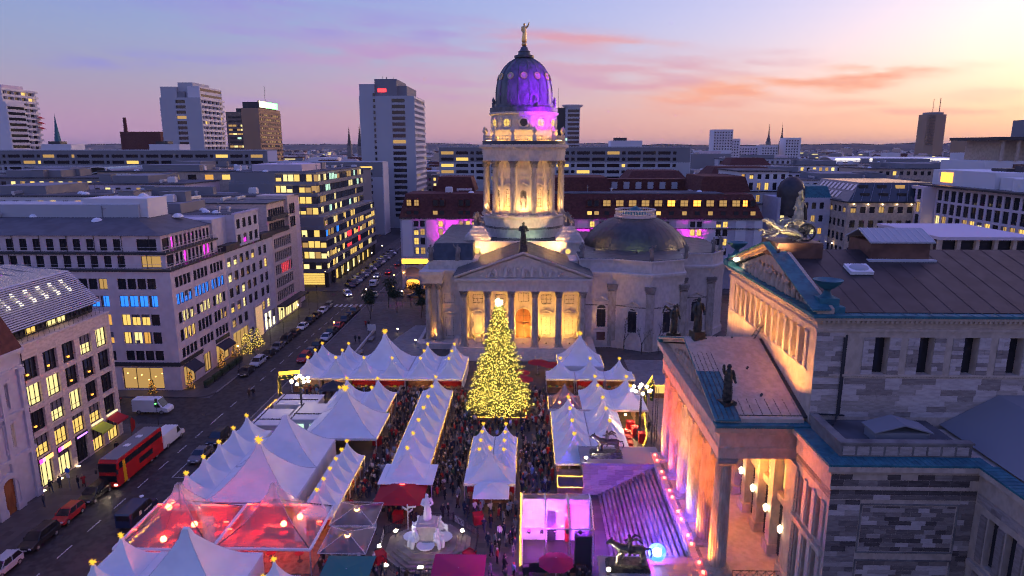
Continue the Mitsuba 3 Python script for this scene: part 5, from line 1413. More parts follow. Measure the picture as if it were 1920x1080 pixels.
part('handrail', D, MB().lathe([(9.4, 45.42), (9.8, 45.42), (9.8, 45.62), (9.4, 45.62), (9.4, 45.42)], 64, (CX, CY, 0)), 'stone_pale')
# upper drum with round windows
ringlight = MB()
part('upper_drum', D, MB().lathe([(8.0, 44.4), (8.0, 46.7), (8.15, 46.8), (8.15, 47.0), (7.75, 47.05), (7.75, 50.2), (8.3, 50.5), (8.3, 50.9), (8.0, 50.95)], 24, (CX, CY, 0), a0=math.pi / 24 * 0), 'stone_pale', smooth=20)
for k in range(12):
    a = math.radians(30 * k) - math.pi / 2
    c, s = math.cos(a), math.sin(a)
    if s < .35:
        M = M4(rotz(a + math.pi / 2) @ rotx(math.pi / 2), (CX + 7.72 * c, CY + 7.72 * s, 48.5))
        o = part('round_window', D, lambda: MB().lathe([(0, 0), (.88, 0), (.88, .06), (0, .06)], 20), 'frame_dark' if k else 'pane_dark', emit='warm' if k else None, M=M, cache=('rw', k == 0))
        part('frame', o, lambda: MB().lathe([(.86, 0), (.86, .16), (1.22, .16), (1.22, 0)], 20), 'stone_pale', M=M, cache='rwf')
        part('glazing_bar', o, lambda: MB().box(-.05, .05, -.86, .86, .05, .10).box(-.86, .86, -.05, .05, .05, .10), 'frame_dark', M=M, cache='rwb')
    a = math.radians(15 + 30 * k) - math.pi / 2; c, s = math.cos(a), math.sin(a)
    part('pilaster', D, lambda: MB().box(-.6, .6, -.12, .06, 47.05, 50.2), 'stone_pale', M=place(CX + 7.72 * c, CY + 7.72 * s, 0, a + math.pi / 2), cache='updr')
    if s < .45:
        a0, a1 = a - .2, a + .2
        ringlight.quad((CX + 9.25 * math.cos(a1), CY + 9.25 * math.sin(a1), 44.5), (CX + 9.25 * math.cos(a0), CY + 9.25 * math.sin(a0), 44.5), (CX + 9.32 * math.cos(a0), CY + 9.32 * math.sin(a0), 44.66), (CX + 9.32 * math.cos(a1), CY + 9.32 * math.sin(a1), 44.66))
part('gallery_light', D, ringlight, 'frame_white', emit='strip_yellow', kind='stuff')
part('dome_ring', D, MB().lathe([(7.6, 50.95), (8.1, 50.95), (8.1, 52.0), (7.5, 52.15), (7.0, 52.15), (7.0, 52.8), (6.5, 52.8)], 64, (CX, CY, 0)), 'dome_copper', smooth=30)
for k in range(8):
    a = math.radians(22.5 + 45 * k); part('finial', D, lambda: MB().lathe([(.3, 0), (.3, .7), (.42, .8), (.2, 1.0), (.34, 1.5), (.1, 2.1), (0, 2.3)], 8), 'dome_copper', smooth=40, M=place(CX + 7.75 * math.cos(a), CY + 7.75 * math.sin(a), 52.1), cache='dfin')
dp = [(6.62, 52.6), (6.68, 54.0), (6.62, 55.6), (6.42, 57.2), (6.02, 58.7), (5.45, 60.0), (4.65, 61.2), (3.6, 62.2), (2.5, 62.9), (1.7, 63.25)]
part('dome', D, MB().lathe(dp, 48, (CX, CY, 0)), 'dome_copper', smooth=True)
for k in range(16):
    a = math.radians(11.25 + 22.5 * k)
    m = MB()
    for (r0, z0), (r1, z1) in zip(dp[:-1], dp[1:]): m.bar((CX + r0 * math.cos(a), CY + r0 * math.sin(a), z0), (CX + r1 * math.cos(a), CY + r1 * math.sin(a), z1), .2, 5, .2)
    part('dome_rib', D, m, 'dome_copper')
for k in range(12):
    a = math.radians(30 * k) - math.pi / 2; c, s = math.cos(a), math.sin(a)
    if s > .35: continue
    M = M4(rotz(a + math.pi / 2) @ rotx(math.pi / 2 - .30), (CX + 5.98 * c, CY + 5.98 * s, 58.9))
    o = part('dome_window', D, lambda: MB().lathe([(0, .14), (.62, .14), (.62, 0)], 16), 'bronze_pale', M=M, cache='dwn')
    part('frame', o, lambda: MB().lathe([(.60, 0), (.60, .24), (.80, .24), (.80, 0)], 16), 'gilding', M=M, cache='dwf')
part('lantern', D, MB().lathe([(1.5, 63.1), (2.3, 63.4), (2.35, 63.9), (1.5, 64.0), (1.35, 64.7), (1.5, 64.8), (1.0, 65.1), (.8, 65.7), (.45, 66.0), (.3, 66.3), (0, 66.3)], 20, (CX, CY, 0)), 'dome_copper', smooth=35)
g = thing('gilded_statue', 'gilded figure on a ball crowning the purple dome', 'statue')
part('ball', g, MB().lathe([(0, 65.9), (.5, 66.1), (.62, 66.45), (.5, 66.8), (0, 67.0)], 14, (CX, CY, 0)), 'gilding', smooth=True)
part('figure', g, lambda: STATUES[1], 'gilding', smooth=40, M=place(CX, CY, 66.9, .3, 4.3), cache=('stat', 1))
# statues on the gables and roof edges
statue('dark robed statue standing on the tip of the cathedral gable', -.85, 134.2, 23.7, 4.6, .2, 3, 'bronze', plinth=(.7, 1.4))
for x, y, i in ((-21, 142.6, 0), (-15.2, 143, 2)): statue(('outer' if i == 0 else 'inner') + ' stone statue on the left roof edge of the cathedral', x, y, 18.9, 3.6, 0, i, 'stone_dark')
# side church with the broad grey dome
W = thing('side_church', 'polygonal church wing with broad grey lead dome and arched windows, right of the tower', 'church')
pts = np.array([(11.0, 141.2), (18.4, 141.2), (26.0, 137.6), (33.6, 141.0), (34.4, 148.4), (42.2, 149.8), (46, 155), (46, 173), (34, 188), (11, 188)])
cen = np.array([27, 164.0])


def ring(o): return pts + (pts - cen) / np.linalg.norm(pts - cen, axis=1, keepdims=True) * o


m = MB().poly(ring(0), 0, 14.2)
for z0, z1, o in ((0, 1.6, .35), (14.2, 15.3, .12), (15.3, 16.0, .3), (16.0, 16.35, .6), (16.35, 16.9, .95), (16.9, 19.3, -.3), (19.3, 19.6, .1), (8.55, 8.75, .1)): m.poly(ring(o), z0 + (.002 if o > 0 else 0), z1)
part('wall', W, m, 'stone_pale')
part('terrace_roof', W, MB().poly(ring(-.25), 19.6, 19.72), 'lead_dome')
for (x0, y0), (x1, y1), us in (((11, 141.2), (18.4, 141.2), [(5.1, 1)]), ((18.4, 141.2), (26, 137.6), [(4.6, 0)]), ((26, 137.6), (33.6, 141.0), [(4.2, 0)]), ((34.4, 148.4), (42.2, 149.8), [(4.0, 0)])):
    Fk = frame_of((x0, y0, 0), (x1 - x0, y1 - y0, 0)); L = math.hypot(x1 - x0, y1 - y0)
    for u, dr_ in us:
        arched(W, Fk, u, 4.6 if dr_ else 3.9, 1.9, 5.0 if dr_ else 5.2, glowing=None)
        if dr_:
            m = MB(); fbox(m, Fk, u - 1.5, u - .95, -.2, 0, 0.05, 3.5); fbox(m, Fk, u + .95, u + 1.5, -.2, 0, .05, 3.5); fbox(m, Fk, u - 1.8, u + 1.8, -.35, 0, 3.5, 3.9); d = part('door_frame', W, m, 'stone_pale')
            m = MB(); fbox(m, Fk, u - .94, u + .94, -.08, 0, .05, 3.5); part('door', W, m, 'copper_brown')
    m = MB()
    for z in (9.4,): fbox(m, Fk, .3, L - .3, -.1, 0, z, z + .25)
    part('string_course', W, m, 'stone_dark')
    for u in (0.05, L - .05) if x0 < 15 else (L - .05,) if x0 < 30 else (.6, L - .4):
        R, O = Fk
        p = O + R @ np.array([u, 0, 0])
        k = part('pilaster', W, lambda: MB().box(-.85, .85, -.38, .2, .3, 12.6), 'stone_column', M=M4(R, p), cache='wpil')
        part('capital', k, lambda: MB().box(-.9, .9, -.44, .2, 12.6, 12.8).box(-1.0, 1.0, -.55, .2, 13.0, 13.5).box(-1.15, 1.15, -.7, .2, 13.5, 14.19), 'stone_dark', M=M4(R, p), cache='wcap')
wd_ = [(13.2, 17.2), (13.0, 18.6), (12.3, 20.4), (11.1, 22.2), (9.2, 24.0), (6.9, 25.5), (4.9, 26.3)]
WX, WY = 26.3, 164.0
part('dome', W, MB().lathe([(13.6, 16.5), (13.6, 17.2)] + wd_, 56, (WX, WY, 0)), 'lead_dome', smooth=True)
for k in range(40):
    a = k * math.pi / 20
    if math.sin(a) > .6: continue
    m = MB()
    for (r0, z0), (r1, z1) in zip(wd_[:-1], wd_[1:]): m.bar((WX + r0 * math.cos(a), WY + r0 * math.sin(a), z0), (WX + r1 * math.cos(a), WY + r1 * math.sin(a), z1), .05, 4)
    part('dome_seam', W, m, 'lead_dome')
part('lantern_ring', W, MB().lathe([(4.9, 26.2), (5.1, 26.3), (5.1, 26.7), (4.0, 26.7), (4.0, 27.0), (0, 27.0)], 40, (WX, WY, 0)), 'stone_pale')
m = MB()
for k in range(44):
    a = k * math.pi / 22; m.lathe([(.10, 26.7), (.15, 27.1), (.08, 27.6), (.12, 27.9)], 5, (WX + 4.7 * math.cos(a), WY + 4.7 * math.sin(a), 0))
part('baluster', W, m, 'stone_pale', kind='stuff')
part('handrail', W, MB().lathe([(4.45, 27.9), (4.95, 27.9), (4.95, 28.2), (4.45, 28.2), (4.45, 27.9)], 40, (WX, WY, 0)), 'stone_pale')
part('glass_cone', W, MB().lathe([(3.2, 27.0), (0, 29.1)], 12, (WX, WY, 0)), 'copper_green')
for a in (-150, -90, -40): 
    c, s = math.cos(math.radians(a)), math.sin(math.radians(a)); flood(W, (WX + 4.2 * c, WY + 4.2 * s, 27.1), (WX + 4.7 * c, WY + 4.7 * s, 27.6), WARMW, 1.6, 80, 60, .1)
for x, i in ((11.8, 0), (26.0, 1), (34.0, 2), (42.5, 0), (45.2, 2)):
    y = {11.8: 143, 26.0: 138.4, 34.0: 142.2, 42.5: 152, 45.2: 156}[x]
    statue('stone parapet statue of the side church, ' + ('near the tower' if x < 15 else 'at its front corner' if x < 30 else 'right of the dome' if x < 40 else 'on the far right block, left one' if x < 43 else 'on the far right block, right one'), x, y, 19.7, 3.3, 0, i, 'stone_dark')
for x, y, tx, ty, tz, c_, p_ in ((15.5, 152.5, 20, 156, 22, (1, .62, .18), 7), (24.5, 148.5, 25, 152, 21.5, (.75, .85, .25), 4), (34.5, 152.0, 32, 156, 21, (1, .62, .25), 5)):
    flood(W, (x, y, 19.95), (tx, ty, tz), c_, p_, 60, 40, .2)
# lamps on the portico roof wash the podium and the drum base
for x, tx in ((-9.6, -7.0), (7.8, 5.2)):
    flood(D, (CX + x, 147.2, 20.0), (CX + tx, 154.3, 25.0), (1, .56, .20), 40, 52, 34, .2)
for x in (-11.5, -7, 5.5, 10):
    flood(D, (CX + x, 149.2, 17.6), (CX + x, 151, 20.3), YELLOW, 7, 75, 50, .15)
flood(D, (CX + 1.5, 150, 22.6), (CX + 1, 154.4, 24.5), (.6, 1, .5), 5, 60, 40, .15)
for x in (-17.2, -14.6): flood(D, (x, 143.6, 19.3), (x + 4, 151, 20.5), WARMW, 10, 60, 45, .2)
# ================================================================== THE CONCERT HALL AT RIGHT
K = thing('concert_hall', 'sandstone concert hall with orange-lit columned portico and dark seamed roofs at right', 'building')
rb = random.Random(21)


def ashlar(parent, F, u0, u1, z0, z1, h=.43, wmin=.8, wmax=1.35, proud=.03, holes=(), tones=(0, 1, 1, 2, 2, 3, 4), limit=300, name='stone'):
    """Courses of single stones with open joints; past the limit the small rest is one part."""
    R, O = F; n = 0; rest = None; z = z0; row = 0
    while z < z1 - .12:
        hh = min(h * (.92 + .16 * rb.random()), z1 - z); u = u0; first = True
        tone = rb.choice(tones)
        while u < u1 - .02:
            w = wmin + (wmax - wmin) * rb.random(); w = w * (.5 if first and row % 2 else 1); first = False
            if u1 - u - w < .45: w = u1 - u
            if not any(a < u + w / 2 < b and c < z + hh / 2 < d for a, b, c, d in holes):
                t = ASHLAR[rb.choice(tones) if rb.random() < .55 else tone]
                wq, hq, p = round(w, 1), round(hh, 2), proud * (.35 + .65 * rb.random())
                part(name, parent, boxm(.008, w - .008, -p, .02, .008, hh - .008), t, M=M4(R, O + R @ np.array([u, 0, z])))
            u += w
        z += hh; row += 1


# main block
FE = frame_of((24.3, 78.9, 0), (0, -1, 0)); FN = frame_of((24.3, 54.5, 0), (1, 0, 0))
slots = [(1.9 + 1.62 * k, 1.9 + 1.62 * k + 1.05) for k in range(13)]
nslots = [(x - 24.3, x - 24.3 + 1.2) for x in (29.2, 32.9, 36.6, 40.3, 44, 47.7, 51.4)]
m = MB()
facade(m, FE, 24.4, 0, 29.2, [(24.25, 27.5, slots)], .9); facade(m, FN, 50, 19, 29.2, [(24.1, 27.4, nslots)], .9)
m.box(25.2, 74, 55.4, 78.0, 0, 29.1); m.box(74, 75, 54.5, 78.9, 0, 29.2); m.box(24.3, 74, 78.0, 78.9, 0, 29.2)
part('wall', K, m, 'stone_sand')
for u0, u1 in slots: m = MB(); fbox(m, FE, u0, u1, .78, .88, 24.25, 27.5); part('window', K, m, 'pane_dark')
for u0, u1 in nslots: m = MB(); fbox(m, FN, u0, u1, .78, .88, 24.1, 27.4); part('window', K, m, 'pane_dark')
for u0, u1 in slots:
    m = MB(); fbox(m, FE, u1 + .02, u1 + .55, -.16, 0, 24.25, 27.3); fbox(m, FE, u1 - .03, u1 + .60, -.22, 0, 27.3, 27.5); part('pilaster', K, m, 'stone_sand')
m = MB()
for F, L in ((FE, 24.4), (FN, 50)):
    fbox(m, F, -.1, L, -.12, 0, 27.9, 28.15); fbox(m, F, -.3, L, -.3, 0, 28.7, 28.95); fbox(m, F, -.55, L, -.55, 0, 28.95, 29.2); fbox(m, F, 1.3, L - 1.2, -.1, 0, 23.95, 24.15)
part('cornice', K, m, 'stone_sand')
m = MB()
for k in range(60): fbox(m, FE, .2 + k * .4, .4 + k * .4, -.45, -.3, 28.72, 28.94)
for k in range(80): fbox(m, FN, .2 + k * .4, .4 + k * .4, -.45, -.3, 28.72, 28.94)
part('dentil', K, m, 'stone_sand', kind='stuff')
holes = [(a - .0, b + .0, 24.1, 27.4) for a, b in nslots]
ashlar(K, FN, 0.02, 19, 20.3, 23.9, .5, 1.2, 2.2, .03, tones=(2, 3, 3, 4, 4, 4))
ashlar(K, FN, 0.02, 2.3, 23.9, 27.8, .45, .7, 1.2, .04, tones=(2, 3, 3, 4, 4))
for u0, u1 in nslots[:4]:
    for a, b in ((u0 - .95, u0 - .02), (u1 + .02, u1 + .95)): ashlar(K, FN, a, b, 24.15, 27.4, .36, .93, .94, .10, tones=(2, 3, 4, 4))
m = MB(); fbox(m, FN, 2.42, 2.58, -.06, 0, 20.4, 27.6); fbox(m, FN, 2.42, 40, -.06, 0, 23.92, 24.0); part('joint_shadow_rail', K, m, 'metal_dark')  # dark strips drawn in as the shadow line of joint and sill
part('drainpipe', K, MB().bar((26.6, 54.35, 20.2), (26.6, 54.35, 27.4), .09, 6), 'metal_dark')
m = MB(); m.box(23.6, 75.2, 53.8, 54.9, 29.2, 29.42); m.box(23.6, 24.6, 54.9, 79.6, 29.2, 29.42)
part('gutter', K, m, 'copper_green')
m = MB()
for k in range(40): m.bar((24.5 + k * 1.1, 53.82, 29.44), (24.5 + k * 1.1, 54.9, 29.46), .03)
part('gutter_seam', K, m, 'copper_green', kind='stuff')
m = MB()
for s in (-1, 1):
    y0 = 66.7 + s * 12.0
    m.loft([[(24.5, y0, 29.5), (75, y0, 29.5), (75, y0, 29.35), (24.5, y0, 29.35)], [(24.5, 66.7, 33.0), (75, 66.7, 33.0), (75, 66.7, 32.8), (24.5, 66.7, 32.8)]])
part('roof', K, m, 'roof_seam')
m = MB()
for k in range(26): m.bar((26 + k * 1.9, 54.75, 29.53), (26 + k * 1.9, 66.7, 33.02), .025, 4)
part('roof_seam', K, m, 'roof_seam', kind='stuff')
FG = frame_of((24.3, 66.7, 0), (0, -1, 0))
t = gable_frame(K, FG, 23.6, 29.3, 3.5, .55, 1.2, 'stone_sand')
relief(t, FG, 22, 29.35, 3.5, 15, 9, 'stone_sand')
m = MB()
for s in (-1, 1): m.loft([[(23.5, 66.7 + s * 12.7, 29.78), (25.1, 66.7 + s * 12.7, 29.78), (25.1, 66.7 + s * 12.7, 29.9), (23.5, 66.7 + s * 12.7, 29.9)], [(23.5, 66.7, 33.62), (25.1, 66.7, 33.62), (25.1, 66.7, 33.75), (23.5, 66.7, 33.75)]])
part('gable_cover', K, m, 'copper_green')
hb = part('roof_lantern', K, MB().box(33.2, 38.8, 64.6, 69.2, 31.9, 34.0), 'copper_brown')
part('glazed_roof', hb, MB().loft([[(32.9, 64.3, 33.95), (39.1, 64.3, 33.95), (39.1, 64.3, 34.1), (32.9, 64.3, 34.1)], [(32.9, 66.9, 35.0), (39.1, 66.9, 35.0), (39.1, 66.9, 35.15), (32.9, 66.9, 35.15)], [(32.9, 69.5, 33.95), (39.1, 69.5, 33.95), (39.1, 69.5, 34.1), (32.9, 69.5, 34.1)]]), 'panel_blue')
m = MB()
for k in range(10): m.bar((33.1 + k * .66, 64.3, 34.13), (33.1 + k * .66, 66.9, 35.18), .035)
part('glazing_bar', hb, m, 'aluminium')
part('skirt', hb, MB().box(32.8, 39.2, 63.9, 64.59, 32.2, 32.4), 'panel_blue')
sk = part('roof_hatch', K, MB().obox((30.9, 62, 31.85), 1.05, .85, .16, 0, rotx(.286)), 'white_gloss')
part('dome', sk, MB().lathe([(.9, 0), (.8, .12), (.5, .22), (0, .26)], 14, sy=.72), 'panel_blue', smooth=True, M=M4(rotx(.286), (30.9, 61.95, 32.0)))
for x, y, lb in ((25.3, 55.6, 'green copper bowl on a stepped pedestal at the near roof corner'), (24.6, 78.2, 'green copper bowl at the far end of the upper gable')):
    t = thing('roof_bowl', lb, 'bowl')
    part('pedestal', t, MB().box(x - 1.2, x + 1.2, y - 1.0, y + 1.0, 29.42, 29.95).box(x - .8, x + .8, y - .7, y + .7, 29.95, 30.6), 'copper_green')
    part('stem', t, MB().lathe([(.6, 30.6), (.35, 30.9), (.25, 31.2), (.45, 31.4)], 12, (x, y, 0)), 'copper_green', smooth=40)
    part('dish', t, MB().lathe([(.2, 31.3), (.55, 31.4), (.95, 31.75), (1.15, 32.0), (1.2, 32.1), (1.1, 32.08), (.5, 31.85), (0, 31.8)], 24, (x, y, 0)), 'copper_green', smooth=40)
# bronze chariot drawn by two griffins
Q = thing('griffin_chariot', 'pale bronze figure in a chariot drawn by two winged griffins on the upper gable', 'sculpture')
part('pedestal', K, MB().box(24.2, 28.6, 64.6, 69.0, 32.4, 33.9), 'copper_brown')
qz = 33.9


def griffin():
    ch = [[((-.3, 0, .95), .42), ((-1.1, 0, 1.15), .38), ((-1.75, 0, 1.5), .26), ((-2.0, 0, 1.95), .24), ((-2.35, 0, 1.9), .12)], [((-.3, 0, .95), .42), ((.45, 0, .8), .36), ((.6, .0, .62), .3)],
          [((.45, .22, .8), .26), ((.85, .24, .45), .15), ((.55, .24, .2), .09), ((.3, .24, .08), .1)], [((.45, -.22, .8), .26), ((.95, -.24, .4), .15), ((.75, -.24, .15), .09), ((.5, -.24, .08), .1)],
          [((-1.2, .22, 1.05), .18), ((-1.75, .24, .75), .12), ((-2.3, .24, .95), .09), ((-2.6, .24, .85), .09)], [((-1.2, -.22, 1.05), .18), ((-1.7, -.24, .55), .12), ((-2.2, -.24, .5), .09), ((-2.5, -.24, .38), .09)],
          [((.6, 0, .7), .08), ((1.1, 0, .35), .06), ((1.0, 0, .9), .05), ((1.3, 0, 1.1), .06)]]
    for s in (-1, 1): ch.append([((-.9, s * .3, 1.3), .15), ((-.6, s * .55, 1.9), .12), ((.1, s * .7, 2.1), .05)]); ch.append([((-.8, s * .35, 1.35), .10), ((-.2, s * .6, 1.7), .08), ((.25, s * .65, 1.75), .04)])
    return body(ch, 8)


for s in (-1, 1): part('griffin', Q, griffin, 'bronze_pale', smooth=45, M=place(26.0, 66.8 + s * .75, qz), cache='griffin')
part('chariot', Q, MB().loft([[(26.4 + .0, 66.2, qz + .9), (27.9, 66.2, qz + .9), (27.9, 67.4, qz + .9), (26.4, 67.4, qz + .9)], [(26.1, 66.1, qz + 2.2), (28.0, 66.1, qz + 1.7), (28.0, 67.5, qz + 1.7), (26.1, 67.5, qz + 2.2)]]).bar((28, 66.1, qz + 1.75), (28.4, 66.1, qz + 1.3), .05).bar((26.2, 66.0, qz + 2.2), (28.3, 66.0, qz + 1.9), .06), 'bronze_pale')
for s in (-1, 1):
    m = MB(); ph = np.linspace(0, 2 * np.pi, 21)
    c = np.array([27.45, 66.8 + s * .85, qz + .85])
    for k in range(20): m.bar(c + np.array([.82 * math.cos(ph[k]), 0, .82 * math.sin(ph[k])]), c + np.array([.82 * math.cos(ph[k + 1]), 0, .82 * math.sin(ph[k + 1])]), .09, 5)
    for k in range(8): m.bar(c, c + np.array([.8 * math.cos(ph[k] * 2.5), 0, .8 * math.sin(ph[k] * 2.5)]), .05, 4)
    part('wheel', Q, m, 'bronze')
part('figure', Q, lambda: STATUES[1], 'bronze_pale', smooth=40, M=place(26.9, 66.8, qz + 1.25, -1.5, 3.7), cache=('stat', 1))
part('cloak', Q, lambda: body([[((0, .1, .1), .25), ((.25, .1, 1.0), .28), ((.2, 0, 1.9), .2), ((0, 0, 2.4), .1)]], 8), 'bronze', smooth=40, M=place(27.2, 66.8, qz + 1.4))
flood(K, (24.0, 63.6, 33.4), (26, 66.6, 36), (1, .74, .34), 6, 55, 40, .16)
# portico
cols = [55.9 + 4.5 * k for k in range(6)]
tint = [('orange', (1, .20, .022)), ('orange', (1, .22, .026)), ('white', (1, .50, .20)), ('orange', (1, .19, .022)), ('red', (1, .10, .025)), ('orange', (1, .17, .022))]
for i, y in enumerate(cols):
    column(K, 17.75, y, 4.5, 11.7, .82, 'stone_column', cap='ionic', flutes=True, rot=math.pi / 2)
    spot((15.7, y, 4.75), (17.1, y, 9.0), tint[i][1], 190, 42, 20, 1.4)
    for s in (-1, 1):
        k = part('ground_lamp', K, lambda: MB().lathe([(0, 0), (.16, 0), (.18, .2), (0, .2)], 8), 'metal_dark', emit='ground_red', M=M4(t=(16.35, y + s * .75, 4.52)), cache='glamp')
part('podium', K, MB().box(15.9, 24.3, 53.2, 80.2, 0, 4.5), 'stone_sand')
m = MB()
for z0, z1, d in ((16.2, 17.1, 0), (17.1, 17.3, .08), (17.3, 18.6, .0), (18.6, 18.9, .3), (18.9, 19.5, .65)): m.box(16.85 - d, 24.29, 54.7 - d, 79.3 + d, z0, z1)
part('entablature', K, m, 'stone_sand')
part('soffit_lining', K, MB().box(18.7, 24.2, 55.6, 78.4, 16.12, 16.19), 'stone_sand')
FP2 = frame_of((16.85, 67.0, 0), (0, -1, 0))
t = gable_frame(K, FP2, 24.2, 19.5, 3.4, .6, 7.0, 'stone_sand'); relief(t, FP2, 22, 19.55, 3.4, 13, 14, 'stone_sand')
m, mg = MB(), MB()
for s in (-1, 1):
    m.loft([[(18.4, 67 + s * 12.3, 20.05), (24.28, 67 + s * 12.3, 20.05), (24.28, 67 + s * 12.3, 20.2), (18.4, 67 + s * 12.3, 20.2)], [(18.4, 67, 23.45), (24.28, 67, 23.45), (24.28, 67, 23.6), (18.4, 67, 23.6)]])
    mg.loft([[(16.2, 67 + s * 13.0, 19.95), (18.38, 67 + s * 13.0, 19.95), (18.38, 67 + s * 13.0, 20.12), (16.2, 67 + s * 13.0, 20.12)], [(16.2, 67, 23.55), (18.38, 67, 23.55), (18.38, 67, 23.7), (16.2, 67, 23.7)]])
part('portico_roof', K, m, 'roof_seam')
mg.box(16.2, 24.2, 53.6, 54.68, 19.5, 19.75); mg.box(16.2, 24.2, 79.3, 80.4, 19.5, 19.75)
part('roof_edge', K, mg, 'copper_green')
m = MB()
for s in (-1, 1):
    for k in range(5): m.bar((16.5 + k * .45, 67 + s * 12.9, 20.16), (16.5 + k * .45, 67, 23.74), .03)
    for k in range(7): m.bar((18.9 + k * .8, 67 + s * 12.2, 20.24), (18.9 + k * .8, 67, 23.63), .03)
part('roof_seam', K, m, 'roof_seam', kind='stuff')
part('roof_ladder', K, MB().bar((23.3, 66.6, 23.6), (24.2, 66.6, 25.2), .05).bar((23.3, 67.4, 23.6), (24.2, 67.4, 25.2), .05).bar((23.5, 66.6, 24), (23.5, 67.4, 24), .05).bar((23.75, 66.6, 24.45), (23.75, 67.4, 24.45), .05).bar((24, 66.6, 24.85), (24, 67.4, 24.85), .05), 'metal_dark')
statue('dark statue on a plinth at the near corner of the portico roof', 17.8, 56.4, 20.9, 3.5, .4, 2, 'bronze', 'portico roof statues', (.6, .9))
statue('dark statue on a plinth at the peak of the portico roof', 17.6, 67, 24.4, 3.6, .3, 0, 'bronze', 'portico roof statues', (.6, .9))
statue('dark bent statue on a plinth at the far corner of the portico roof', 17.8, 78.6, 20.9, 3.6, .5, 4, 'bronze', 'portico roof statues', (.6, .9))
# inner wall of the portico: piers, doors, lanterns
FI = frame_of((24.28, 79, 0), (0, -1, 0))
for k in range(7):
    u = 1.2 + 3.75 * k
    m = MB(); fbox(m, FI, u - .55, u + .55, -.9, 0, 4.5, 16.1); fbox(m, FI, u - .75, u + .75, -1.1, 0, 4.5, 5.5); fbox(m, FI, u - .7, u + .7, -1.05, 0, 15.2, 16.1); part('pier', K, m, 'stone_sand')
    if k < 6:
        m = MB(); fbox(m, FI, u + .7, u + 3.05, -.12, -.01, 4.6, 10.3); part('doorway', K, m, 'pane_dark')
        m = MB(); fbox(m, FI, u + .56, u + 3.19, -.5, 0, 10.4, 11.1); part('transom', K, m, 'stone_sand')
        if k in (3, 4, 5):
            m = MB(); fbox(m, FI, u + .9, u + 2.85, -.1, -.01, 11.6, 15.2); part('upper_window', K, m, 'pane_dark', emit='warm' if k > 3 else 'warm_dim')
    l = part('wall_lantern', K, lambda: MB().lathe([(0, 0), (.16, .15), (.26, .6), (.08, .75), (0, .9)], 8), 'frame_dark', emit='lamp', M=M4(t=(23.05, 79 - u, 8.6)), cache='lantern')
    part('bracket', l, MB().bar((23.4, 79 - u, 8.5), (23.05, 79 - u, 8.6), .05), 'metal_dark')
    if k in (2, 4): spot((20.8, 79 - u - 1.9, 10.5), (24.2, 79 - u - 1.9, 15), (1, .46, .10), 17, 75, 50)
part('white_door', K, MB().box(19.2, 20.9, 79.0, 79.2, 4.5, 9.2).box(19.2, 20.9, 78.95, 79.0, 4.5, 5.4), 'frame_white')
m = MB()
for a in range(2):
    for c in range(4): m.box(19.4 + a * .7, 19.95 + a * .7, 78.9, 78.94, 5.7 + c * .85, 6.4 + c * .85)
part('door_pane', K, m, 'pane_dark')
m = MB(); m.box(23.2, 24.28, 53.4, 55.0, 4.5, 16.15); m.box(22.9, 24.28, 53.2, 55.2, 4.5, 5.6); part('corner_pier', K, m, 'stone_sand')
m = MB()
for k in range(6):
    x = 18.7 + k * .75
    for p, q in (((x, 54.2, 4.55), (x, 54.2, 5.5)), ((x, 54.2, 4.6), (x + .75, 54.2, 5.45)), ((x, 54.2, 5.45), (x + .75, 54.2, 4.6))): m.bar(p, q, .03)
m.bar((18.7, 54.2, 5.5), (23.2, 54.2, 5.5), .04); m.bar((18.7, 54.2, 4.6), (23.2, 54.2, 4.6), .04); m.bar((23.2, 54.2, 4.55), (23.2, 54.2, 5.5), .04)
part('railing', K, m, 'metal_dark')
# stairs between two cheek blocks
S = thing('grand_stair', 'broad dark outside stair lit violet, rising to the portico', 'stairs')
n = 17
for k in range(n):
    x0 = 9.0 + 8.1 * k / n
    part('step', S, lambda: MB().box(0, .34, 57.6, 77.0, .06, .14), 'stone_dark', M=M4(t=(x0, 0, 4.5 * k / n + .13)), cache='step')
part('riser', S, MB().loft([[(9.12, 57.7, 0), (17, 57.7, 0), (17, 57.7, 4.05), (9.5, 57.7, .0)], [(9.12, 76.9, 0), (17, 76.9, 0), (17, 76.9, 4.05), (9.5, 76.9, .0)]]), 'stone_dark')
part('base', S, MB().loft([[(9.3, 57.6, 0), (17, 57.6, 0), (17, 57.6, 4.0), (9.4, 57.6, .0)], [(9.3, 77, 0), (17, 77, 0), (17, 77, 4.0), (9.4, 77, .0)]]), 'stone_dark')
for y0, y1, lb in ((77.0, 81.5, 'far'), (51.5, 57.5, 'near')):
    c = thing('stair_cheek', f'{lb} stone block beside the violet-lit stair, carrying a bronze animal', 'wall')
    part('core', c, MB().box(7.05, 17.0, y0 + .05, y1, 0, 4.2), 'stone_dark')
    part('coping', c, MB().box(6.8, 17.0, y0 - .15, y1 + .2, 4.2, 4.5), 'metal_grey')
    if y0 > 60: ashlar(c, frame_of((7.05, y0 + .05, 0), (1, 0, 0)), 0, 9.9, .1, 4.2, .68, 1.9, 2.3, .06, tones=(2, 2, 3, 3), name='block')
    else:
        m = MB()
        for k in range(9): m.bar((12.6 + k * .55, y0, 4.52), (12.6 + k * .55, y1, 4.52), .025)
        part('seam', c, m, 'metal_grey')


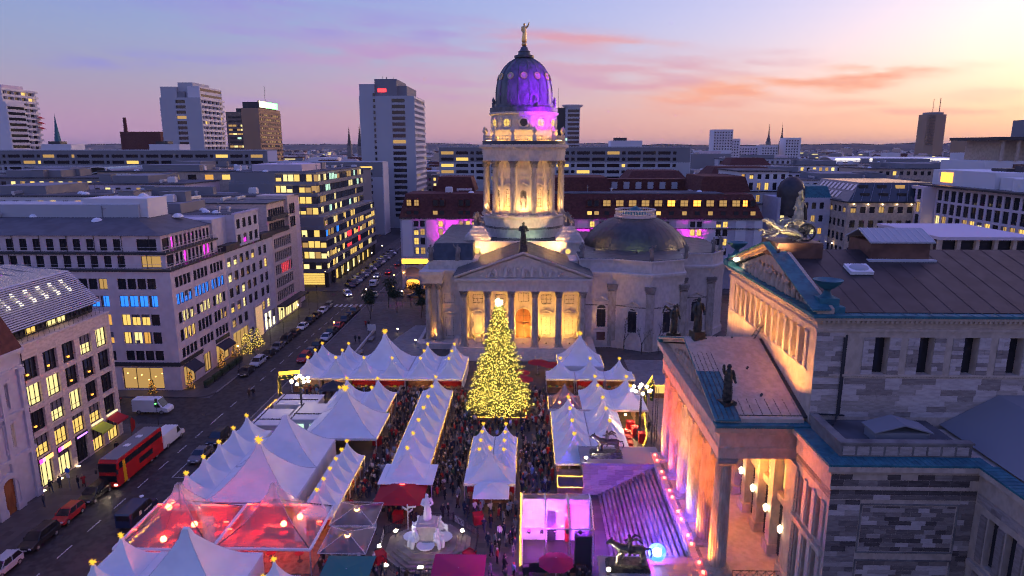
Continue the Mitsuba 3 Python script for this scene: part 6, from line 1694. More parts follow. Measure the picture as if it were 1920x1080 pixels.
def panther(rider=True):
    ch = [[((1.0, 0, 1.05), .36), ((.2, 0, 1.08), .33), ((-.7, 0, 1.15), .38), ((-1.15, 0, 1.5), .25), ((-1.5, 0, 1.75), .24), ((-1.78, 0, 1.66), .13)],
          [((-1.42, .14, 1.95), .07), ((-1.4, .15, 2.03), .04)], [((-1.42, -.14, 1.95), .07), ((-1.4, -.15, 2.03), .04)],
          [((1.2, 0, 1.1), .12), ((1.7, 0, 1.15), .06), ((1.85, 0, .7), .05), ((1.75, 0, .4), .06)]]
    for s, a in ((1, .12), (-1, -.12)):
        ch.append([((1.0, s * .2, .95), .28), ((1.1 + a, s * .22, .55), .14), ((1.25 + a, s * .22, .3), .09), ((1.1 + a, s * .22, .06), .10), ((.95 + a, s * .22, .05), .08)])
        ch.append([((-.75, s * .22, 1.0), .22), ((-.75 + a * 2, s * .22, .55), .12), ((-.72 + a * 2, s * .22, .06), .09), ((-.88 + a * 2, s * .22, .05), .08)])
    return body(ch, 9)


def rider():
    ch = [[((0, 0, 1.45), .19), ((0, 0, 1.85), .17), ((0, 0, 2.05), .09), ((-.05, 0, 2.28), .15)], [((0, .12, 1.45), .15), ((-.2, .36, 1.2), .11), ((0, .4, .85), .08), ((-.1, .4, .75), .07)], [((0, -.12, 1.45), .15), ((-.2, -.36, 1.2), .11), ((0, -.4, .85), .08), ((-.1, -.4, .75), .07)],
          [((0, .2, 1.9), .09), ((-.25, .3, 1.7), .07), ((-.45, .15, 1.8), .06)], [((0, -.2, 1.9), .09), ((.05, -.35, 2.1), .07), ((-.1, -.4, 2.35), .06)]]
    for s in (-1, 1): ch.append([((.1, s * .1, 1.95), .09), ((.5, s * .3, 2.2), .10), ((1.0, s * .42, 1.85), .04)])
    return body(ch, 8)


for x, y, lb, mt in ((10.2, 78.9, 'bronze winged rider on a panther standing on the far stair block', 'bronze'), (9.6, 55.8, 'bronze winged rider on a lion beside the stage, lit by a bright lamp', 'bronze')):
    t = thing('animal_rider', lb, 'statue')
    part('plinth', t, MB().box(x - 2.1, x + 1.9, y - .8, y + .8, 4.5, 5.0).box(x - 1.9, x + 1.7, y - .65, y + .65, 5.0, 5.2), 'bronze')
    part('animal', t, panther, mt, smooth=45, M=place(x, y, 5.2, 0, 1.15), cache=('panther', mt)); part('rider', t, rider, mt, smooth=45, M=place(x, y, 5.2, 0, 1.15), cache=('rider', mt))
for x, y, z, tx, ty, tz in ((7.5, 77.4, 5.0, 10, 78.9, 6.6), (7.6, 54.6, 5.2, 9.8, 55.8, 7.0)):
    t = thing('stair_lamp', 'bright white floodlight in front of the ' + ('panther' if y > 70 else 'lion') + ' rider', 'lamp')
    part('housing', t, MB().box(x - .2, x + .05, y - .18, y + .18, z - .5, z + .15), 'metal_dark'); part('lens', t, MB().lathe([(0, -.2), (.2, -.05), (.2, .1), (0, .2)], 10, (x - .05, y - .25, z + .1)), 'frame_white', emit='spot')
    spot((x + .15, y, z + .1), (tx, ty, tz), (1, .85, .6), 13, 50, 35)
t = thing('stage_beam_lamp', 'round stage lamp glaring blue-white at the foot of the stair', 'lamp')
part('housing', t, MB().lathe([(0, 0), (.35, .05), (.42, .5), (.3, .7), (0, .7)], 12, (12.4, 57.6, 4.7)), 'metal_dark')
part('lens', t, MB().lathe([(0, 0), (.40, 0), (.40, .10), (0, .12)], 16), 'frame_white', emit='beam_blue', M=M4(rotx(.95), (12.4, 56.9, 5.45))); part('blue_rim', t, MB().lathe([(.40, 0), (.85, 0), (.85, .08), (.40, .08)], 20), 'frame_white', emit='rim_blue', M=M4(rotx(.95), (12.4, 56.9, 5.45)))  # outer blue ring glows to imitate the glare halo around the lens
part('yoke', t, MB().bar((12.0, 57.5, 4.5), (12.0, 57.5, 5.2), .05).bar((12.8, 57.5, 4.5), (12.8, 57.5, 5.2), .05), 'metal_dark')
spot((12.4, 57.9, 6.2), (13.0, 66.0, 1.6), (.10, .06, 1.0), 150, 55, 30)
spot((7.2, 68.5, 9.5), (12.0, 68, 1.0), (.55, .03, 1.0), 34, 48, 28)
spot((11.5, 57.0, 5.6), (15.5, 55.0, 4.5), (.8, .02, 1.0), 9, 70, 50)
# low north wing
FA = frame_of((23.4, 54.0, 0), (0, -1, 0)); FB_ = frame_of((23.4, 47.5, 0), (1, 0, 0)); FC = frame_of((34.5, 47.5, 0), (0, -1, 0))
wA = [(1.1, 2.0), (2.75, 3.65), (4.4, 5.3)]; wC = [(1.6 + 1.9 * k, 2.65 + 1.9 * k) for k in range(9)]
m = MB(); facade(m, FA, 6.5, 0, 16.4, [(4.5, 11.0, wA), (12.0, 15.6, wA)], .6); facade(m, FB_, 11.1, 0, 16.4, [], .6); facade(m, FC, 22, 0, 16.4, [(4.5, 11, wC), (12.0, 15.9, wC)], .6)
m.box(24.0, 34.5, 48.1, 54.4, 0, 16.4); m.box(35.1, 60, 26, 54.4, 0, 16.4)
part('wing_wall', K, m, 'stone_sand')
for F, ws in ((FA, wA), (FC, wC)):
    for u0, u1 in ws:
        for a, c in ((4.5, 11.0), (12.0, 15.6)): m = MB(); fbox(m, F, u0, u1, .5, .58, a, c); part('wing_window', K, m, 'pane_dark')
    for i in range(len(ws) + 1):
        u = (ws[i][0] - .42) if i < len(ws) else ws[-1][1] + .42
        m = MB(); fbox(m, F, u - .3, u + .3, -.14, 0, 12.0, 15.8); fbox(m, F, u - .3, u + .3, -.14, 0, 4.5, 11.1); part('wing_pilaster', K, m, rb.choice(ASHLAR[2:]))
    m = MB(); L = 6.5 if F is FA else 22; fbox(m, F, .3, L - .3, -.3, 0, 11.3, 11.75); part('wing_sill', K, m, 'stone_sand')
m = MB()
for z0, z1, d in ((16.4, 17.3, .04), (17.3, 17.5, .14), (18.7, 19.0, .3), (19.0, 19.45, .6)):
    m.box(23.4 - d, 34.5, 47.5 - d, 54.0, z0, z1 if d != .14 else 18.7); m.box(34.5 - d + .02, 60, 25, 54.0, z0, z1 if d != .14 else 18.7)
part('wing_cornice', K, m, 'stone_sand')
m = MB(); m.box(22.75, 34.9, 46.85, 48.3, 19.45, 19.62); m.box(22.75, 24.2, 48.3, 53.55, 19.45, 19.62); m.box(33.88, 35.3, 25, 46.84, 19.45, 19.62); part('wing_gutter', K, m, 'copper_green')
m = MB()
for k in range(28): m.bar((22.9 + k * .42, 46.87, 19.64), (22.9 + k * .42, 48.25, 19.64), .02)
for k in range(40): m.bar((33.9, 46.5 - k * .5, 19.64), (35.25, 46.5 - k * .5, 19.64), .02)
part('gutter_seam', K, m, 'copper_green', kind='stuff')
m = MB(); m.box(24.2, 34.2, 48.3, 48.8, 19.45, 20.65); m.box(24.2, 24.7, 48.8, 53.9, 19.45, 20.65); part('parapet', K, m, 'stone_dark')
for k in range(9): part('parapet_panel', K, lambda: MB().box(.05, .95, -.05, 0, .25, .95), ASHLAR[3], M=M4(t=(24.35 + k * 1.08, 48.3, 19.5)), cache='ppan')
part('parapet_cap', K, MB().box(24.1, 34.3, 48.2, 48.9, 20.65, 20.8).box(24.1, 24.8, 48.9, 53.95, 20.65, 20.8), 'stone_dark')
part('wing_roof', K, MB().box(24.7, 34.2, 48.8, 54.4, 19.3, 20.05), 'roof_flat')
hh = part('wing_hatch', K, MB().box(27.6, 31.8, 49.8, 51.6, 20.05, 20.9), 'panel_grey')
part('cover', hh, MB().loft([[(27.4, 49.6, 20.9), (27.4, 51.8, 20.9), (27.4, 51.8, 21.0), (27.4, 49.6, 21.0)], [(29.7, 49.6, 21.55), (29.7, 51.8, 21.55), (29.7, 51.8, 21.65), (29.7, 49.6, 21.65)], [(32, 49.6, 20.9), (32, 51.8, 20.9), (32, 51.8, 21.0), (32, 49.6, 21.0)]]), 'panel_grey')
part('far_wing_roof', K, MB().loft([[(35.4, 25, 19.7), (60, 25, 19.7), (60, 54.4, 19.7), (35.4, 54.4, 19.7)], [(40, 30, 22.4), (60, 30, 22.4), (60, 54.4, 22.4), (40, 54.4, 22.4)]]), 'panel_grey')
part('conduit', K, MB().bar((24.6, 54.3, 20.6), (27.2, 54.3, 20.5), .08).bar((26.6, 54.3, 20.5), (25.8, 53.2, 20.1), .08), 'metal_dark')
# weathered stones of the north face and its sunk panel
pan = (2.5, 9.75, 12.0, 16.05)
ashlar(K, FB_, .02, 2.35, 5.5, 16.38, .44, .8, 1.3, .04); ashlar(K, FB_, 9.9, 11.08, 5.5, 16.38, .44, .5, .7, .04)
ashlar(K, FB_, 2.6, 9.65, 12.05, 15.9, .36, .7, 1.25, .02); ashlar(K, FB_, 2.6, 9.65, 6.0, 11.2, .4, .8, 1.4, .02)
ashlar(K, frame_of((23.36, 47.46, 0), (1, 0, 0)), .0, 11.1, 16.45, 17.25, .4, .8, 1.4, .02, tones=(0, 0, 1, 1, 2, 4)); ashlar(K, frame_of((23.27, 47.37, 0), (1, 0, 0)), .0, 11.2, 17.6, 18.6, .5, .9, 1.6, .02, tones=(0, 0, 1, 1, 2, 3))
ashlar(K, frame_of((23.36, 54, 0), (0, -1, 0)), .0, 6.5, 16.45, 17.25, .4, .8, 1.2, .02, tones=(1, 2, 2, 3)); ashlar(K, frame_of((34.46, 47.3, 0), (0, -1, 0)), 0, 16, 16.45, 17.25, .42, 1.1, 1.8, .02, tones=(2, 3, 3))
m = MB()
for F_, (a, b, z0, z1) in ((FB_, (2.4, 9.85, 11.9, 16.1)), (FB_, (2.4, 9.85, 5, 11.3))):
    fbox(m, F_, a, a + .1, -.1, 0, z0, z1); fbox(m, F_, b - .1, b, -.1, 0, z0, z1); fbox(m, F_, a + .1, b - .1, -.1, 0, z1 - .1, z1); fbox(m, F_, a + .1, b - .1, -.1, 0, z0, z0 + .1)
part('panel_moulding', K, m, 'stone_dark')
# floodlights on the portico roof wash the upper east wall; a strong one on the gable points at the cathedral dome
for y, p in ((57.3, 62), (61.5, 48), (66.8, 34), (72, 44), (76.5, 42)):
    flood(K, (21.2, y, 23.55 - abs(y - 67) * .27 + .35), (24.3, y + .4, 28.4), (1, .44, .10), p * .34, 62, 40, .10)
t = thing('gable_floodlight', 'bright floodlight at the far end of the upper gable, aimed at the cathedral dome', 'lamp')
part('housing', t, MB().box(24.2, 24.8, 76.2, 76.7, 29.9, 30.6), 'metal_dark'); part('lens', t, MB().lathe([(0, -.25), (.28, -.1), (.28, .12), (0, .25)], 10, (23.9, 76.0, 30.4)), 'frame_white', emit='spot')
flood(K, (68.0, 76.2, 31.6), (CX + 2.6, CY - 3.4, 54.8), (.30, .006, 1.0), 24000, 3.9, 2.4, .25, 2.0)
flood(K, (66.5, 76.4, 31.6), (CX + 4.2, CY - 5.4, 49.2), (1.0, .05, .90), 6500, 2.2, 1.2, .25)
# ================================================================== THE CHRISTMAS MARKET
def canopy(a, b, ze, zp, n=11, m=10, power=2.1, tip=.05, sag=.035):
    """Swept tent roof over a rectangle of half sizes a, b: square at the eaves, drawn up to a point."""
    rings = []
    for i in range(n):
        t = i / (n - 1)
        s = max(1 - t, tip)
        z = ze + (zp - ze) * (.22 * t + .78 * t ** power)
        pin = sag * math.sin(math.pi * min(1, t * 1.15)) * 2
        rg = []
        for side in range(4):
            for k in range(m):
                u = -1 + 2 * k / m
                w = 1 - pin * (1 - u * u)
                x, y = ((u, -w), (w, u), (-u, w), (-w, -u))[side]
                rg.append((x * a * s, y * b * s, z - (.10 * (zp - ze) / 3 * (1 - u * u) * math.sin(math.pi * min(1, t * 1.3)) if t < .77 else 0)))
        rings.append(rg)
    return MB().loft(rings, caps=False).add([(-a * tip, -b * tip, zp), (a * tip, -b * tip, zp), (a * tip, b * tip, zp), (-a * tip, b * tip, zp)], [[0, 1, 2, 3]])


def star_mesh(r, k=14):
    pts = trimesh.creation.icosphere(1, 1.0)
    m = MB(); m.add(np.array(pts.vertices) * r * .42, pts.faces)
    v = np.array(trimesh.creation.icosahedron().vertices); v = np.vstack([v, np.array(trimesh.creation.icosahedron().face_normals)[::2]])
    for d in v:
        d = d / np.linalg.norm(d); m.bar(d * r * .3, d * r, r * .17, 4, .01)
    return m.mesh()


def bulbs(path, gap=.32, r=.055, jit=.05, seed=0):
    rr = np.random.RandomState(seed); m = MB(); path = np.asarray(path, float)
    for p, q in zip(path[:-1], path[1:]):
        n = max(1, int(np.linalg.norm(q - p) / gap))
        for k in range(n):
            c = p + (q - p) * (k + .5) / n + (rr.rand(3) - .5) * jit * 2
            m.add(np.array([(r, 0, 0), (-r, 0, 0), (0, r, 0), (0, -r, 0), (0, 0, r), (0, 0, -r)]) + c, [[0, 2, 4], [2, 1, 4], [1, 3, 4], [3, 0, 4], [2, 0, 5], [1, 2, 5], [3, 1, 5], [0, 3, 5]])
    return m


def arr_of(m): return np.vstack(m.v)


mat('cloth_seam', (.40, .40, .46), .6)
rt = random.Random(5)
LS, HL = {}, {}       # eaves and stall places that strings of bulbs run along
GOODS = ('cloth_red', 'wood_hut', 'bronze_pale', 'cloth_lime', 'stone_sand', 'cloth_green')


def tent(label, x, y, a, b, zp=5.7, ze=2.75, group=None, star=.36, lamp=None, cloth='tent_cloth', walls='', stall='', power=2.1, valance=True, name='pagoda_tent', lights=''):
    t = thing(name, label, 'tent', group)
    M = M4(t=(x, y, 0)); ck = (a, b, zp, ze, power)
    part('canopy', t, lambda: canopy(a, b, ze, zp, power=power), cloth, smooth=17, M=M, cache=('can', ck))
    if a > 4 or b > 4:
        g = arr_of(canopy(a, b, ze, zp, power=power))
        for ci in range(4):
            m = MB()
            for i in range(10): m.bar(g[i * 40 + ci * 10] + (0, 0, .012), g[(i + 1) * 40 + ci * 10] + (0, 0, .012), .022, 4)
            part('seam', t, m, 'cloth_seam', M=M)
    if valance:
        def va():
            m = MB()
            m.box(-a, a, -b - .02, -b + .01, ze - .32, ze + .02); m.box(-a, a, b - .01, b + .02, ze - .32, ze + .02); m.box(-a - .02, -a + .01, -b, b, ze - .32, ze + .02); m.box(a - .01, a + .02, -b, b, ze - .32, ze + .02)
            return m
        part('valance', t, va, 'tent_wall', M=M, cache=('val', ck))
    for sx in (-1, 1):
        for sy in (-1, 1): part('leg', t, lambda: MB().box(-.05, .05, -.05, .05, .05, ze), 'aluminium', M=M4(t=(x + sx * (a - .07), y + sy * (b - .07), 0)), cache=('leg', ze))
    for w in walls:
        m = {'n': (-a + .1, a - .1, b - .06, b - .03), 's': (-a + .1, a - .1, -b + .03, -b + .06), 'e': (a - .06, a - .03, -b + .1, b - .1), 'w': (-a + .03, -a + .06, -b + .1, b - .1)}[w]
        part('side_wall', t, lambda: MB().box(*m, .05, ze - .33), 'tent_wall', M=M, cache=('wall', w, ck))
    for w in stall:       # counter with goods on one open side
        R = {'s': 0, 'e': math.pi / 2, 'n': math.pi, 'w': -math.pi / 2}[w]; h = b if w in 'sn' else a; l = a if w in 'sn' else b
        MM = place(x, y, 0, R)
        c = part('counter', t, lambda: MB().box(-l + .3, l - .3, -h + .25, -h + .85, .05, 1.0).box(-l + .2, l - .2, -h + .2, -h + .9, 1.0, 1.06), 'wood_hut', M=MM, cache=('cnt', l, h))
        part('backdrop', t, lambda: MB().box(-l + .2, l - .2, -h + 1.9, -h + 1.95, .4, 2.3), rt.choice(('cloth_red', 'wood_hut', 'stone_sand')), M=MM, cache=('bd', l, h, rt.randrange(3)))
        for j in range(4):
            part('goods', c, lambda: MB().box(-.28, .28, -.18, .18, 0, .18).box(-.2, .2, -.12, .12, .18, .3), rt.choice(GOODS), M=MM @ M4(t=(-l + .7 + j * (2 * l - 1.4) / 3, -h + .55, 1.06)), cache='goods')
        HL.setdefault((group or 'the wide front tent', w), []).append((MM @ np.array([0, -h + .9, 2.25, 1]))[:3])
    if lamp: part('pendant_lamp', t, lambda: MB().lathe([(0, -.22), (.2, -.12), (.24, .05), (.1, .2), (0, .22)], 10), 'frame_white', emit=lamp, M=M4(t=(x, y, ze + .1)), cache=('pend', lamp))
    if star: part('star', t, lambda: star_mesh(star), 'frame_dark', emit='star', M=M4(rotz(rt.random()), (x, y, zp + star * .75)), cache=('star', star))
    for w in lights:
        p = {'s': ((-a, -b - .06, ze - .1), (a, -b - .06, ze - .1)), 'n': ((-a, b + .06, ze - .1), (a, b + .06, ze - .1)), 'e': ((a + .06, -b, ze - .1), (a + .06, b, ze - .1)), 'w': ((-a - .06, -b, ze - .1), (-a - .06, b, ze - .1))}[w]
        LS.setdefault((group or 'the ' + name.replace('_', ' ') + 's', w), []).append(np.array(p) + (x, y, 0))
    return t


ORD = ('first', 'second', 'third', 'fourth', 'fifth', 'sixth', 'seventh', 'eighth')
A5, B4 = 2.53, 2.17
GT = {'A': 'small white tents of the far left row', 'L': 'small white tents along the street', 'M': 'narrow white stall tents beside the big tents', 'B': 'white tents of the middle row', 'C': 'small white tents below the tree', 'R': 'white tents of the right block'}
for k in range(6):
    tent(f'{ORD[k]} front tent from the left in the far left row', -39.5 + 5.1 * k, 114.0, A5, B4, group=GT['A'], stall='s', walls='' if k < 5 else 'e', lights='s' if k < 5 else 'se')
for i, x in enumerate((-39.5, -34.4, -19.1, -13.95)):
    for j, y in enumerate((118.4, 122.8)):
        tent(f'{ORD[i]} tent from the left in the {"middle" if j == 0 else "back"} line of the far left row', x, y, A5, B4, group=GT['A'], walls='w' if i == 0 else 'e' if i == 3 else '', lights='e' if i == 3 else '', lamp='pendant' if i in (1,) else None)
tent('large white tent with a big star in the middle of the far left row', -26.8, 120.6, 5.0, 4.3, 8.6, 2.8, star=.62, name='marquee_tent', power=1.8)
for i, (x, y) in enumerate(((-29.5, 103.2), (-24.4, 103.2), (-24.4, 98.9), (-29.5, 98.9))):
    tent('small white tent behind the big marquees, ' + ('far left', 'far right', 'near right with lit front edge', 'near left')[i] + ' of four', x, y, A5, B4, group='four small tents behind the marquees', stall='e' if i in (1, 2) else '', lights='es' if i == 2 else 'e' if i == 1 else '', lamp='pendant' if i == 2 else None)
for x, y, a, b, st, lb in ((-26.4, 91.2, 5.35, 4.6, .62, 'big blue-white marquee with a large star, farthest of the four'), (-32.0, 82.2, 5.2, 4.25, 0, 'big blue-white marquee without a star, second from the far end'), (-32.0, 73.5, 5.2, 4.3, .62, 'big violet-tinged marquee with a large star behind the clear tents'), (-31.7, 55.4, 5.2, 4.25, 0, 'big blue-white marquee in front of the clear red-lit tents')):
    tent(lb, x, y, a, b, 8.3, 3.0, star=st, name='marquee_tent', walls='ew' if y != 91.2 else 'w', power=1.75, lamp='pendant' if y < 90 else None, lights='e' if y == 91.2 else '')
for k, y in enumerate((87.4, 83.1, 78.8, 74.6, 70.4, 57.7, 53.4)):
    tent(f'small white tent with yellow star by the street, {ORD[k]} from the far end', -39.5, y, A5, B4, group=GT['L'], walls='w', lights='w')
for k, y in enumerate((81.0, 78.45, 75.9, 73.35, 70.8, 68.25, 55.3, 52.7)):
    tent(f'narrow white stall tent beside the big marquees, {ORD[k]} from the far end', -23.6, y, 1.95, 1.27, 5.0, 2.6, group=GT['M'], star=.32, stall='e', lights='e')
# side walls of the marquees, in bays
for x, y0, y1 in ((-26.72, 69.3, 86.4), (-26.42, 51.2, 59.6)):
    w = thing('tent_side_wall', 'grey-white standing wall of panels along the ' + ('long marquee row' if y0 > 60 else 'front marquee'), 'wall')
    for k in range(int((y1 - y0) / 2.1)): part('panel', w, lambda: MB().box(-.04, .04, .04, 2.06, .05, 2.9), 'tent_wall', M=M4(t=(x, y0 + 2.1 * k, 0)), cache='tpan')
# clear tents lit red from inside
for i, (x, y) in enumerate(((-26.9, 64.5), (-37.0, 64.2))):
    t = tent(('right' if i == 0 else 'left') + ' clear tent with red and golden light inside', x, y, 5.0, 4.3, 8.0, 3.0, star=0, cloth='clear_sheet', valance=False, name='clear_tent', power=1.9)
    m = MB()
    for s0 in (-1, 1):
        m.box(x - 5.05, x + 5.05, y + s0 * 4.3 - .12, y + s0 * 4.3 + .12, 2.9, 3.12); m.box(x + s0 * 5.0 - .12, x + s0 * 5.0 + .12, y - 4.18, y + 4.18, 2.9, 3.12)
    part('eaves_beam', t, m, 'tent_cloth')
    m = MB()
    for sx in (-1, 1):
        for sy in (-1, 1): m.bar((x + sx * 4.9, y + sy * 4.2, 3.0), (x, y, 6.1), .05)
    for k in range(6): a_ = k * math.pi / 3; m.bar((x, y, 4.4), (x + 1.3 * math.cos(a_), y + 1.1 * math.sin(a_), 5.2), .04)
    m.bar((x, y, 4.3), (x, y, 8.0), .05)
    part('frame', t, m, 'metal_dark')
    part('floor', t, MB().box(x - 4.8, x + 4.8, y - 4.1, y + 4.1, .055, .12), 'wood_hut')
    for k in range(6):
        dx, dy = (-3 + 3 * (k % 3), -2 + 3.6 * (k // 3))
        tb = thing('bar_table', 'small round bar table inside the ' + ('right' if i == 0 else 'left') + ' clear tent', 'table', 'bar tables in the clear tents')
        part('top', tb, lambda: MB().lathe([(0, 1.02), (.5, 1.02), (.5, 1.08), (0, 1.08)], 12), 'cloth_red', M=M4(t=(x + dx, y + dy, .07)), cache='bt'); part('stem', tb, lambda: MB().bar((0, 0, .03), (0, 0, 1.02), .05, 6).lathe([(0, .03), (.3, .04), (.3, .07), (0, .08)], 10), 'metal_dark', M=M4(t=(x + dx, y + dy, .09)), cache='bs')
    hx = ((1.0, -.6, 3.6), (2.2, 1.0, 3.5)) if i == 0 else ((1.6, -.6, 3.6), (-.6, -2.8, 3.2), (-2.6, 2.2, 3.9))
    for dx, dy, z in hx:
        l = thing('cage_lamp', 'golden hanging lamp glowing in the ' + ('right' if i == 0 else 'left') + ' clear tent', 'lamp', 'golden lamps in the clear tents')
        part('globe', l, lambda: MB().lathe([(0, -.32), (.26, -.2), (.34, .02), (.22, .26), (0, .32)], 12), 'frame_white', emit='heater', M=M4(t=(x + dx, y + dy, z)), cache='cage'); part('cord', l, MB().bar((x + dx, y + dy, z + .3), (x + dx * .3, y + dy * .3, 6.2), .015), 'metal_dark')
    for dx, dy, z, w_ in ((-3.4, 3.6, 3.35, 1.3), (1.8, 3.7, 3.3, 1.6), (4.5, .5, 3.2, .25), (-4.6, -1.2, 3.2, .25)):
        h = part('heater_bar', t, MB().box(x + dx - w_, x + dx + w_, y + dy - .07, y + dy + .07, z, z + .12), 'frame_dark', emit='red_hot')
    spot((x - 2, y + 3.6, 3.3), (x - 2, y - 1, 0), (1, .035, .02), 16, 75, 50); spot((x + 2.4, y + 3.6, 3.3), (x + 2, y, 0), (1, .03, .03), 16, 75, 50)
    part('bar_counter', t, MB().box(x - 2.6, x + 2.6, y + 2.6, y + 3.2, .12, 1.15).box(x - 2.7, x + 2.7, y + 2.5, y + 3.3, 1.15, 1.22), 'wood_hut')
    part('back_wall', t, MB().box(x - 4.8, x + 4.8, y + 4.1, y + 4.16, .12, 2.9), 'cloth_red'); part('curtain', t, MB().box(x + 1.2, x + 2.6, y + 1.6, y + 1.66, .12, 3.2), 'tent_wall')
# middle row
for k in range(7):
    tent(f'white tent with yellow star in the middle row, {ORD[k]} from the front', -15.0, 77.6 + 4.42 * k, A5, 2.2, group=GT['B'], stall='ew', lights='ew' if k else 'e', lamp='pendant' if k in (3, 6) else None)
m = MB(); m.box(-18.2, -11.4, 74.2, 75.35, 2.72, 2.8); m.box(-18.2, -17.56, 75.35, 79.5, 2.72, 2.8); m.box(-12.44, -11.4, 75.35, 79.5, 2.72, 2.8)
c = thing('flat_canopy', 'pale flat canopy edge around the front tent of the middle row', 'canopy'); part('sheet', c, m, 'tent_cloth')
for x, y in ((-18.0, 74.4), (-11.6, 74.4)): part('post', c, lambda: MB().box(-.05, .05, -.05, .05, .05, 2.72), 'aluminium', M=M4(t=(x, y, 0)), cache='fpost')
# tents below the tree
for i, x in enumerate((-6.05, -2.9)):
    for k in range(4):
        tent(f'small white tent below the tree, {ORD[k]} from the front in the {"left" if i == 0 else "right"} file', x, 79.2 + 2.68 * k, 1.52, 1.32, 4.9, 2.6, group=GT['C'], star=.32, lights='w' if i == 0 else 'e', stall='w' if i == 0 else 'e')
tent('wider white tent at the front of the small tents below the fir', -4.5, 76.7, 3.15, 2.1, 6.2, 2.75, star=.4, stall='s', lights='s')
# right block
for k, x in enumerate((6.0, 11.3, 16.55)):
    tent(f'white tent with yellow star in the far right row, {ORD[k]} from the left', x, 114.6, 2.58, B4, group=GT['R'], stall='s', lights='s' if k < 2 else 'se')
tent('large pale blue tent with a big star at the foot of the cathedral steps', 10.0, 121.3, 4.2, 3.5, 8.3, 3.4, star=.55, name='marquee_tent', power=1.6, walls='sew', lights='ew')
for x, y, lb in ((11.25, 105.0, 'far middle'), (16.4, 105.0, 'far right'), (11.25, 100.7, 'second middle'), (16.4, 100.7, 'warm-lit second right')):
    tent('white tent in the right block, ' + lb + ' one', x, y, 2.58, 2.2, group=GT['R'], lamp='pendant' if x > 12 else None, stall='e' if x > 12 else '', lights='')
t = tent('clear tent with three warm lamps at the far left of the right block', 6.1, 101.4, 2.6, 2.9, 5.9, 2.8, star=0, cloth='clear_sheet', name='clear_tent', lights='w')
for dx, dy in ((-.8, .4), (.9, 1.4), (1.2, -.9)):
    l = thing('globe_lamp', 'warm globe lamp inside the small clear tent', 'lamp', 'globe lamps in the small clear tent'); part('globe', l, lambda: MB().lathe([(0, -.2), (.17, -.1), (.2, .05), (.1, .18), (0, .2)], 10), 'frame_white', emit='heater', M=M4(t=(6.1 + dx, 101.4 + dy, 2.6)), cache='gl'); part('cord', l, MB().bar((6.1 + dx, 101.4 + dy, 2.8), (6.1, 101.4, 4.4), .012), 'metal_dark')
for k, y in enumerate((82.4, 86.8, 91.2, 95.6)):
    tent(f'white tent along the left edge of the right block, {ORD[k]} from the front', 6.3, y, A5, 2.2, group=GT['R'], stall='w', lights='w' if k else 'ws')
for k, y in enumerate((86.8, 91.2, 95.6)):
    tent(f'white tent along the right edge of the right block, {ORD[k]} from the front', 11.5, y, A5, 2.2, group=GT['R'], walls='', lights='', lamp='pendant' if k == 2 else None)

SIDE = {'s': 'near', 'n': 'far', 'e': 'right', 'w': 'left'}
for (g, w), ps in LS.items():
    s_ = thing('light_string', f'golden bulb string, {SIDE[w]} eaves of {g}', 'light string')
    mc, mbl = MB(), MB()
    for i, p in enumerate(ps): mc.bar(p[0], p[1], .012, 3); mbl.add(*bulbs(p, .21, .036, .08, i).mesh())
    part('cable', s_, mc, 'rubber', kind='stuff'); part('bulbs', s_, mbl, 'frame_dark', emit='fairy', kind='stuff')
for (g, w), ps in HL.items():
    s_ = thing('stall_lamps', f'warm stall lamps, {SIDE[w]} side of {g}', 'lamps'); ml = MB(); mc = MB()
    for p in ps: ml.lathe([(0, 0), (.16, .04), (.12, .2), (0, .25)], 8, p); mc.bar(p + (0, 0, .25), p + (0, 0, .5), .015, 3)
    part('cable', s_, mc, 'rubber', kind='stuff'); part('lamps', s_, ml, 'frame_dark', emit='pendant', kind='stuff')
# the big fir
tr = thing('christmas_tree', 'tall fir covered in golden lights with a white star on top', 'tree')
TX, TY, TH = -4.5, 103.0, 18.6
part('trunk', tr, MB().bar((TX, TY, 0), (TX, TY, TH), .32, 8, .04), 'bark')
rt2 = np.random.RandomState(8)
m, tl = MB(), []
lv, lf, nv = [], [], 0
for k in range(520):
    t = (k + .5) / 520
    z = 1.5 + (TH - 2.0) * (1 - (1 - t) ** .62) if False else 1.4 + (TH - 2.0) * t ** 1.25
    R = 5.0 * (1 - (z - 1.2) / (TH - 1.0)) ** .84 * (.70 + .46 * rt2.rand() + .10 * math.sin(z * 3.3)) + .16
    a = k * 2.39996 + rt2.rand() * .5
    tip = np.array([TX + R * math.cos(a), TY + R * math.sin(a), z - .10 * R + .25 * rt2.rand()])
    root = np.array([TX, TY, z + .12 * R])
    if k % 2 == 0: m.bar(root, tip, .035, 4, .01)
    nb = int(10 + 9 * R)
    for j in range(nb):
        s = .22 + .78 * (j + rt2.rand()) / nb
        c = root + (tip - root) * s + (rt2.rand(3) - .5) * np.array([.75, .75, .5]) * (.35 + .16 * R)
        d = (tip - root) / np.linalg.norm(tip - root); d = d + (rt2.rand(3) - .5) * 1.5; d /= np.linalg.norm(d)
        e = np.cross(d, rt2.rand(3) - .5); e /= np.linalg.norm(e)
        L, w = .34 + .3 * rt2.rand(), .07 + .05 * rt2.rand()
        lv += [c - e * w, c + e * w, c + d * L - np.array([0, 0, .06])]; lf.append((nv, nv + 1, nv + 2)); nv += 3
        if rt2.rand() < .50 and s > .42: tl.append(c + (tip - root) / np.linalg.norm(tip - root) * .1 + np.array([0, 0, .06]))
part('bough', tr, m, 'bark', kind='stuff')
part('needles', tr, (np.array(lv), np.array(lf)), 'needles', kind='stuff')
tl = np.array(tl); r_ = .052
ov = np.array([(r_, 0, 0), (-r_, 0, 0), (0, r_, 0), (0, -r_, 0), (0, 0, r_), (0, 0, -r_)])
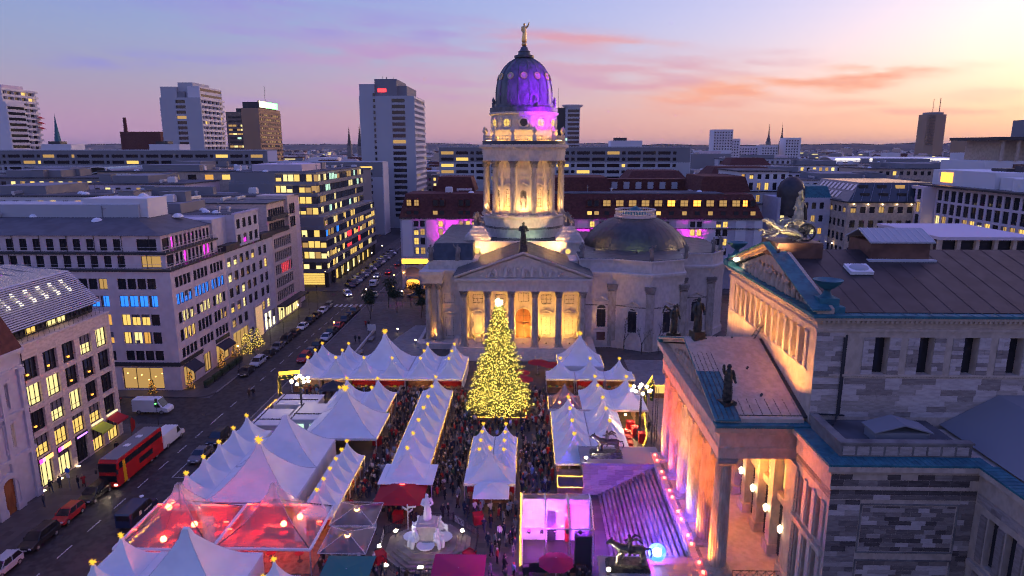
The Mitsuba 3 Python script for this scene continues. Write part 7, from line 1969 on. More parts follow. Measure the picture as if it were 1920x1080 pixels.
of = np.array([[0, 2, 4], [2, 1, 4], [1, 3, 4], [3, 0, 4], [2, 0, 5], [1, 2, 5], [3, 1, 5], [0, 3, 5]])
part('fairy_lights', tr, ((tl[:, None] + ov).reshape(-1, 3), (np.arange(len(tl))[:, None, None] * 6 + of).reshape(-1, 3)), 'frame_dark', emit='tree', kind='stuff')
part('top_star', tr, star_mesh(.75), 'frame_white', emit='star_top', M=M4(t=(TX, TY, TH + .3)))
f = thing('tree_fence', 'dark boarded enclosure hung with lights around the foot of the fir', 'fence')
m = MB()
for s in (-1, 1): m.box(TX - 4.3, TX + 4.3, 99.0 + (s > 0) * 8, 99.1 + (s > 0) * 8, .05, 1.1); m.box(TX + s * 4.3 - .05, TX + s * 4.3 + .05, 99.1, 107, .05, 1.1)
part('boards', f, m, 'wood_hut'); part('fairy_lights', f, bulbs([(TX - 4.4, 98.95, 1.15), (TX + 4.4, 98.95, 1.15), (TX + 4.4, 107, 1.15)], .16, .05, .06), 'frame_dark', emit='fairy', kind='stuff')

# strings of lights along the street fence and the right fence
for lb, p in (('lit garland fence along the street edge of the market', [(-42.2, 50, 1.6), (-42.2, 58, 1.8), (-42.2, 70, 1.6), (-42.2, 86, 1.7), (-42.0, 104.5, 1.6), (-33, 105.0, 1.6)]), ('lit garland fence along the right edge of the market', [(14.6, 82.5, 1.7), (17.5, 91, 1.7), (19.2, 104, 1.7), (19.8, 112, 1.7)])):
    f = thing('garland_fence', lb, 'fence'); p = np.array(p)
    m = MB()
    for a, c in zip(p[:-1], p[1:]):
        n = int(np.linalg.norm(c - a) / 2.2) + 1
        for k in range(n): q = a + (c - a) * k / n; m.bar((q[0], q[1], .05), q, .03)
        m.bar(a, c, .03); m.bar(a * (1, 1, .4), c * (1, 1, .4), .025)
    part('rail', f, m, 'metal_dark'); part('fairy_lights', f, bulbs(p, .2, .05, .12), 'frame_dark', emit='fairy', kind='stuff')
# lit gates of garland
for x0, x1, y0, y1, lb in ((-43.2, -39.9, 109.5, 110.6, 'garland-wrapped gate with golden sign at the left market entrance'), (19.6, 21.6, 104.5, 109.5, 'garland-wrapped gate with golden sign at the right market entrance')):
    g = thing('lit_gate', lb, 'gate')
    p0, p1 = np.array((x0, y0, 0)), np.array((x1, y1, 0)); up = np.array((0, 0, 3.6))
    part('garland', g, MB().bar(p0, p0 + up, .28, 7).bar(p1, p1 + up, .28, 7).bar(p0 + up, p1 + up, .28, 7), 'needles')
    part('fairy_lights', g, MB().add(*bulbs([p0, p0 + up, p1 + up, p1], .11, .05, .30, 1).mesh()).add(*bulbs([p0, p0 + up, p1 + up, p1], .16, .05, .3, 2).mesh()), 'frame_dark', emit='fairy', kind='stuff')
    part('sign_board', g, MB().loft([[p0 + up + (0, 0, .45), p1 + up + (0, 0, .45), p1 + up + (0, .1, .45), p0 + up + (0, .1, .45)], [p0 + up + (0, 0, 1.1), p1 + up + (0, 0, 1.1), p1 + up + (0, .1, 1.1), p0 + up + (0, .1, 1.1)]]), 'frame_dark', emit='sign_yellow')
# candelabra street lamps with many globes
for x, y, h, lb in ((-35.6, 98.5, 7.2, 'black cast lamp post with a crown of white globes behind the left tents'), (16.9, 93.6, 8.0, 'black cast lamp post with a crown of white globes beside the right tents')):
    c = thing('candelabra', lb, 'street lamp')
    part('post', c, MB().lathe([(.7, .05), (.7, .5), (.4, .6), (.45, 1.6), (.2, 1.8), (.14, 4), (.2, 4.1), (.1, h - .6), (.25, h - .4), (.05, h)], 10, (x, y, 0)), 'metal_dark', smooth=40)
    for k in range(9):
        a_ = k * 2 * math.pi / 8; r = 1.35 if k < 8 else 0; z = h - .2 + (.25 * (k % 2) if k < 8 else .9)
        q = (x + r * math.cos(a_), y + r * math.sin(a_), z)
        ar = part('arm', c, MB().bar((x, y, h - .7), (x + r * .7 * math.cos(a_), y + r * .7 * math.sin(a_), z - .55), .04).bar((x + r * .7 * math.cos(a_), y + r * .7 * math.sin(a_), z - .55), (q[0], q[1], z - .2), .04), 'metal_dark')
        part('globe', ar, lambda: MB().lathe([(0, -.22), (.16, -.16), (.30, .12), (.1, .26), (0, .34)], 10), 'frame_white', emit='lamp', M=M4(t=q), cache='cglobe')
# dark flag poles
for i, (x, y) in enumerate(((17.6, 88.0), (18.5, 90.5), (19.3, 93))):
    whole('flag_pole', MB().bar((x, y, .05), (x, y, 10.5 - i), .07, 6, .04), 'metal_dark', f'thin dark flag pole, {ORD[i]} from the front beside the right lamp post', 'pole')
# container huts between the street and the tents
for x0, x1, y0, y1, h, lb in ((-41.0, -36.6, 91.5, 97.6, 2.6, 'grey white container hut with a cable-strewn roof beside the street'), (-35.8, -29.6, 93.0, 99.2, 2.9, 'cream container hut with two small windows behind the starred marquee'), (-40.6, -33.8, 99.8, 104.2, 2.5, 'low pale container roof beside the street fence')):
    c = thing('container_hut', lb, 'hut')
    part('wall', c, MB().box(x0, x1, y0, y1, .05, h), 'frame_white'); part('roof', c, MB().box(x0 - .1, x1 + .1, y0 - .1, y1 + .1, h, h + .15), 'panel_white')
    part('roof_strip', c, MB().box(x0 + .2, x1 - .2, y0 + 1.9, y0 + 2.2, h + .15, h + .22).box(x0 + .3, x0 + .5, y0, y1, h + .152, h + .2), 'metal_dark')
    for k in range(2):
        if x0 == -35.8: part('window', c, MB().box(x0 + 1.2 + k * 2, x0 + 2.3 + k * 2, y0 - .06, y0 - .01, 1.2, 2.3), 'frame_dark', emit='cool')
t = thing('dark_awning_tent', 'small dark peaked tent roof before the far left stalls', 'tent'); part('canopy', t, canopy(2.2, 1.8, 2.6, 3.9, power=1.0), 'cloth_dark', M=M4(t=(-33.2, 107.6, 0)))
for sx in (-1, 1): part('leg', t, MB().box(-33.2 + sx * 2.1 - .04, -33.2 + sx * 2.1 + .04, 105.9, 105.98, .05, 2.6), 'aluminium')
h = thing('market_hut', 'small wooden hut with lit eaves at the right market entrance', 'hut')
part('wall', h, MB().box(22.0, 25.4, 110.6, 114, .05, 2.6), 'wood_hut'); part('roof', h, MB().loft([[(21.7, 110.2, 2.6), (25.7, 110.2, 2.6), (25.7, 114.3, 2.6), (21.7, 114.3, 2.6)], [(22.6, 111.5, 3.4), (24.8, 111.5, 3.4), (24.8, 113, 3.4), (22.6, 113, 3.4)]]), 'panel_grey'); part('fairy_lights', h, bulbs([(21.7, 110.15, 2.6), (25.7, 110.15, 2.6), (25.75, 114, 2.6)], .16, .05, .05), 'frame_dark', emit='fairy', kind='stuff')
m = MB().box(22.4, 25, 110.5, 110.58, 1.0, 2.4); part('counter_opening', h, m, 'frame_dark', emit='warm')


# parasols
def parasol(label, x, y, r, z, mat_, n=8, rise=.8, group=None, clear=False):
    p = thing('parasol', label, 'parasol', group)
    a = np.arange(n) * 2 * np.pi / n + np.pi / n
    k = 1 / math.cos(math.pi / n)
    ring_ = np.c_[x + r * k * np.cos(a), y + r * k * np.sin(a), np.full(n, z)]
    part('cover', p, MB().add(np.vstack([ring_, [(x, y, z + rise)]]), [[i, (i + 1) % n, n] for i in range(n)]), mat_)
    m = MB()
    for i in range(n): m.bar(ring_[i] - (0, 0, .02), (x, y, z + rise - .03), .035 if clear else .02)
    for i in range(n if clear else 0): m.bar(ring_[i], ring_[(i + 1) % n], .03)
    part('ribs', p, m, 'frame_white' if clear else 'metal_grey'); part('pole', p, MB().bar((x, y, .05), (x, y, z + rise), .05, 6), 'aluminium'); part('foot', p, MB().box(x - .4, x + .4, y - .4, y + .4, .05, .15), 'metal_dark')
    return p


p = parasol('square red parasol with a glowing heater under the middle row', -15.0, 72.9, 2.9, 2.35, 'cloth_red', 4, .9)
part('heater', p, MB().box(-15.7, -14.3, 72.5, 72.6, 2.9, 3.0).box(-15.3, -14.7, 73.6, 73.68, 3.0, 3.12), 'frame_dark', emit='red_hot')
parasol('square lilac-white parasol before the tents below the tree', -4.2, 73.4, 2.15, 2.6, 'tent_cloth', 4, .9)
parasol('magenta round parasol in front of the stage', 3.0, 59.4, 1.7, 2.5, 'cloth_magenta', 8, .6)
parasol('red square parasol top at the bottom edge of the picture', -6.6, 57.8, 2.6, 2.6, 'cloth_magenta', 4, .25)
parasol('dark green parasol top at the bottom edge, left of the fountain', -17.5, 57.5, 2.4, 2.6, 'cloth_green', 4, .25)
for i, (x, y) in enumerate(((8.0, 108), (5.5, 109.5), (2.0, 107.5), (2.6, 103.8))): parasol(f'dark red parasol right of the fir, {ORD[i]} of four', x - 3.4, y + 13 if i < 2 else y + 9, 1.9, 2.5, 'cloth_red', 8, .6, 'red parasols by the steps')
for i, (x, y) in enumerate(((-18.9, 67.3), (-18.6, 62.2))):
    p = parasol(('far' if i == 0 else 'near') + ' clear square parasol with lit white ribs', x, y, 2.45, 2.9, 'clear_film', 4, 1.0, None, True)
    part('crown_light', p, MB().lathe([(.25, 3.3), (.3, 3.5), (.25, 3.55)], 10, (x, y, 0)), 'frame_white', emit='lamp_orange')
    spot((x, y, 3.0), (x, y, 4.5), (1, .75, .4), 6, 85, 80)
w = thing('bin_crate', 'red crate-like waste bin beside the fountain fence', 'bin')
for i, (x, y) in enumerate(((-15.0, 70.5), (-5.6, 70.4), (-15.4, 62.6), (-6.0, 63.0), (-22, 91))):
    k = w if i == 0 else thing('bin_crate', 'red crate-like waste bin, ' + ('', 'behind the fountain on the right', 'left of the fountain steps', 'right of the fountain steps', 'at the stalls far left')[i], 'bin')
    if i == 0: labels[k]['label'] = 'red crate-like waste bin behind the fountain on the left'
    part('box', k, lambda: MB().box(-.55, .55, -.5, .5, .05, 1.15).box(-.6, .6, -.55, -.45, 1.15, 1.22).box(-.6, .6, .45, .55, 1.15, 1.22).box(-.6, -.5, -.45, .45, 1.15, 1.22).box(.5, .6, -.45, .45, 1.15, 1.22), 'cloth_red', M=M4(rotz(.3 * i), (x, y, 0)), cache='bin')

# ------------------------------------------------------------------ fountain monument
FXc, FYc = -10.7, 65.3
F_ = thing('fountain_monument', 'white marble poet statue over seated figures on an octagonal stepped fountain', 'monument')
for i, (r, z0, z1) in enumerate(((4.9, .05, .22), (4.4, .22, .42), (3.9, .42, .62), (3.4, .62, .85), (2.6, .85, 1.05))):
    part('step', F_, MB().lathe([(r, z0), (r, z1), (0, z1)], 8, (FXc, FYc, 0), a0=math.pi / 8), 'stone_dark')
for k in range(4):
    a_ = math.pi / 4 + k * math.pi / 2
    M = place(FXc + 1.75 * math.cos(a_), FYc + 1.75 * math.sin(a_), 1.05, a_ + math.pi / 2, 2.2)
    part('seated_figure', F_, lambda k=k: seated(30 + k), 'white_gloss', smooth=45, M=M, cache=('fseat', k))
    part('basin', F_, MB().lathe([(.3, 1.05), (.9, 1.35), (1.0, 1.5), (.9, 1.48), (0, 1.3)], 12, (FXc + 1.7 * math.cos(k * math.pi / 2), FYc + 1.7 * math.sin(k * math.pi / 2), 0)), 'white_gloss')
part('pedestal', F_, MB().box(FXc - .95, FXc + .95, FYc - .95, FYc + .95, 1.05, 3.0).box(FXc - 1.1, FXc + 1.1, FYc - 1.1, FYc + 1.1, 3.0, 3.25).box(FXc - .8, FXc + .8, FYc - .8, FYc + .8, 3.25, 3.5).box(FXc - 1.15, FXc + 1.15, FYc - 1.15, FYc + 1.15, 1.06, 1.5), 'stone_pale')
part('poet_figure', F_, lambda: STATUES[3], 'white_gloss', smooth=45, M=place(FXc, FYc, 3.5, .2, 3.1), cache=('stat', 3))
fe = thing('iron_fence', 'ornamental iron fence with lattice panels around the fountain', 'fence')
for k in range(8):
    a0, a1 = math.pi / 8 + k * math.pi / 4, math.pi / 8 + (k + 1) * math.pi / 4
    p, q = np.array((FXc + 5.7 * math.cos(a0), FYc + 5.7 * math.sin(a0), 0)), np.array((FXc + 5.7 * math.cos(a1), FYc + 5.7 * math.sin(a1), 0))
    m = MB(); m.bar(p + (0, 0, 1.1), q + (0, 0, 1.1), .04); m.bar(p + (0, 0, .25), q + (0, 0, .25), .03)
    for j in range(17): c = p + (q - p) * j / 16; m.bar(c + (0, 0, .05), c + (0, 0, 1.1), .022)
    part('panel', fe, m, 'metal_dark')
    part('post', fe, MB().box(p[0] - .08, p[0] + .08, p[1] - .08, p[1] + .08, .05, 1.3), 'metal_dark')
    if k in (0, 3):
        m = MB(); c = (p + q) / 2 + (q - p) * (.25 if k == 0 else -.25); d = (q - p) / np.linalg.norm(q - p) * .75
        for z0, z1 in ((.3, 1.05),):
            m.bar(c - d + (0, 0, z0), c + d + (0, 0, z0), .04); m.bar(c - d + (0, 0, z1), c + d + (0, 0, z1), .04); m.bar(c - d + (0, 0, z0), c - d + (0, 0, z1), .04); m.bar(c + d + (0, 0, z0), c + d + (0, 0, z1), .04); m.bar(c - d + (0, 0, z0), c + (0, 0, z1), .04); m.bar(c + (0, 0, z0), c + d + (0, 0, z1), .04); m.bar(c - d + (0, 0, z1), c + (0, 0, z0), .04); m.bar(c + (0, 0, z1), c + d + (0, 0, z0), .04)
        part('lattice', fe, m, 'frame_white')
for i, (dx, dy) in enumerate(((-3.8, 1.3), (3.6, 1.5), (-5.0, -1.6), (3.3, -4.9), (-3.6, -4.9), (0, -5.2))):
    x, y = FXc + dx, FYc + dy
    l = thing('fountain_floodlight', 'white square floodlight at the fountain, ' + ('rear left', 'rear right', 'left side', 'front right', 'front left', 'front centre')[i], 'lamp')
    up = np.array((-dx, -dy, 2.6)) / math.hypot(math.hypot(dx, dy), 2.6)
    part('housing', l, MB().box(x - .2, x + .2, y - .12, y + .12, .9, 1.25).bar((x, y, .2), (x, y, .95), .04), 'metal_dark')
    part('lens', l, MB().obox((x, y, 1.28), .27, .17, .03, math.atan2(dy, dx) + math.pi / 2), 'frame_white', emit='spot')
    spot((x, y, 1.45), (FXc, FYc, 3.2), (.90, .90, 1.0) if i < 3 else (1, .85, .55), 1.2 if i < 3 else .8, 46, 26)
s = thing('signpost', 'white finger signpost behind the fountain fence', 'signpost')
part('post', s, MB().bar((-13.4, 68.2, .05), (-13.4, 68.2, 3.6), .07, 6), 'frame_white')
for k, (z, a_) in enumerate(((3.2, .2), (2.85, 2.4), (2.5, 1.1))): part('finger', s, MB().obox((-13.4 + .45 * math.cos(a_), 68.2 + .45 * math.sin(a_), z), .5, .03, .11, a_), 'frame_white')
# ------------------------------------------------------------------ stage under a clear barrel roof
st = thing('stage', 'open-air stage under a clear barrel roof, lit pink and violet', 'stage')
X0, X1, Y0_, Y1_ = -.4, 6.8, 61.3, 66.0
part('floor', st, MB().box(X0, X1, Y0_, Y1_, .05, 1.1), 'metal_dark')
ph = np.linspace(.0, 1.0, 9)
roofp = lambda x: np.c_[np.full(9, x), Y0_ - .3 + ph * 5.2, 4.6 + 1.9 * np.sin(math.pi * (.12 + .55 * ph)) ** 1.0]
for k in range(3):
    xa, xb = X0 + k * 2.4, X0 + (k + 1) * 2.4
    part('roof_panel', st, MB().loft([roofp(xa + .06), roofp(xb - .06)], closed=False, caps=False), 'clear_film', smooth=True)
for k in range(4):
    x = X0 + 2.4 * k; r_p = roofp(x); m = MB()
    for j in range(8): m.bar(r_p[j], r_p[j + 1], .09, 5)
    m.bar((x, Y0_ - .3, 1.1), r_p[0], .08, 5); m.bar((x, Y1_ - .3, .05), r_p[-1], .08, 5)
    part('truss', st, m, 'aluminium')
part('crossbar', st, MB().bar((X0, Y0_ - .3, 5.2), (X1, Y0_ - .3, 5.2), .08).bar((X0, Y1_ - 1.2, 6.3), (X1, Y1_ - 1.2, 6.3), .06), 'aluminium')
part('back_wall', st, MB().box(X0, X1, Y1_ - .5, Y1_ - .4, 1.1, 5.9), 'panel_white')
part('curtain', st, MB().box(2.3, 3.2, Y1_ - .75, Y1_ - .6, 1.1, 4.6), 'cloth_dark'); part('curtain', st, MB().box(4.2, 4.8, Y1_ - .75, Y1_ - .6, 1.1, 5.4), 'cloth_red')
part('side_box', st, MB().box(5.0, 6.7, Y0_ - .1, Y0_ + 1.0, 1.1, 4.2), 'cloth_dark')
for k in range(5):
    l = part('stage_lamp', st, lambda: MB().bar((0, 0, 0), (0, .25, -.3), .16, 8, .2), 'metal_dark', M=M4(t=(X0 + .7 + k * 1.3, Y0_ - .2, 4.95)), cache='slamp')
part('speaker', st, MB().box(X0 + .1, X0 + .7, Y0_ - 1.0, Y0_ - .4, .05, 1.3), 'metal_dark'); part('speaker', st, MB().box(X1 - 1.7, X1 - .9, Y0_ - 1.2, Y0_ - .6, .05, 1.4), 'metal_dark')
part('fairy_lights', st, MB().add(*bulbs([roofp(X0 - .15)[j] for j in range(9)], .12, .05, .08, 1).mesh()).add(*bulbs([(X0 - .2, Y0_ - .4, 1), (X0 - .2, Y0_ - .4, 5.2)], .12, .05, .08, 5).mesh()), 'frame_dark', emit='fairy', kind='stuff')
for k, (c_, p_, x) in enumerate((((1, .58, .45), 4.5, .8), ((1, .20, .75), 4.5, 2.2), ((.7, .05, 1.0), 10, 4.0), ((.4, .04, 1.0), 9, 5.8))):
    spot((x, Y0_ + .1, 5.0), (x, Y1_ - .5, 2.6), c_, p_, 60, 40)
for x, z in ((3.2, 5.6), (4.2, 5.2), (3.8, 3.9)): part('moving_light', st, MB().lathe([(0, 0), (.14, .08), (0, .2)], 8, (x, Y0_ + 2.2, z)), 'frame_white', emit='stage_white')
spot((3, 60.6, 5.6), (-6, 70, .5), (.45, .03, .9), 26, 60, 40)
spot((1, 60.4, 5.6), (-9, 62, .5), (.6, .03, .8), 13, 60, 40)
k = thing('sales_kiosk', 'dark striped kiosk with lit edges before the tents of the right block', 'kiosk')
part('box', k, MB().box(3.9, 7.0, 76.6, 79.4, .05, 2.4), 'wood_hut'); part('awning', k, MB().add([(3.9, 76.6, 2.75), (7.0, 76.6, 2.75), (7.0, 75.2, 2.1), (3.9, 75.2, 2.1)], [[0, 1, 2, 3]]), 'cloth_dark')
part('fairy_lights', k, MB().add(*bulbs([(3.85, 76.6, 2.8), (3.85, 75.2, 2.12), (7.05, 75.2, 2.12)], .13, .05, .05).mesh()).add(*bulbs([(3.85, 76.55, 2.9), (7.05, 76.55, 2.9)], .13, .05, .05).mesh()), 'frame_dark', emit='fairy', kind='stuff')
rw = thing('red_bar_stand', 'row of red stand counters in warm light right of the tents', 'stall')
for k in range(6): part('counter', rw, lambda: MB().box(-.5, .5, -.5, .5, .05, 1.1).box(-.55, .55, -.55, .55, 1.1, 1.16), 'cloth_red', M=M4(t=(14.6 + .1 * k, 84.4 + 2.0 * k, 0)), cache='rbar')
for k in range(3): part('crate_stack', rw, MB().box(15.4 + .6 * k, 16.6 + .6 * k, 96.2 - 2 * k, 97.4 - 2 * k, .05, 1.6), 'cloth_red')
part('lamp', rw, MB().box(15.2, 15.5, 97.6, 97.8, 2.2, 2.4), 'frame_dark', emit='pendant')
spot((15, 96.5, 3.2), (15.5, 92, 0), (1, .6, .25), 40, 75, 50)
# ================================================================== VEHICLES
def profile(pts, w, inset=.07, taper=None):
    """A side outline (x along the car, z) given width, with its edges drawn in a little."""
    p = np.asarray(pts, float); c = p.mean(0); q = c + (p - c) * (1 - inset)
    S = lambda o, y: np.c_[o[:, 0], np.full(len(o), y), o[:, 1]]
    return MB().loft([S(q, -w), S(p, -w * .88), S(p, w * .88), S(q, w)])


def wheel_parts(k, M, pos, r, far):
    for x, y in pos:
        s = 1 if y > 0 else -1
        MM = M @ M4(rotx(-s * math.pi / 2), (x, y, r))
        w = part('wheel', k, lambda: MB().lathe([(0, -.1), (r, -.1), (r, .1), (0, .1)], 12), 'rubber', M=MM, cache=('tyre', r))
        if not far: part('rim', w, lambda: MB().lathe([(0, .12), (r * .62, .10), (r * .62, 0)], 10), 'steel', M=MM, cache=('rim', r))


CAR = {'saloon': dict(L=4.5, w=.88, o=[(-2.25, .32), (-2.25, .60), (-2.05, .74), (-1.0, .90), (1.55, .93), (2.15, .88), (2.25, .62), (2.22, .32)], g=((-1.1, 1.75), (-.35, 1.05), .90, 1.40)),
       'hatch': dict(L=4.0, w=.86, o=[(-2.0, .32), (-2.0, .62), (-1.8, .78), (-.95, .96), (1.75, 1.0), (1.98, .85), (2.0, .5), (1.97, .32)], g=((-1.05, 1.9), (-.35, 1.6), .96, 1.50)),
       'estate': dict(L=4.6, w=.90, o=[(-2.3, .36), (-2.3, .68), (-2.1, .84), (-1.1, 1.0), (2.1, 1.05), (2.3, .9), (2.3, .55), (2.27, .36)], g=((-1.2, 2.2), (-.5, 1.95), 1.0, 1.62))}


def car(label, color, x, y, rot=-math.pi / 2, kind='saloon', group=None, lights=None, far=False, name='parked_car'):
    """rot 0: nose towards -x."""
    k = thing(name, label, 'car', group); d = CAR[kind]; M = place(x, y, 0, rot)
    paint = 'paint_' + color.replace(' ', '_')
    part('body', k, lambda: profile(d['o'], d['w']), paint, smooth=25, M=M, cache=('cb', kind))
    (a, b), (c, e), z0, z1 = d['g']; w = d['w']
    glass = lambda: MB().loft([[(a, -w * .93, z0), (b, -w * .93, z0), (b, w * .93, z0), (a, w * .93, z0)], [(c, -w * .72, z1), (e, -w * .72, z1), (e, w * .72, z1), (c, w * .72, z1)]])

    def roof():
        m = MB().loft([[(c - .04, -w * .74, z1 - .02), (e + .04, -w * .74, z1 - .02), (e + .04, w * .74, z1 - .02), (c - .04, w * .74, z1 - .02)], [(c + .1, -w * .64, z1 + .05), (e - .1, -w * .64, z1 + .05), (e - .1, w * .64, z1 + .05), (c + .1, w * .64, z1 + .05)]])
        for s in (-1, 1):
            for p, q in ((a, c), (b, e), ((a + b) / 2, (c + e) / 2)): m.bar((p, s * w * .94, z0), (q, s * w * .74, z1), .045)
        return m
    part('windows', k, glass, 'car_glass', M=M, cache=('cg', kind)); part('roof', k, roof, paint, M=M, cache=('cr', kind))
    L = d['L'] / 2
    wheel_parts(k, M, [(sx * L * .62, sy * (w - .08)) for sx in (-1, 1) for sy in (-1, 1)], .32, far)
    if not far or lights:
        for s in (-1, 1):
            part('headlight', k, lambda: MB().box(-L - .02, -L + .10, s * w * .66 - .16, s * w * .66 + .16, .56, .70), 'white_gloss', emit='headlight' if lights == 'head' else None, M=M, cache=('hl', kind, s))
            part('tail_light', k, lambda: MB().box(L - .10, L + .02, s * w * .66 - .15, s * w * .66 + .15, .66, .82), 'cloth_red', emit='tail' if lights == 'tail' else None, M=M, cache=('tl', kind, s))
    if not far:
        part('number_plate', k, lambda: MB().box(-L - .03, -L, -.26, .26, .38, .50), 'frame_white', M=M, cache=('np', kind))
        for s in (-1, 1): part('mirror', k, lambda: MB().box(a + .25, a + .4, s * w * 1.08 - .09, s * w * 1.08 + .09, z0, z0 + .14), paint, M=M, cache=('mi', kind, s))
    return k


def van(label, color, x, y, rot, L=5.4, H=2.2, name='van', glazed=False, lights=None):
    k = thing(name, label, 'van'); M = place(x, y, 0, rot); h = L / 2; paint = 'paint_' + color
    part('body', k, profile([(-h, .38), (-h, .75), (-h + .2, 1.05), (-h + .95, 1.2), (-h + 1.75, H * .97), (-h + 2.1, H), (h - .1, H), (h, H - .2), (h, .38)], .98, .04), paint, smooth=25, M=M)
    part('windscreen', k, MB().add([(-h + .93, -.86, 1.22), (-h + .93, .86, 1.22), (-h + 1.68, .8, H * .94), (-h + 1.68, -.8, H * .94)], [[0, 1, 2, 3]]), 'car_glass', M=M @ M4(t=(-.03, 0, .03)))
    for s in (-1, 1):
        part('side_window', k, MB().add([(-h + 1.15, s * .99, 1.22), (-h + 2.2, s * .99, 1.22), (-h + 2.2, s * .99, H * .9), (-h + 1.75, s * .99, H * .9)], [[0, 1, 2, 3]]), 'car_glass', M=M)
        if glazed: part('side_window', k, MB().box(-h + 2.35, h - .4, s * .985 - .01, s * .985 + .01, 1.22, H * .9), 'car_glass', M=M)
        part('headlight', k, MB().box(-h - .02, -h + .1, s * .7 - .17, s * .7 + .17, .72, .92), 'white_gloss', emit='headlight' if lights else None, M=M)
    part('rear_window', k, MB().box(h, h + .02, -.75, .75, 1.25, H * .9), 'car_glass', M=M)
    wheel_parts(k, M, [(sx * h * .62, sy * .9) for sx in (-1, 1) for sy in (-1, 1)], .36, False)
    return k


UP, DN = math.pi / 2, -math.pi / 2        # nose towards the camera, nose away from it
car('silver grey hatchback cut off by the bottom left corner', 'silver', -54.1, 60.2, UP, 'hatch')
car('black estate car parked second from the bottom left corner', 'black', -54.0, 65.4, UP, 'estate')
car('red hatchback with a roof rack at the left kerb', 'red', -54.1, 70.3, UP, 'hatch')
car('black car with golden reflections parked behind the red hatchback', 'black', -54.0, 75.2, UP, 'estate')
col = ('black', 'silver', 'black', 'grey', 'black', 'black', 'white', 'black', 'black', 'white', 'grey', 'silver')
for i, y in enumerate((121.8, 127.3, 132.9, 138.0, 143.4, 148.9, 154.6, 160.0, 165.3, 170.6, 175.8)):
    car(f'{col[i]} car at the left kerb, {(ORD + ("ninth", "tenth", "eleventh"))[i]} from the near corner', col[i], -54.3, y, UP, ('saloon', 'estate', 'saloon')[i % 3], 'cars along the left kerb', far=i > 4)
col = ('red', 'grey', 'black', 'silver', 'black', 'red', 'black', 'black', 'grey')
for i, y in enumerate((130.3, 135.2, 140.0, 145.6, 150.6, 155.9, 161.5, 166.8, 171.8)):
    car(f'{col[i]} car at the right kerb, {ORD[i] if i < 8 else "ninth"} from the tents', col[i], -45.9, y, DN if i % 3 else UP, ('estate', 'saloon')[i % 2], 'cars along the right kerb', far=i > 3)
col = ('dark blue', 'black', 'grey', 'silver', 'dark blue', 'black', 'silver', 'grey', 'black', 'dark blue', 'white', 'black')
for i in range(24):
    y = 203.5 + i * 3.0
    car(f'{col[i % 12]} car in the slanted row before the glass building, ' + (ORD + ('ninth', 'tenth', 'eleventh', 'twelfth', 'thirteenth', 'fourteenth', 'fifteenth', 'sixteenth', 'seventeenth', 'eighteenth', 'nineteenth', 'twentieth', 'fifth-last', 'third-last', 'second-last', 'last'))[i] + ' from the crossing', col[i % 12], -55.6, y, UP + .75, ('saloon', 'estate')[i % 2], 'slanted row of cars before the glass building', far=True)
car('pale car with its headlights on crossing the far junction', 'white', -53.2, 191.5, UP + .5, 'estate', lights='head', name='moving_car')
car('silver car driving towards the camera on the far street', 'silver', -50.6, 219.5, UP, 'saloon', lights='head', name='moving_car')
car('red car with glowing tail lights on the far street, the nearer one', 'red', -48.2, 226.5, DN, 'saloon', lights='tail', name='moving_car')
car('dark car with glowing tail lights on the far street, the farther one', 'black', -48.0, 243, DN, 'saloon', lights='tail', name='moving_car')
van('small white van turning at the far junction', 'white', -48.6, 206, DN, 4.8, 1.95)
car('cream taxi passing the far crossing', 'cream', -46.0, 189.5, .1, 'estate', lights='head', name='moving_car')
car('second cream taxi right of the first at the far crossing', 'cream', -38.5, 190.5, .1, 'estate', name='moving_car')
for i, (x, y) in enumerate(((-33, 190), (-27.5, 189.5), (-22, 190.2))): car(f'dark car on the cross street before the hotel arcade, {ORD[i]} from the left', ('grey', 'black', 'silver')[i], x, y, 0, 'saloon', far=True)
car('grey car parked between the light fence and the lane, nearer of two', 'grey', -46.0, 86.2, UP, 'saloon'); car('dark car parked between the light fence and the lane, farther of two', 'black', -46.1, 91.8, UP, 'estate')
car('dark car half hidden behind the stone house in the side street', 'black', -72, 106, 0, 'saloon'); car('dark car parked across the side street by the cafe', 'black', -73.5, 99.8, math.pi, 'estate')
van('white delivery van waiting in the side street', 'white', -61.8, 102.4, math.pi, 6.0, 2.5)
van('white van standing right behind the red bus', 'white', -53.2, 91.0, DN, 6.0, 2.4)
k = van('dark blue minibus with white marks passing the clear tents', 'dark_blue', -46.0, 70.6, DN, 5.6, 2.1, glazed=True)
part('white_mark', k, MB().box(-45.0, -44.99, 69.4, 69.9, 1.0, 1.5).box(-45.0, -44.99, 70.4, 72.0, .95, 1.1), 'frame_white'); part('roof_vent', k, MB().lathe([(0, 2.2), (.25, 2.2), (.25, 2.1)], 10, (-46, 71.8, 0)), 'white_gloss')
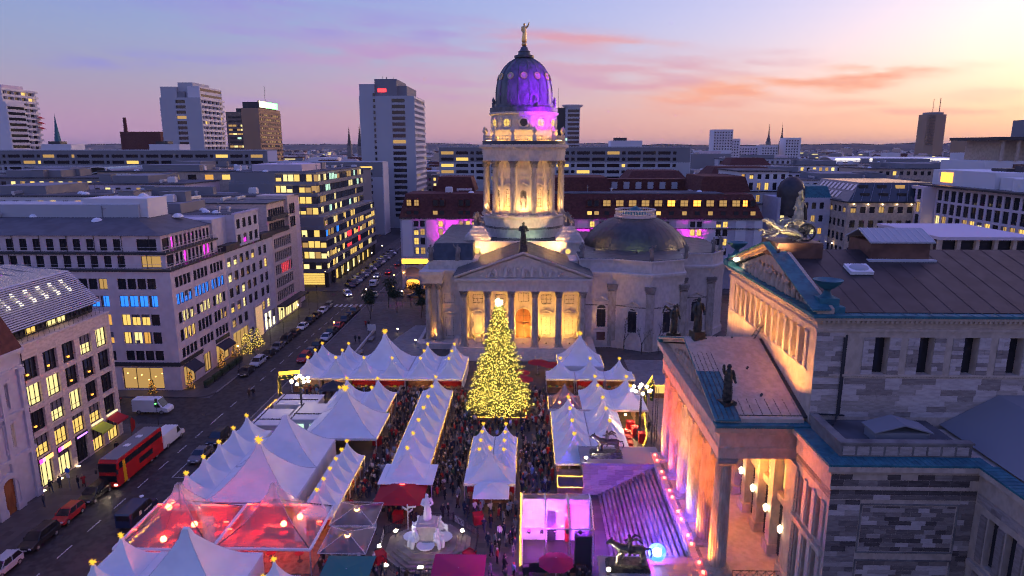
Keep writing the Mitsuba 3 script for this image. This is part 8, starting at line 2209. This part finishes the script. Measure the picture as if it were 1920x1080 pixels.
# red double-decker
b = thing('double_decker_bus', 'red double-decker bus with a yellow stripe and its headlights on', 'bus')
M = place(-53.35, 82.4, 0, UP); h = 5.4
part('body', b, profile([(-h, .4), (-h - .05, 1.4), (-h + .1, 2.0), (-h + .15, 3.6), (-h + .5, 3.95), (h - .1, 3.95), (h, 3.7), (h, .4)], 1.27, .025), 'bus_red', smooth=25, M=M)
part('roof', b, MB().box(-h + .5, h - .2, -1.1, 1.1, 3.951, 4.02), 'panel_grey', M=M)
part('windscreen', b, MB().box(-h - .03, -h + .14, -1.12, 1.12, 2.45, 3.55), 'car_glass', M=M); part('lower_windscreen', b, MB().box(-h - .08, -h, -1.1, 1.1, 1.15, 1.95), 'car_glass', M=M)
for s in (-1, 1):
    part('upper_window', b, MB().box(-h + .5, h - .3, s * 1.275 - .01, s * 1.275 + .01, 2.7, 3.5), 'car_glass', M=M)
    part('lower_window', b, MB().box(-.6, 2.6, s * 1.275 - .01, s * 1.275 + .01, 1.3, 2.05), 'car_glass', M=M)
    m = MB()
    for j in range(7): m.box(-h + 1.9 + j * 1.35, -h + 1.96 + j * 1.35, s * 1.287 - .006, s * 1.287 + .006, 2.7, 3.5)
    part('window_bar', b, m, 'metal_dark', M=M)
    part('yellow_stripe', b, MB().add([(-h + 1.2, s * 1.29, .5), (-h + 1.9, s * 1.29, .5), (-h + 1.75, s * 1.29, 3.5), (-h + 1.2, s * 1.29, 3.5)], [[0, 1, 2, 3]]), 'bus_yellow', M=M)
    part('headlight', b, MB().box(-h - .1, -h + .02, s * .9 - .2, s * .9 + .2, .62, .82), 'white_gloss', emit='headlight', M=M)
    part('mirror', b, MB().box(-h - .25, -h - .1, s * 1.38 - .1, s * 1.38 + .1, 2.3, 2.8), 'metal_dark', M=M)
wheel_parts(b, M, [(x, s * 1.12) for x in (-3.3, 2.3, 3.6) for s in (-1, 1)], .5, False)
part('roof_hatch', b, MB().box(-1.2, -.5, -.35, .35, 4.02, 4.1).box(1.6, 2.3, -.35, .35, 4.02, 4.1), 'white_gloss', M=M)
spot((-54.2, 76.7, .75), (-54.2, 66, .0), (1, .8, .5), 4, 30, 18, .6); spot((-52.5, 76.7, .75), (-52.5, 66, 0), (1, .8, .5), 4, 30, 18, .6)

# ================================================================== STREET FURNITURE AND TREES
for i, (x, y, h, e) in enumerate(((-55.9, 122.5, 5.2, 'lamp_orange'), (-55.9, 157.0, 5.2, 'lamp'), (-62.8, 202.5, 5, 'lamp_orange'), (-56.5, 205, 5, 'lamp'), (-57, 222, 5, 'lamp'), (-57, 240, 5, 'lamp'), (-57, 258, 5, 'lamp'), (-44.2, 178, 4.6, 'lamp'), (-40.5, 198, 4.8, 'lamp_orange'), (-40, 214, 4.8, 'lamp'), (-40, 236, 4.8, 'lamp'), (-30.5, 151, .9, 'lamp'), (-24.6, 141.2, 1.1, 'lamp'), (-27.0, 133.4, 1.1, 'lamp'), (-34, 176, 4.5, 'lamp'), (-46.4, 154, 1.6, 'lamp_orange'), (-38.5, 186, 3.8, 'lamp_orange'))):
    tall = h > 3
    l = thing('street_lamp' if tall else 'bollard_lamp', (f'lit street lamp on a thin post, ' if tall else 'low lit lamp, ') + ('at the kerb before the corner block', 'at the kerb before the stone house', 'under the glass building', 'at the glass building corner', 'along the slanted cars, nearest', 'along the slanted cars, second', 'along the slanted cars, farthest', 'at the corner of the dark trees', 'left of the hotel arcade', 'on the far right kerb, nearer', 'on the far right kerb, farther', 'at the end of the pale forecourt', 'on the cathedral wall corner', 'at the low wall left of the cathedral', 'among the dark trees', 'glowing orange on a barrier at the right kerb', 'before the hotel arcade')[i], 'lamp')
    part('post', l, MB().bar((x, y, 0), (x, y, h), .06 if tall else .05, 6, .04), 'metal_dark')
    part('globe', l, lambda: MB().lathe([(0, -.2), (.17, -.1), (.2, .08), (0, .24)], 10), 'frame_white', emit=e, M=M4(t=(x, y, h + .15)), cache=('sglobe', e))
for i, y in enumerate((131, 139.5, 147.5, 166, 173)): 
    l = thing('unlit_lamp_post', f'dark slim lamp post on the left pavement, {ORD[i]} from the near corner', 'street lamp'); part('post', l, MB().bar((-56.3, y, .1), (-56.3, y, 6.2), .05, 6), 'metal_dark'); part('head', l, MB().lathe([(0, 6.2), (.2, 6.3), (.26, 6.7), (.05, 6.9)], 8, (-56.3, y, 0)), 'metal_dark')
l = thing('traffic_light', 'traffic light showing green at the side street corner', 'traffic light')
part('post', l, MB().bar((-58.0, 97.0, .1), (-58.0, 97.0, 4.4), .06, 6), 'metal_dark'); part('housing', l, MB().box(-58.15, -57.85, 96.9, 97.15, 3.5, 4.5), 'metal_dark'); part('green_lens', l, MB().lathe([(0, -.14), (.15, 0), (0, .14)], 10, (-58, 96.82, 3.75)), 'frame_white', emit='green')
s = thing('stop_sign_post', 'blue and white round traffic sign on a post by the parked cars', 'sign')
part('post', s, MB().bar((-58.2, 76.6, .1), (-58.2, 76.6, 2.6), .04, 6), 'metal_grey'); part('blue_disc', s, MB().lathe([(0, 0), (.33, 0), (.33, .04), (0, .04)], 16), 'sign_blue', M=M4(rotx(math.pi / 2), (-58.2, 76.55, 2.9))); part('white_plate', s, MB().box(-58.42, -57.98, 76.5, 76.54, 1.9, 2.45), 'frame_white')
fl_ = thing('beach_flag', 'dark red drop-shaped banner before the red awning', 'banner'); part('cloth', fl_, MB().loft([[(-59.6, 92.6, .8), (-59.6, 92.62, .8)], [(-59.0, 92.6, 1.6), (-59.0, 92.62, 1.6)], [(-58.9, 92.6, 2.8), (-58.9, 92.62, 2.8)], [(-59.4, 92.6, 3.3), (-59.4, 92.62, 3.3)]], closed=False, caps=False).add([(-59.6, 92.6, .8), (-59.0, 92.6, 1.6), (-58.9, 92.6, 2.8), (-59.4, 92.6, 3.3), (-59.66, 92.6, 2.6)], [[0, 1, 2], [0, 2, 4], [2, 3, 4]]), 'cloth_red'); part('pole', fl_, MB().bar((-59.65, 92.62, .1), (-59.65, 92.62, 3.3), .03), 'metal_dark')
t = thing('red_bin', 'red waste bin at the left kerb near the silver hatchback', 'bin'); part('drum', t, MB().lathe([(0, .1), (.4, .1), (.44, 1.1), (.36, 1.1), (.36, .9), (0, .9)], 12, (-57.4, 63.2, 0)), 'cloth_red')
b = thing('notice_board', 'small white notice board standing on the dark forecourt', 'sign'); part('board', b, MB().box(-37.4, -35.4, 150, 150.1, .9, 2.4), 'frame_white'); part('legs', b, MB().box(-37.3, -37.2, 150, 150.1, 0, .9).box(-35.6, -35.5, 150, 150.1, 0, .9), 'metal_dark', kind='stuff')
for i, (x, y) in enumerate(((-57.5, 119.2), (-57.8, 117.6), (-58.4, 83.0))):
    bk = thing('bicycle', ('bicycle leaning by the cafe awning, nearer', 'bicycle leaning by the cafe awning, farther', 'pair of wheels of a bicycle at the bus stop kerb')[i], 'bicycle')
    for dx in (-.5, .5):
        m = MB()
        for j in range(12): a0, a1 = j * math.pi / 6, (j + 1) * math.pi / 6; m.bar((x, y + dx + .33 * math.cos(a0), .45 + .33 * math.sin(a0)), (x, y + dx + .33 * math.cos(a1), .45 + .33 * math.sin(a1)), .02)
        part('wheel', bk, m, 'rubber')
    part('frame', bk, MB().bar((x, y - .5, .45), (x, y, .95), .02).bar((x, y + .5, .45), (x, y + .35, 1.1), .02).bar((x, y, .95), (x, y + .36, .95), .02).bar((x, y, .95), (x, y + .05, .4), .02), 'metal_dark'); part('saddle', bk, MB().box(x - .06, x + .06, y - .15, y + .1, 1.0, 1.06), 'rubber')


def fir_small(label, x, y, h, r, glowname='orange', n=26, group=None):
    t = thing('lit_fir', label, 'tree', group); rr = np.random.RandomState(int(abs(x * 7 + y * 3)) % 999)
    v, f, L = [], [], []
    for k in range(int(240 * h / 3)):
        z = .25 + (h - .3) * rr.rand() ** 1.2; R = r * (1 - z / h) ** .9 * (.5 + .6 * rr.rand()); a = rr.rand() * 6.28
        c = np.array([x + R * math.cos(a), y + R * math.sin(a), z]); d = np.array([math.cos(a), math.sin(a), -.4]) * .3; e = np.cross(d, rr.rand(3) - .5); e = e / np.linalg.norm(e) * .1
        v += [c - e, c + e, c + d]; f.append((len(v) - 3, len(v) - 2, len(v) - 1))
        if k % 3 == 0: L.append(c + d * .5)
    part('trunk', t, MB().bar((x, y, 0), (x, y, h), .07, 5, .02), 'bark'); part('needles', t, (np.array(v), np.array(f)), 'needles', kind='stuff')
    s = .055; o = np.array([(s, 0, 0), (-s, 0, 0), (0, s, 0), (0, -s, 0), (0, 0, s), (0, 0, -s)]); L = np.array(L)
    part('fairy_lights', t, ((L[:, None] + o).reshape(-1, 3), (np.arange(len(L))[:, None, None] * 6 + of).reshape(-1, 3)), 'frame_dark', emit=glowname, kind='stuff')


for x, y, h, r, g, lb in ((-60.8, 112.9, 3.4, .8, 'orange', 'small fir with orange lights at the corner of the cafe block'), (-60.6, 125.2, 3.6, .8, 'orange', 'narrow fir with orange lights between the two dark awnings'), (-60.8, 131.8, 3.4, .9, 'orange', 'fir with orange lights at the left of the lit tree group'), (-59.6, 134.5, 4.6, 1.5, 'fir_gold', 'golden-lit fir in the group before the tall doorway, left one'), (-59.4, 137.3, 4.8, 1.6, 'fir_gold', 'golden-lit fir in the group before the tall doorway, middle one'), (-59.4, 140.2, 4.2, 1.4, 'fir_gold', 'golden-lit fir in the group before the tall doorway, right one'), (-66.5, 110.6, 2.8, .7, 'orange', 'small orange-lit fir in front of the dark cafe windows')):
    fir_small(lb, x, y, h, r, g)
h = thing('planter_hedge', 'row of dark planter hedges around the cafe terrace', 'hedge'); rr = np.random.RandomState(4)
for k in range(5): part('box', h, MB().box(-58.7, -58.1, 113.6 + k * 3.2, 116.2 + k * 3.2, .12, .6), 'metal_dark'); part('leaves', h, MB().obox((-58.4, 114.9 + k * 3.2, .95), .35, 1.3, .38), 'hedge')


def bare_tree(label, x, y, h, seed, group=None, leafy=False):
    t = thing('bare_tree' if not leafy else 'dark_tree', label, 'tree', group); rr = np.random.RandomState(seed); m = MB(); tips = []

    def grow(p, d, L, r, lv):
        q = p + d * L; m.bar(p, q, r, 5 if lv < 2 else 3, r * .65)
        if lv == 5 or r < .008: tips.append(q); return
        for k in range(2 if lv == 0 else rr.randint(2, 4)):
            e = d + (rr.rand(3) - .5) * (1.1 if lv else .9); e[2] = abs(e[2]) * .9 + .15; e /= np.linalg.norm(e)
            grow(q - d * L * .25 * rr.rand(), e, L * (.62 + .2 * rr.rand()), r * .6, lv + 1)
    grow(np.array((x, y, .0)), np.array((0, 0, 1.0)), h * .3, .013 * h + .03, 0)
    part('trunk', t, m, 'twig' if not leafy else 'bark')
    if leafy:
        v, f = [], []
        tp = np.array(tips)
        for k in range(900):
            c = tp[rr.randint(len(tp))] + (rr.rand(3) - .5) * h * .2; d, e = rr.rand(3) - .5, rr.rand(3) - .5
            v += [c, c + d * .7, c + e * .7]; f.append((3 * k, 3 * k + 1, 3 * k + 2))
        part('crown', t, (np.array(v), np.array(f)), 'hedge', kind='stuff')


for i, (x, y) in enumerate(((20.8, 138.3), (24.2, 135.8), (27.8, 136.2))): bare_tree(f'bare young tree before the side church, {ORD[i]} from the left', x, y, 8.5, 30 + i)
for i, (x, y, h_) in enumerate(((-41.5, 172, 7), (-38, 177, 8), (-34.5, 171, 7), (-32, 178, 8), (-28, 173, 7), (-25.5, 179, 7.5), (-40, 164, 6.5), (-27, 165, 6), (-22.5, 172, 7))):
    bare_tree(f'dark tree {("at the near left edge", "in the left half", "in the middle", "at the back", "in the right half", "at the far right back", "nearest to the camera on the left", "nearest to the camera on the right", "at the right edge")[i]} of the grove left of the cathedral', x, y, h_, 60 + i, 'dark grove left of the cathedral', True)

# ================================================================== PEOPLE
def poser(seed):
    r = random.Random(seed); st = (.0, .16, .26, .05)[seed % 4]; lean = .03 * (seed % 3)
    arm = seed % 5
    hd = (0, -.02 - lean, 1.60); nk = (0, -lean, 1.44)
    legs, arms = [], []
    for s in (-1, 1):
        f = s * st; legs.append([((s * .09, 0, .92), .10), ((s * .10, -f * .6 - .02, .50), .072), ((s * .10, -f + .02, .10), .05), ((s * .11, -f - .12, .05), .045)])
        sh = (s * .19, -lean, 1.38)
        if arm == 1: el, ha = (s * .25, -.12, 1.15), (s * .08, -.30, 1.22)
        elif arm == 2 and s > 0: el, ha = (s * .27, -.08, 1.14), (s * .16, -.30, 1.36)
        else: el, ha = (s * .26, f * .4, 1.12), (s * .25, -.08 + f * .6, .88)
        arms.append([(sh, .062), (el, .048), (ha, .036)])
    return legs, arms, hd, nk, lean


def person_parts(seed):
    legs, arms, hd, nk, lean = poser(seed)
    skin = [[((0, 0, .95), .09), ((0, -lean, 1.30), .10), (nk, .05), (hd, .098)], [(hd, .098), ((hd[0], hd[1] - .03, hd[2] - .06), .075)], [((0, hd[1] - .09, hd[2] - .01), .02), ((0, hd[1] - .11, hd[2] - .03), .016)]]
    for a in arms:
        (sh, _), (el, _), (ha, _) = a; d = np.array(ha) - np.array(el); d = d / np.linalg.norm(d)
        skin += [[(sh, .045), (el, .036), (ha, .03)], [(ha, .034), (tuple(np.array(ha) + d * .09), .028)]]
        for k in range(4): skin.append([(tuple(np.array(ha) + d * .08 + np.array((.012 * (k - 1.5) * 1.6, 0, 0))), .012), (tuple(np.array(ha) + d * (.15 + .01 * (k in (1, 2))) + np.array((.012 * (k - 1.5) * 1.6, -.02, 0))), .010)])
        skin.append([(tuple(np.array(ha) + d * .03), .014), (tuple(np.array(ha) + d * .07 + np.array((0, -.045, 0))), .011)])
    for l in legs: skin.append([(l[0][0], .07), (l[1][0], .05), (l[2][0], .04), (l[3][0], .038)])
    long_ = seed % 2
    coat = [[((0, .0, .62 if long_ else .86), .19 if long_ else .165), ((0, 0, 1.0), .165), ((0, -lean, 1.28), .17), ((0, -lean, 1.40), .085)], [((-.15, -lean, 1.36), .085), ((.15, -lean, 1.36), .085)]]
    coat += [[(p, r + .022) for p, r in a] for a in arms]
    hair = [[((0, hd[1] + .025, hd[2] + .035), .108), ((0, hd[1] + .05, hd[2] - .06 - .06 * long_), .075)]]
    return body(skin, 6), body(coat, 7), body(legs, 6), body(hair, 7)


POSES = [person_parts(s) for s in range(10)]
CN = list(COATS); CWT = (26, 12, 13, 8, 9, 6, 7, 8, 5, 6)
rp = random.Random(99)


def person(label, x, y, rot, seed, coat, hat, trousers, h=1.0, group=None, z=.05):
    k = thing('person', label, 'person', group); M = place(x, y, z, rot, h)
    scene[k] = shape(lambda: POSES[seed][0], 'skin', 50, None, M, ('pskin', seed))
    part('coat', k, lambda: POSES[seed][1], 'coat_' + coat.replace(' ', '_'), smooth=50, M=M, cache=('pcoat', seed))
    part('trousers', k, lambda: POSES[seed][2], trousers, smooth=50, M=M, cache=('ptr', seed))
    part('hair' if hat in ('hair', 'hair_fair') else 'hat', k, lambda: POSES[seed][3], hat, smooth=50, M=M, cache=('phair', seed))


AISLES = [('left market lane', -21.2, -17.9, 75.5, 108.5, 1.0), ('middle market lane', -12.1, -8.1, 75.5, 110.5, .95), ('right market lane', -.9, 3.4, 70, 112, .80), ('before the far left tents', -40, -8, 108.6, 111.2, .85), ('foot of the fir', -9.5, -.5, 92, 98.4, .5),
          ('fountain square', -21.5, -1.2, 56.0, 73.8, .55), ('before the stage', -1.0, 7, 56.5, 60.6, .35), ('hall pavement', 17.2, 21.5, 82, 110, .12), ('beside the fir', -1.2, 3.2, 96, 112, .3), ('behind the fir', -10, 1, 108.2, 112.5, .5)]
grid, folk = {}, []
for ai, (nm, x0, x1, y0, y1, dens) in enumerate(AISLES):
    for _ in range(int((x1 - x0) * (y1 - y0) * dens * 2.2)):
        x, y = x0 + (x1 - x0) * rp.random(), y0 + (y1 - y0) * rp.random()
        if math.hypot(x - FXc, y - FYc) < 6.1 or math.hypot(x + 15, y - 72.9) < 1.0 and False: continue
        if any(abs(x - a) < .45 and abs(y - b_) < .45 for a, b_ in ((-18.9, 67.3), (-18.6, 62.2), (-15, 72.9), (-4.2, 73.4), (3, 59.4), (-6.6, 57.8), (-17.5, 57.5), (-15, 70.5), (-5.6, 70.4), (-15.4, 62.6), (-6, 63))): continue
        c = (int(x / .62), int(y / .62))
        if any(math.hypot(x - a, y - b_) < .58 for i in (-1, 0, 1) for j in (-1, 0, 1) for a, b_ in grid.get((c[0] + i, c[1] + j), ())): continue
        if rp.random() > dens * 1.1: continue
        grid.setdefault(c, []).append((x, y)); folk.append((math.hypot(x, y), x, y, nm))
folk.sort()
stuff_v, stuff_f, stuff_c, sn = [], [], [], 0
for i, (_, x, y, nm) in enumerate(folk):
    coat = rp.choices(CN, CWT)[0]; seed = rp.randrange(10); hat = rp.choice(('hair', 'hair', 'hair_fair', 'coat_black', 'coat_red', 'coat_grey', 'coat_white')); tr_ = rp.choice(('jeans', 'trousers_black')); rot = rp.random() * 6.28; h = .93 + .12 * rp.random()
    if i < 290:
        hd_ = {'hair': 'dark-haired', 'hair_fair': 'fair-haired'}.get(hat, hat.replace('coat_', '') + '-hatted')
        if nm == 'fountain square': pos = ('behind' if y > FYc + 2 else 'in front' if y < FYc - 3 else 'level') + (' left' if x < FXc - 6 else ' right' if x > FXc + 5 else ' centre')
        else: pos = 'near end' if y < 80 else 'before the middle' if y < 86 else 'middle' if y < 93 else 'past the middle' if y < 101 else 'far end'
        person(f'{hd_} person in {coat} coat and {"jeans" if tr_ == "jeans" else "black trousers"}, {nm}, {pos}', x, y, rot, seed, coat, hat, tr_, h, f'{hd_} people in {coat} coats, {nm}, {pos}')
    else:
        R = rotz(rot) * h
        for pi, cname in ((1, COATS[coat]), (2, (.03, .035, .06)), (3, (.06, .045, .035) if hat == 'hair' else (.3, .22, .15)), (0, (.45, .28, .20))):
            v, f = POSES[seed][pi]
            stuff_v.append(v @ R.T + (x, y, .05)); stuff_f.append(f + sn); sn += len(v); stuff_c.append(np.tile(cname, (len(v), 1)))
c = thing('crowd', 'dense far part of the crowd between the tents', 'crowd', kind='stuff')
scene[c] = shape((np.vstack(stuff_v), np.vstack(stuff_f)), 'vertex_paint', True, color=np.vstack(stuff_c))
for i, (x, y, rot, coat, lb) in enumerate(((-57.6, 77.3, 2.0, 'black', 'left one of the pair beside the traffic sign'), (-57.0, 77.5, 4.0, 'red', 'in a dark red coat beside the traffic sign'), (-60.4, 76.2, 1.0, 'black', 'by the lit shop front, left one'), (-59.9, 77.2, 4.4, 'dark grey', 'by the lit shop front, right one'), (-58.7, 72.6, 2.2, 'dark grey', 'walking alone before the ornate house'), (-58.7, 87.4, 0.3, 'black', 'standing on the pavement level with the bus'), (-55.9, 82.0, 1.4, 'red', 'beside the bus with a bag'),
        (-48.6, 109.3, .4, 'brown', 'crossing the street alone, left of the lit gate, left one'), (-48.0, 109.6, .4, 'black', 'crossing the street, left of the lit gate, right one'), (-38.6, 143.4, 3.0, 'dark grey', 'strolling on the dark forecourt, left one of the near pair'), (-37.6, 143.0, 3.0, 'black', 'strolling on the dark forecourt, right one of the near pair'), (-39.4, 156.5, .2, 'red', 'in a red coat on the far forecourt'), (-38.6, 156.3, .2, 'black', 'beside the red coat on the far forecourt'),
        (-11.3, 137.6, 0, 'black', 'at the left end of the cathedral steps'), (-9.8, 137.8, 0, 'dark grey', 'on the cathedral steps left of the fir'), (2.6, 137.4, .5, 'black', 'on the cathedral steps right of the portal'), (20.9, 96.0, .5, 'white', 'in a white coat alone on the pavement by the hall columns'), (21.8, 112.5, 1.0, 'grey', 'beside the wooden hut'), (-55.0, 119.8, 2.0, 'black', 'at the kerb by the black parked car'))):
    person('person ' + lb, x, y, rot, i % 10, coat, ('hair', 'hair_fair', 'coat_black')[i % 3], ('jeans', 'trousers_black')[i % 2], 1.0, None, 2.15 if 137 < y < 138 and x > -13 and x < 12 else .12 if x < -56 else .06)
# ================================================================== DUSK HAZE over the far city
scene['haze_medium'] = {'type': 'homogeneous', 'albedo': rgb(.95, .95, .96), 'sigma_t': 3.2e-5}
scene['haze'] = {'type': 'cube', 'to_world': T().translate([0, 15200, 124]).scale([27500, 15800, 126]), 'bsdf': {'type': 'null'}, 'interior': {'type': 'ref', 'id': 'haze_medium'}}
labels['haze'] = {'label': 'thin mauve dusk haze over the whole city', 'category': 'haze', 'kind': 'stuff'}
scene['camera']['medium'] = {'type': 'ref', 'id': 'haze_medium'}
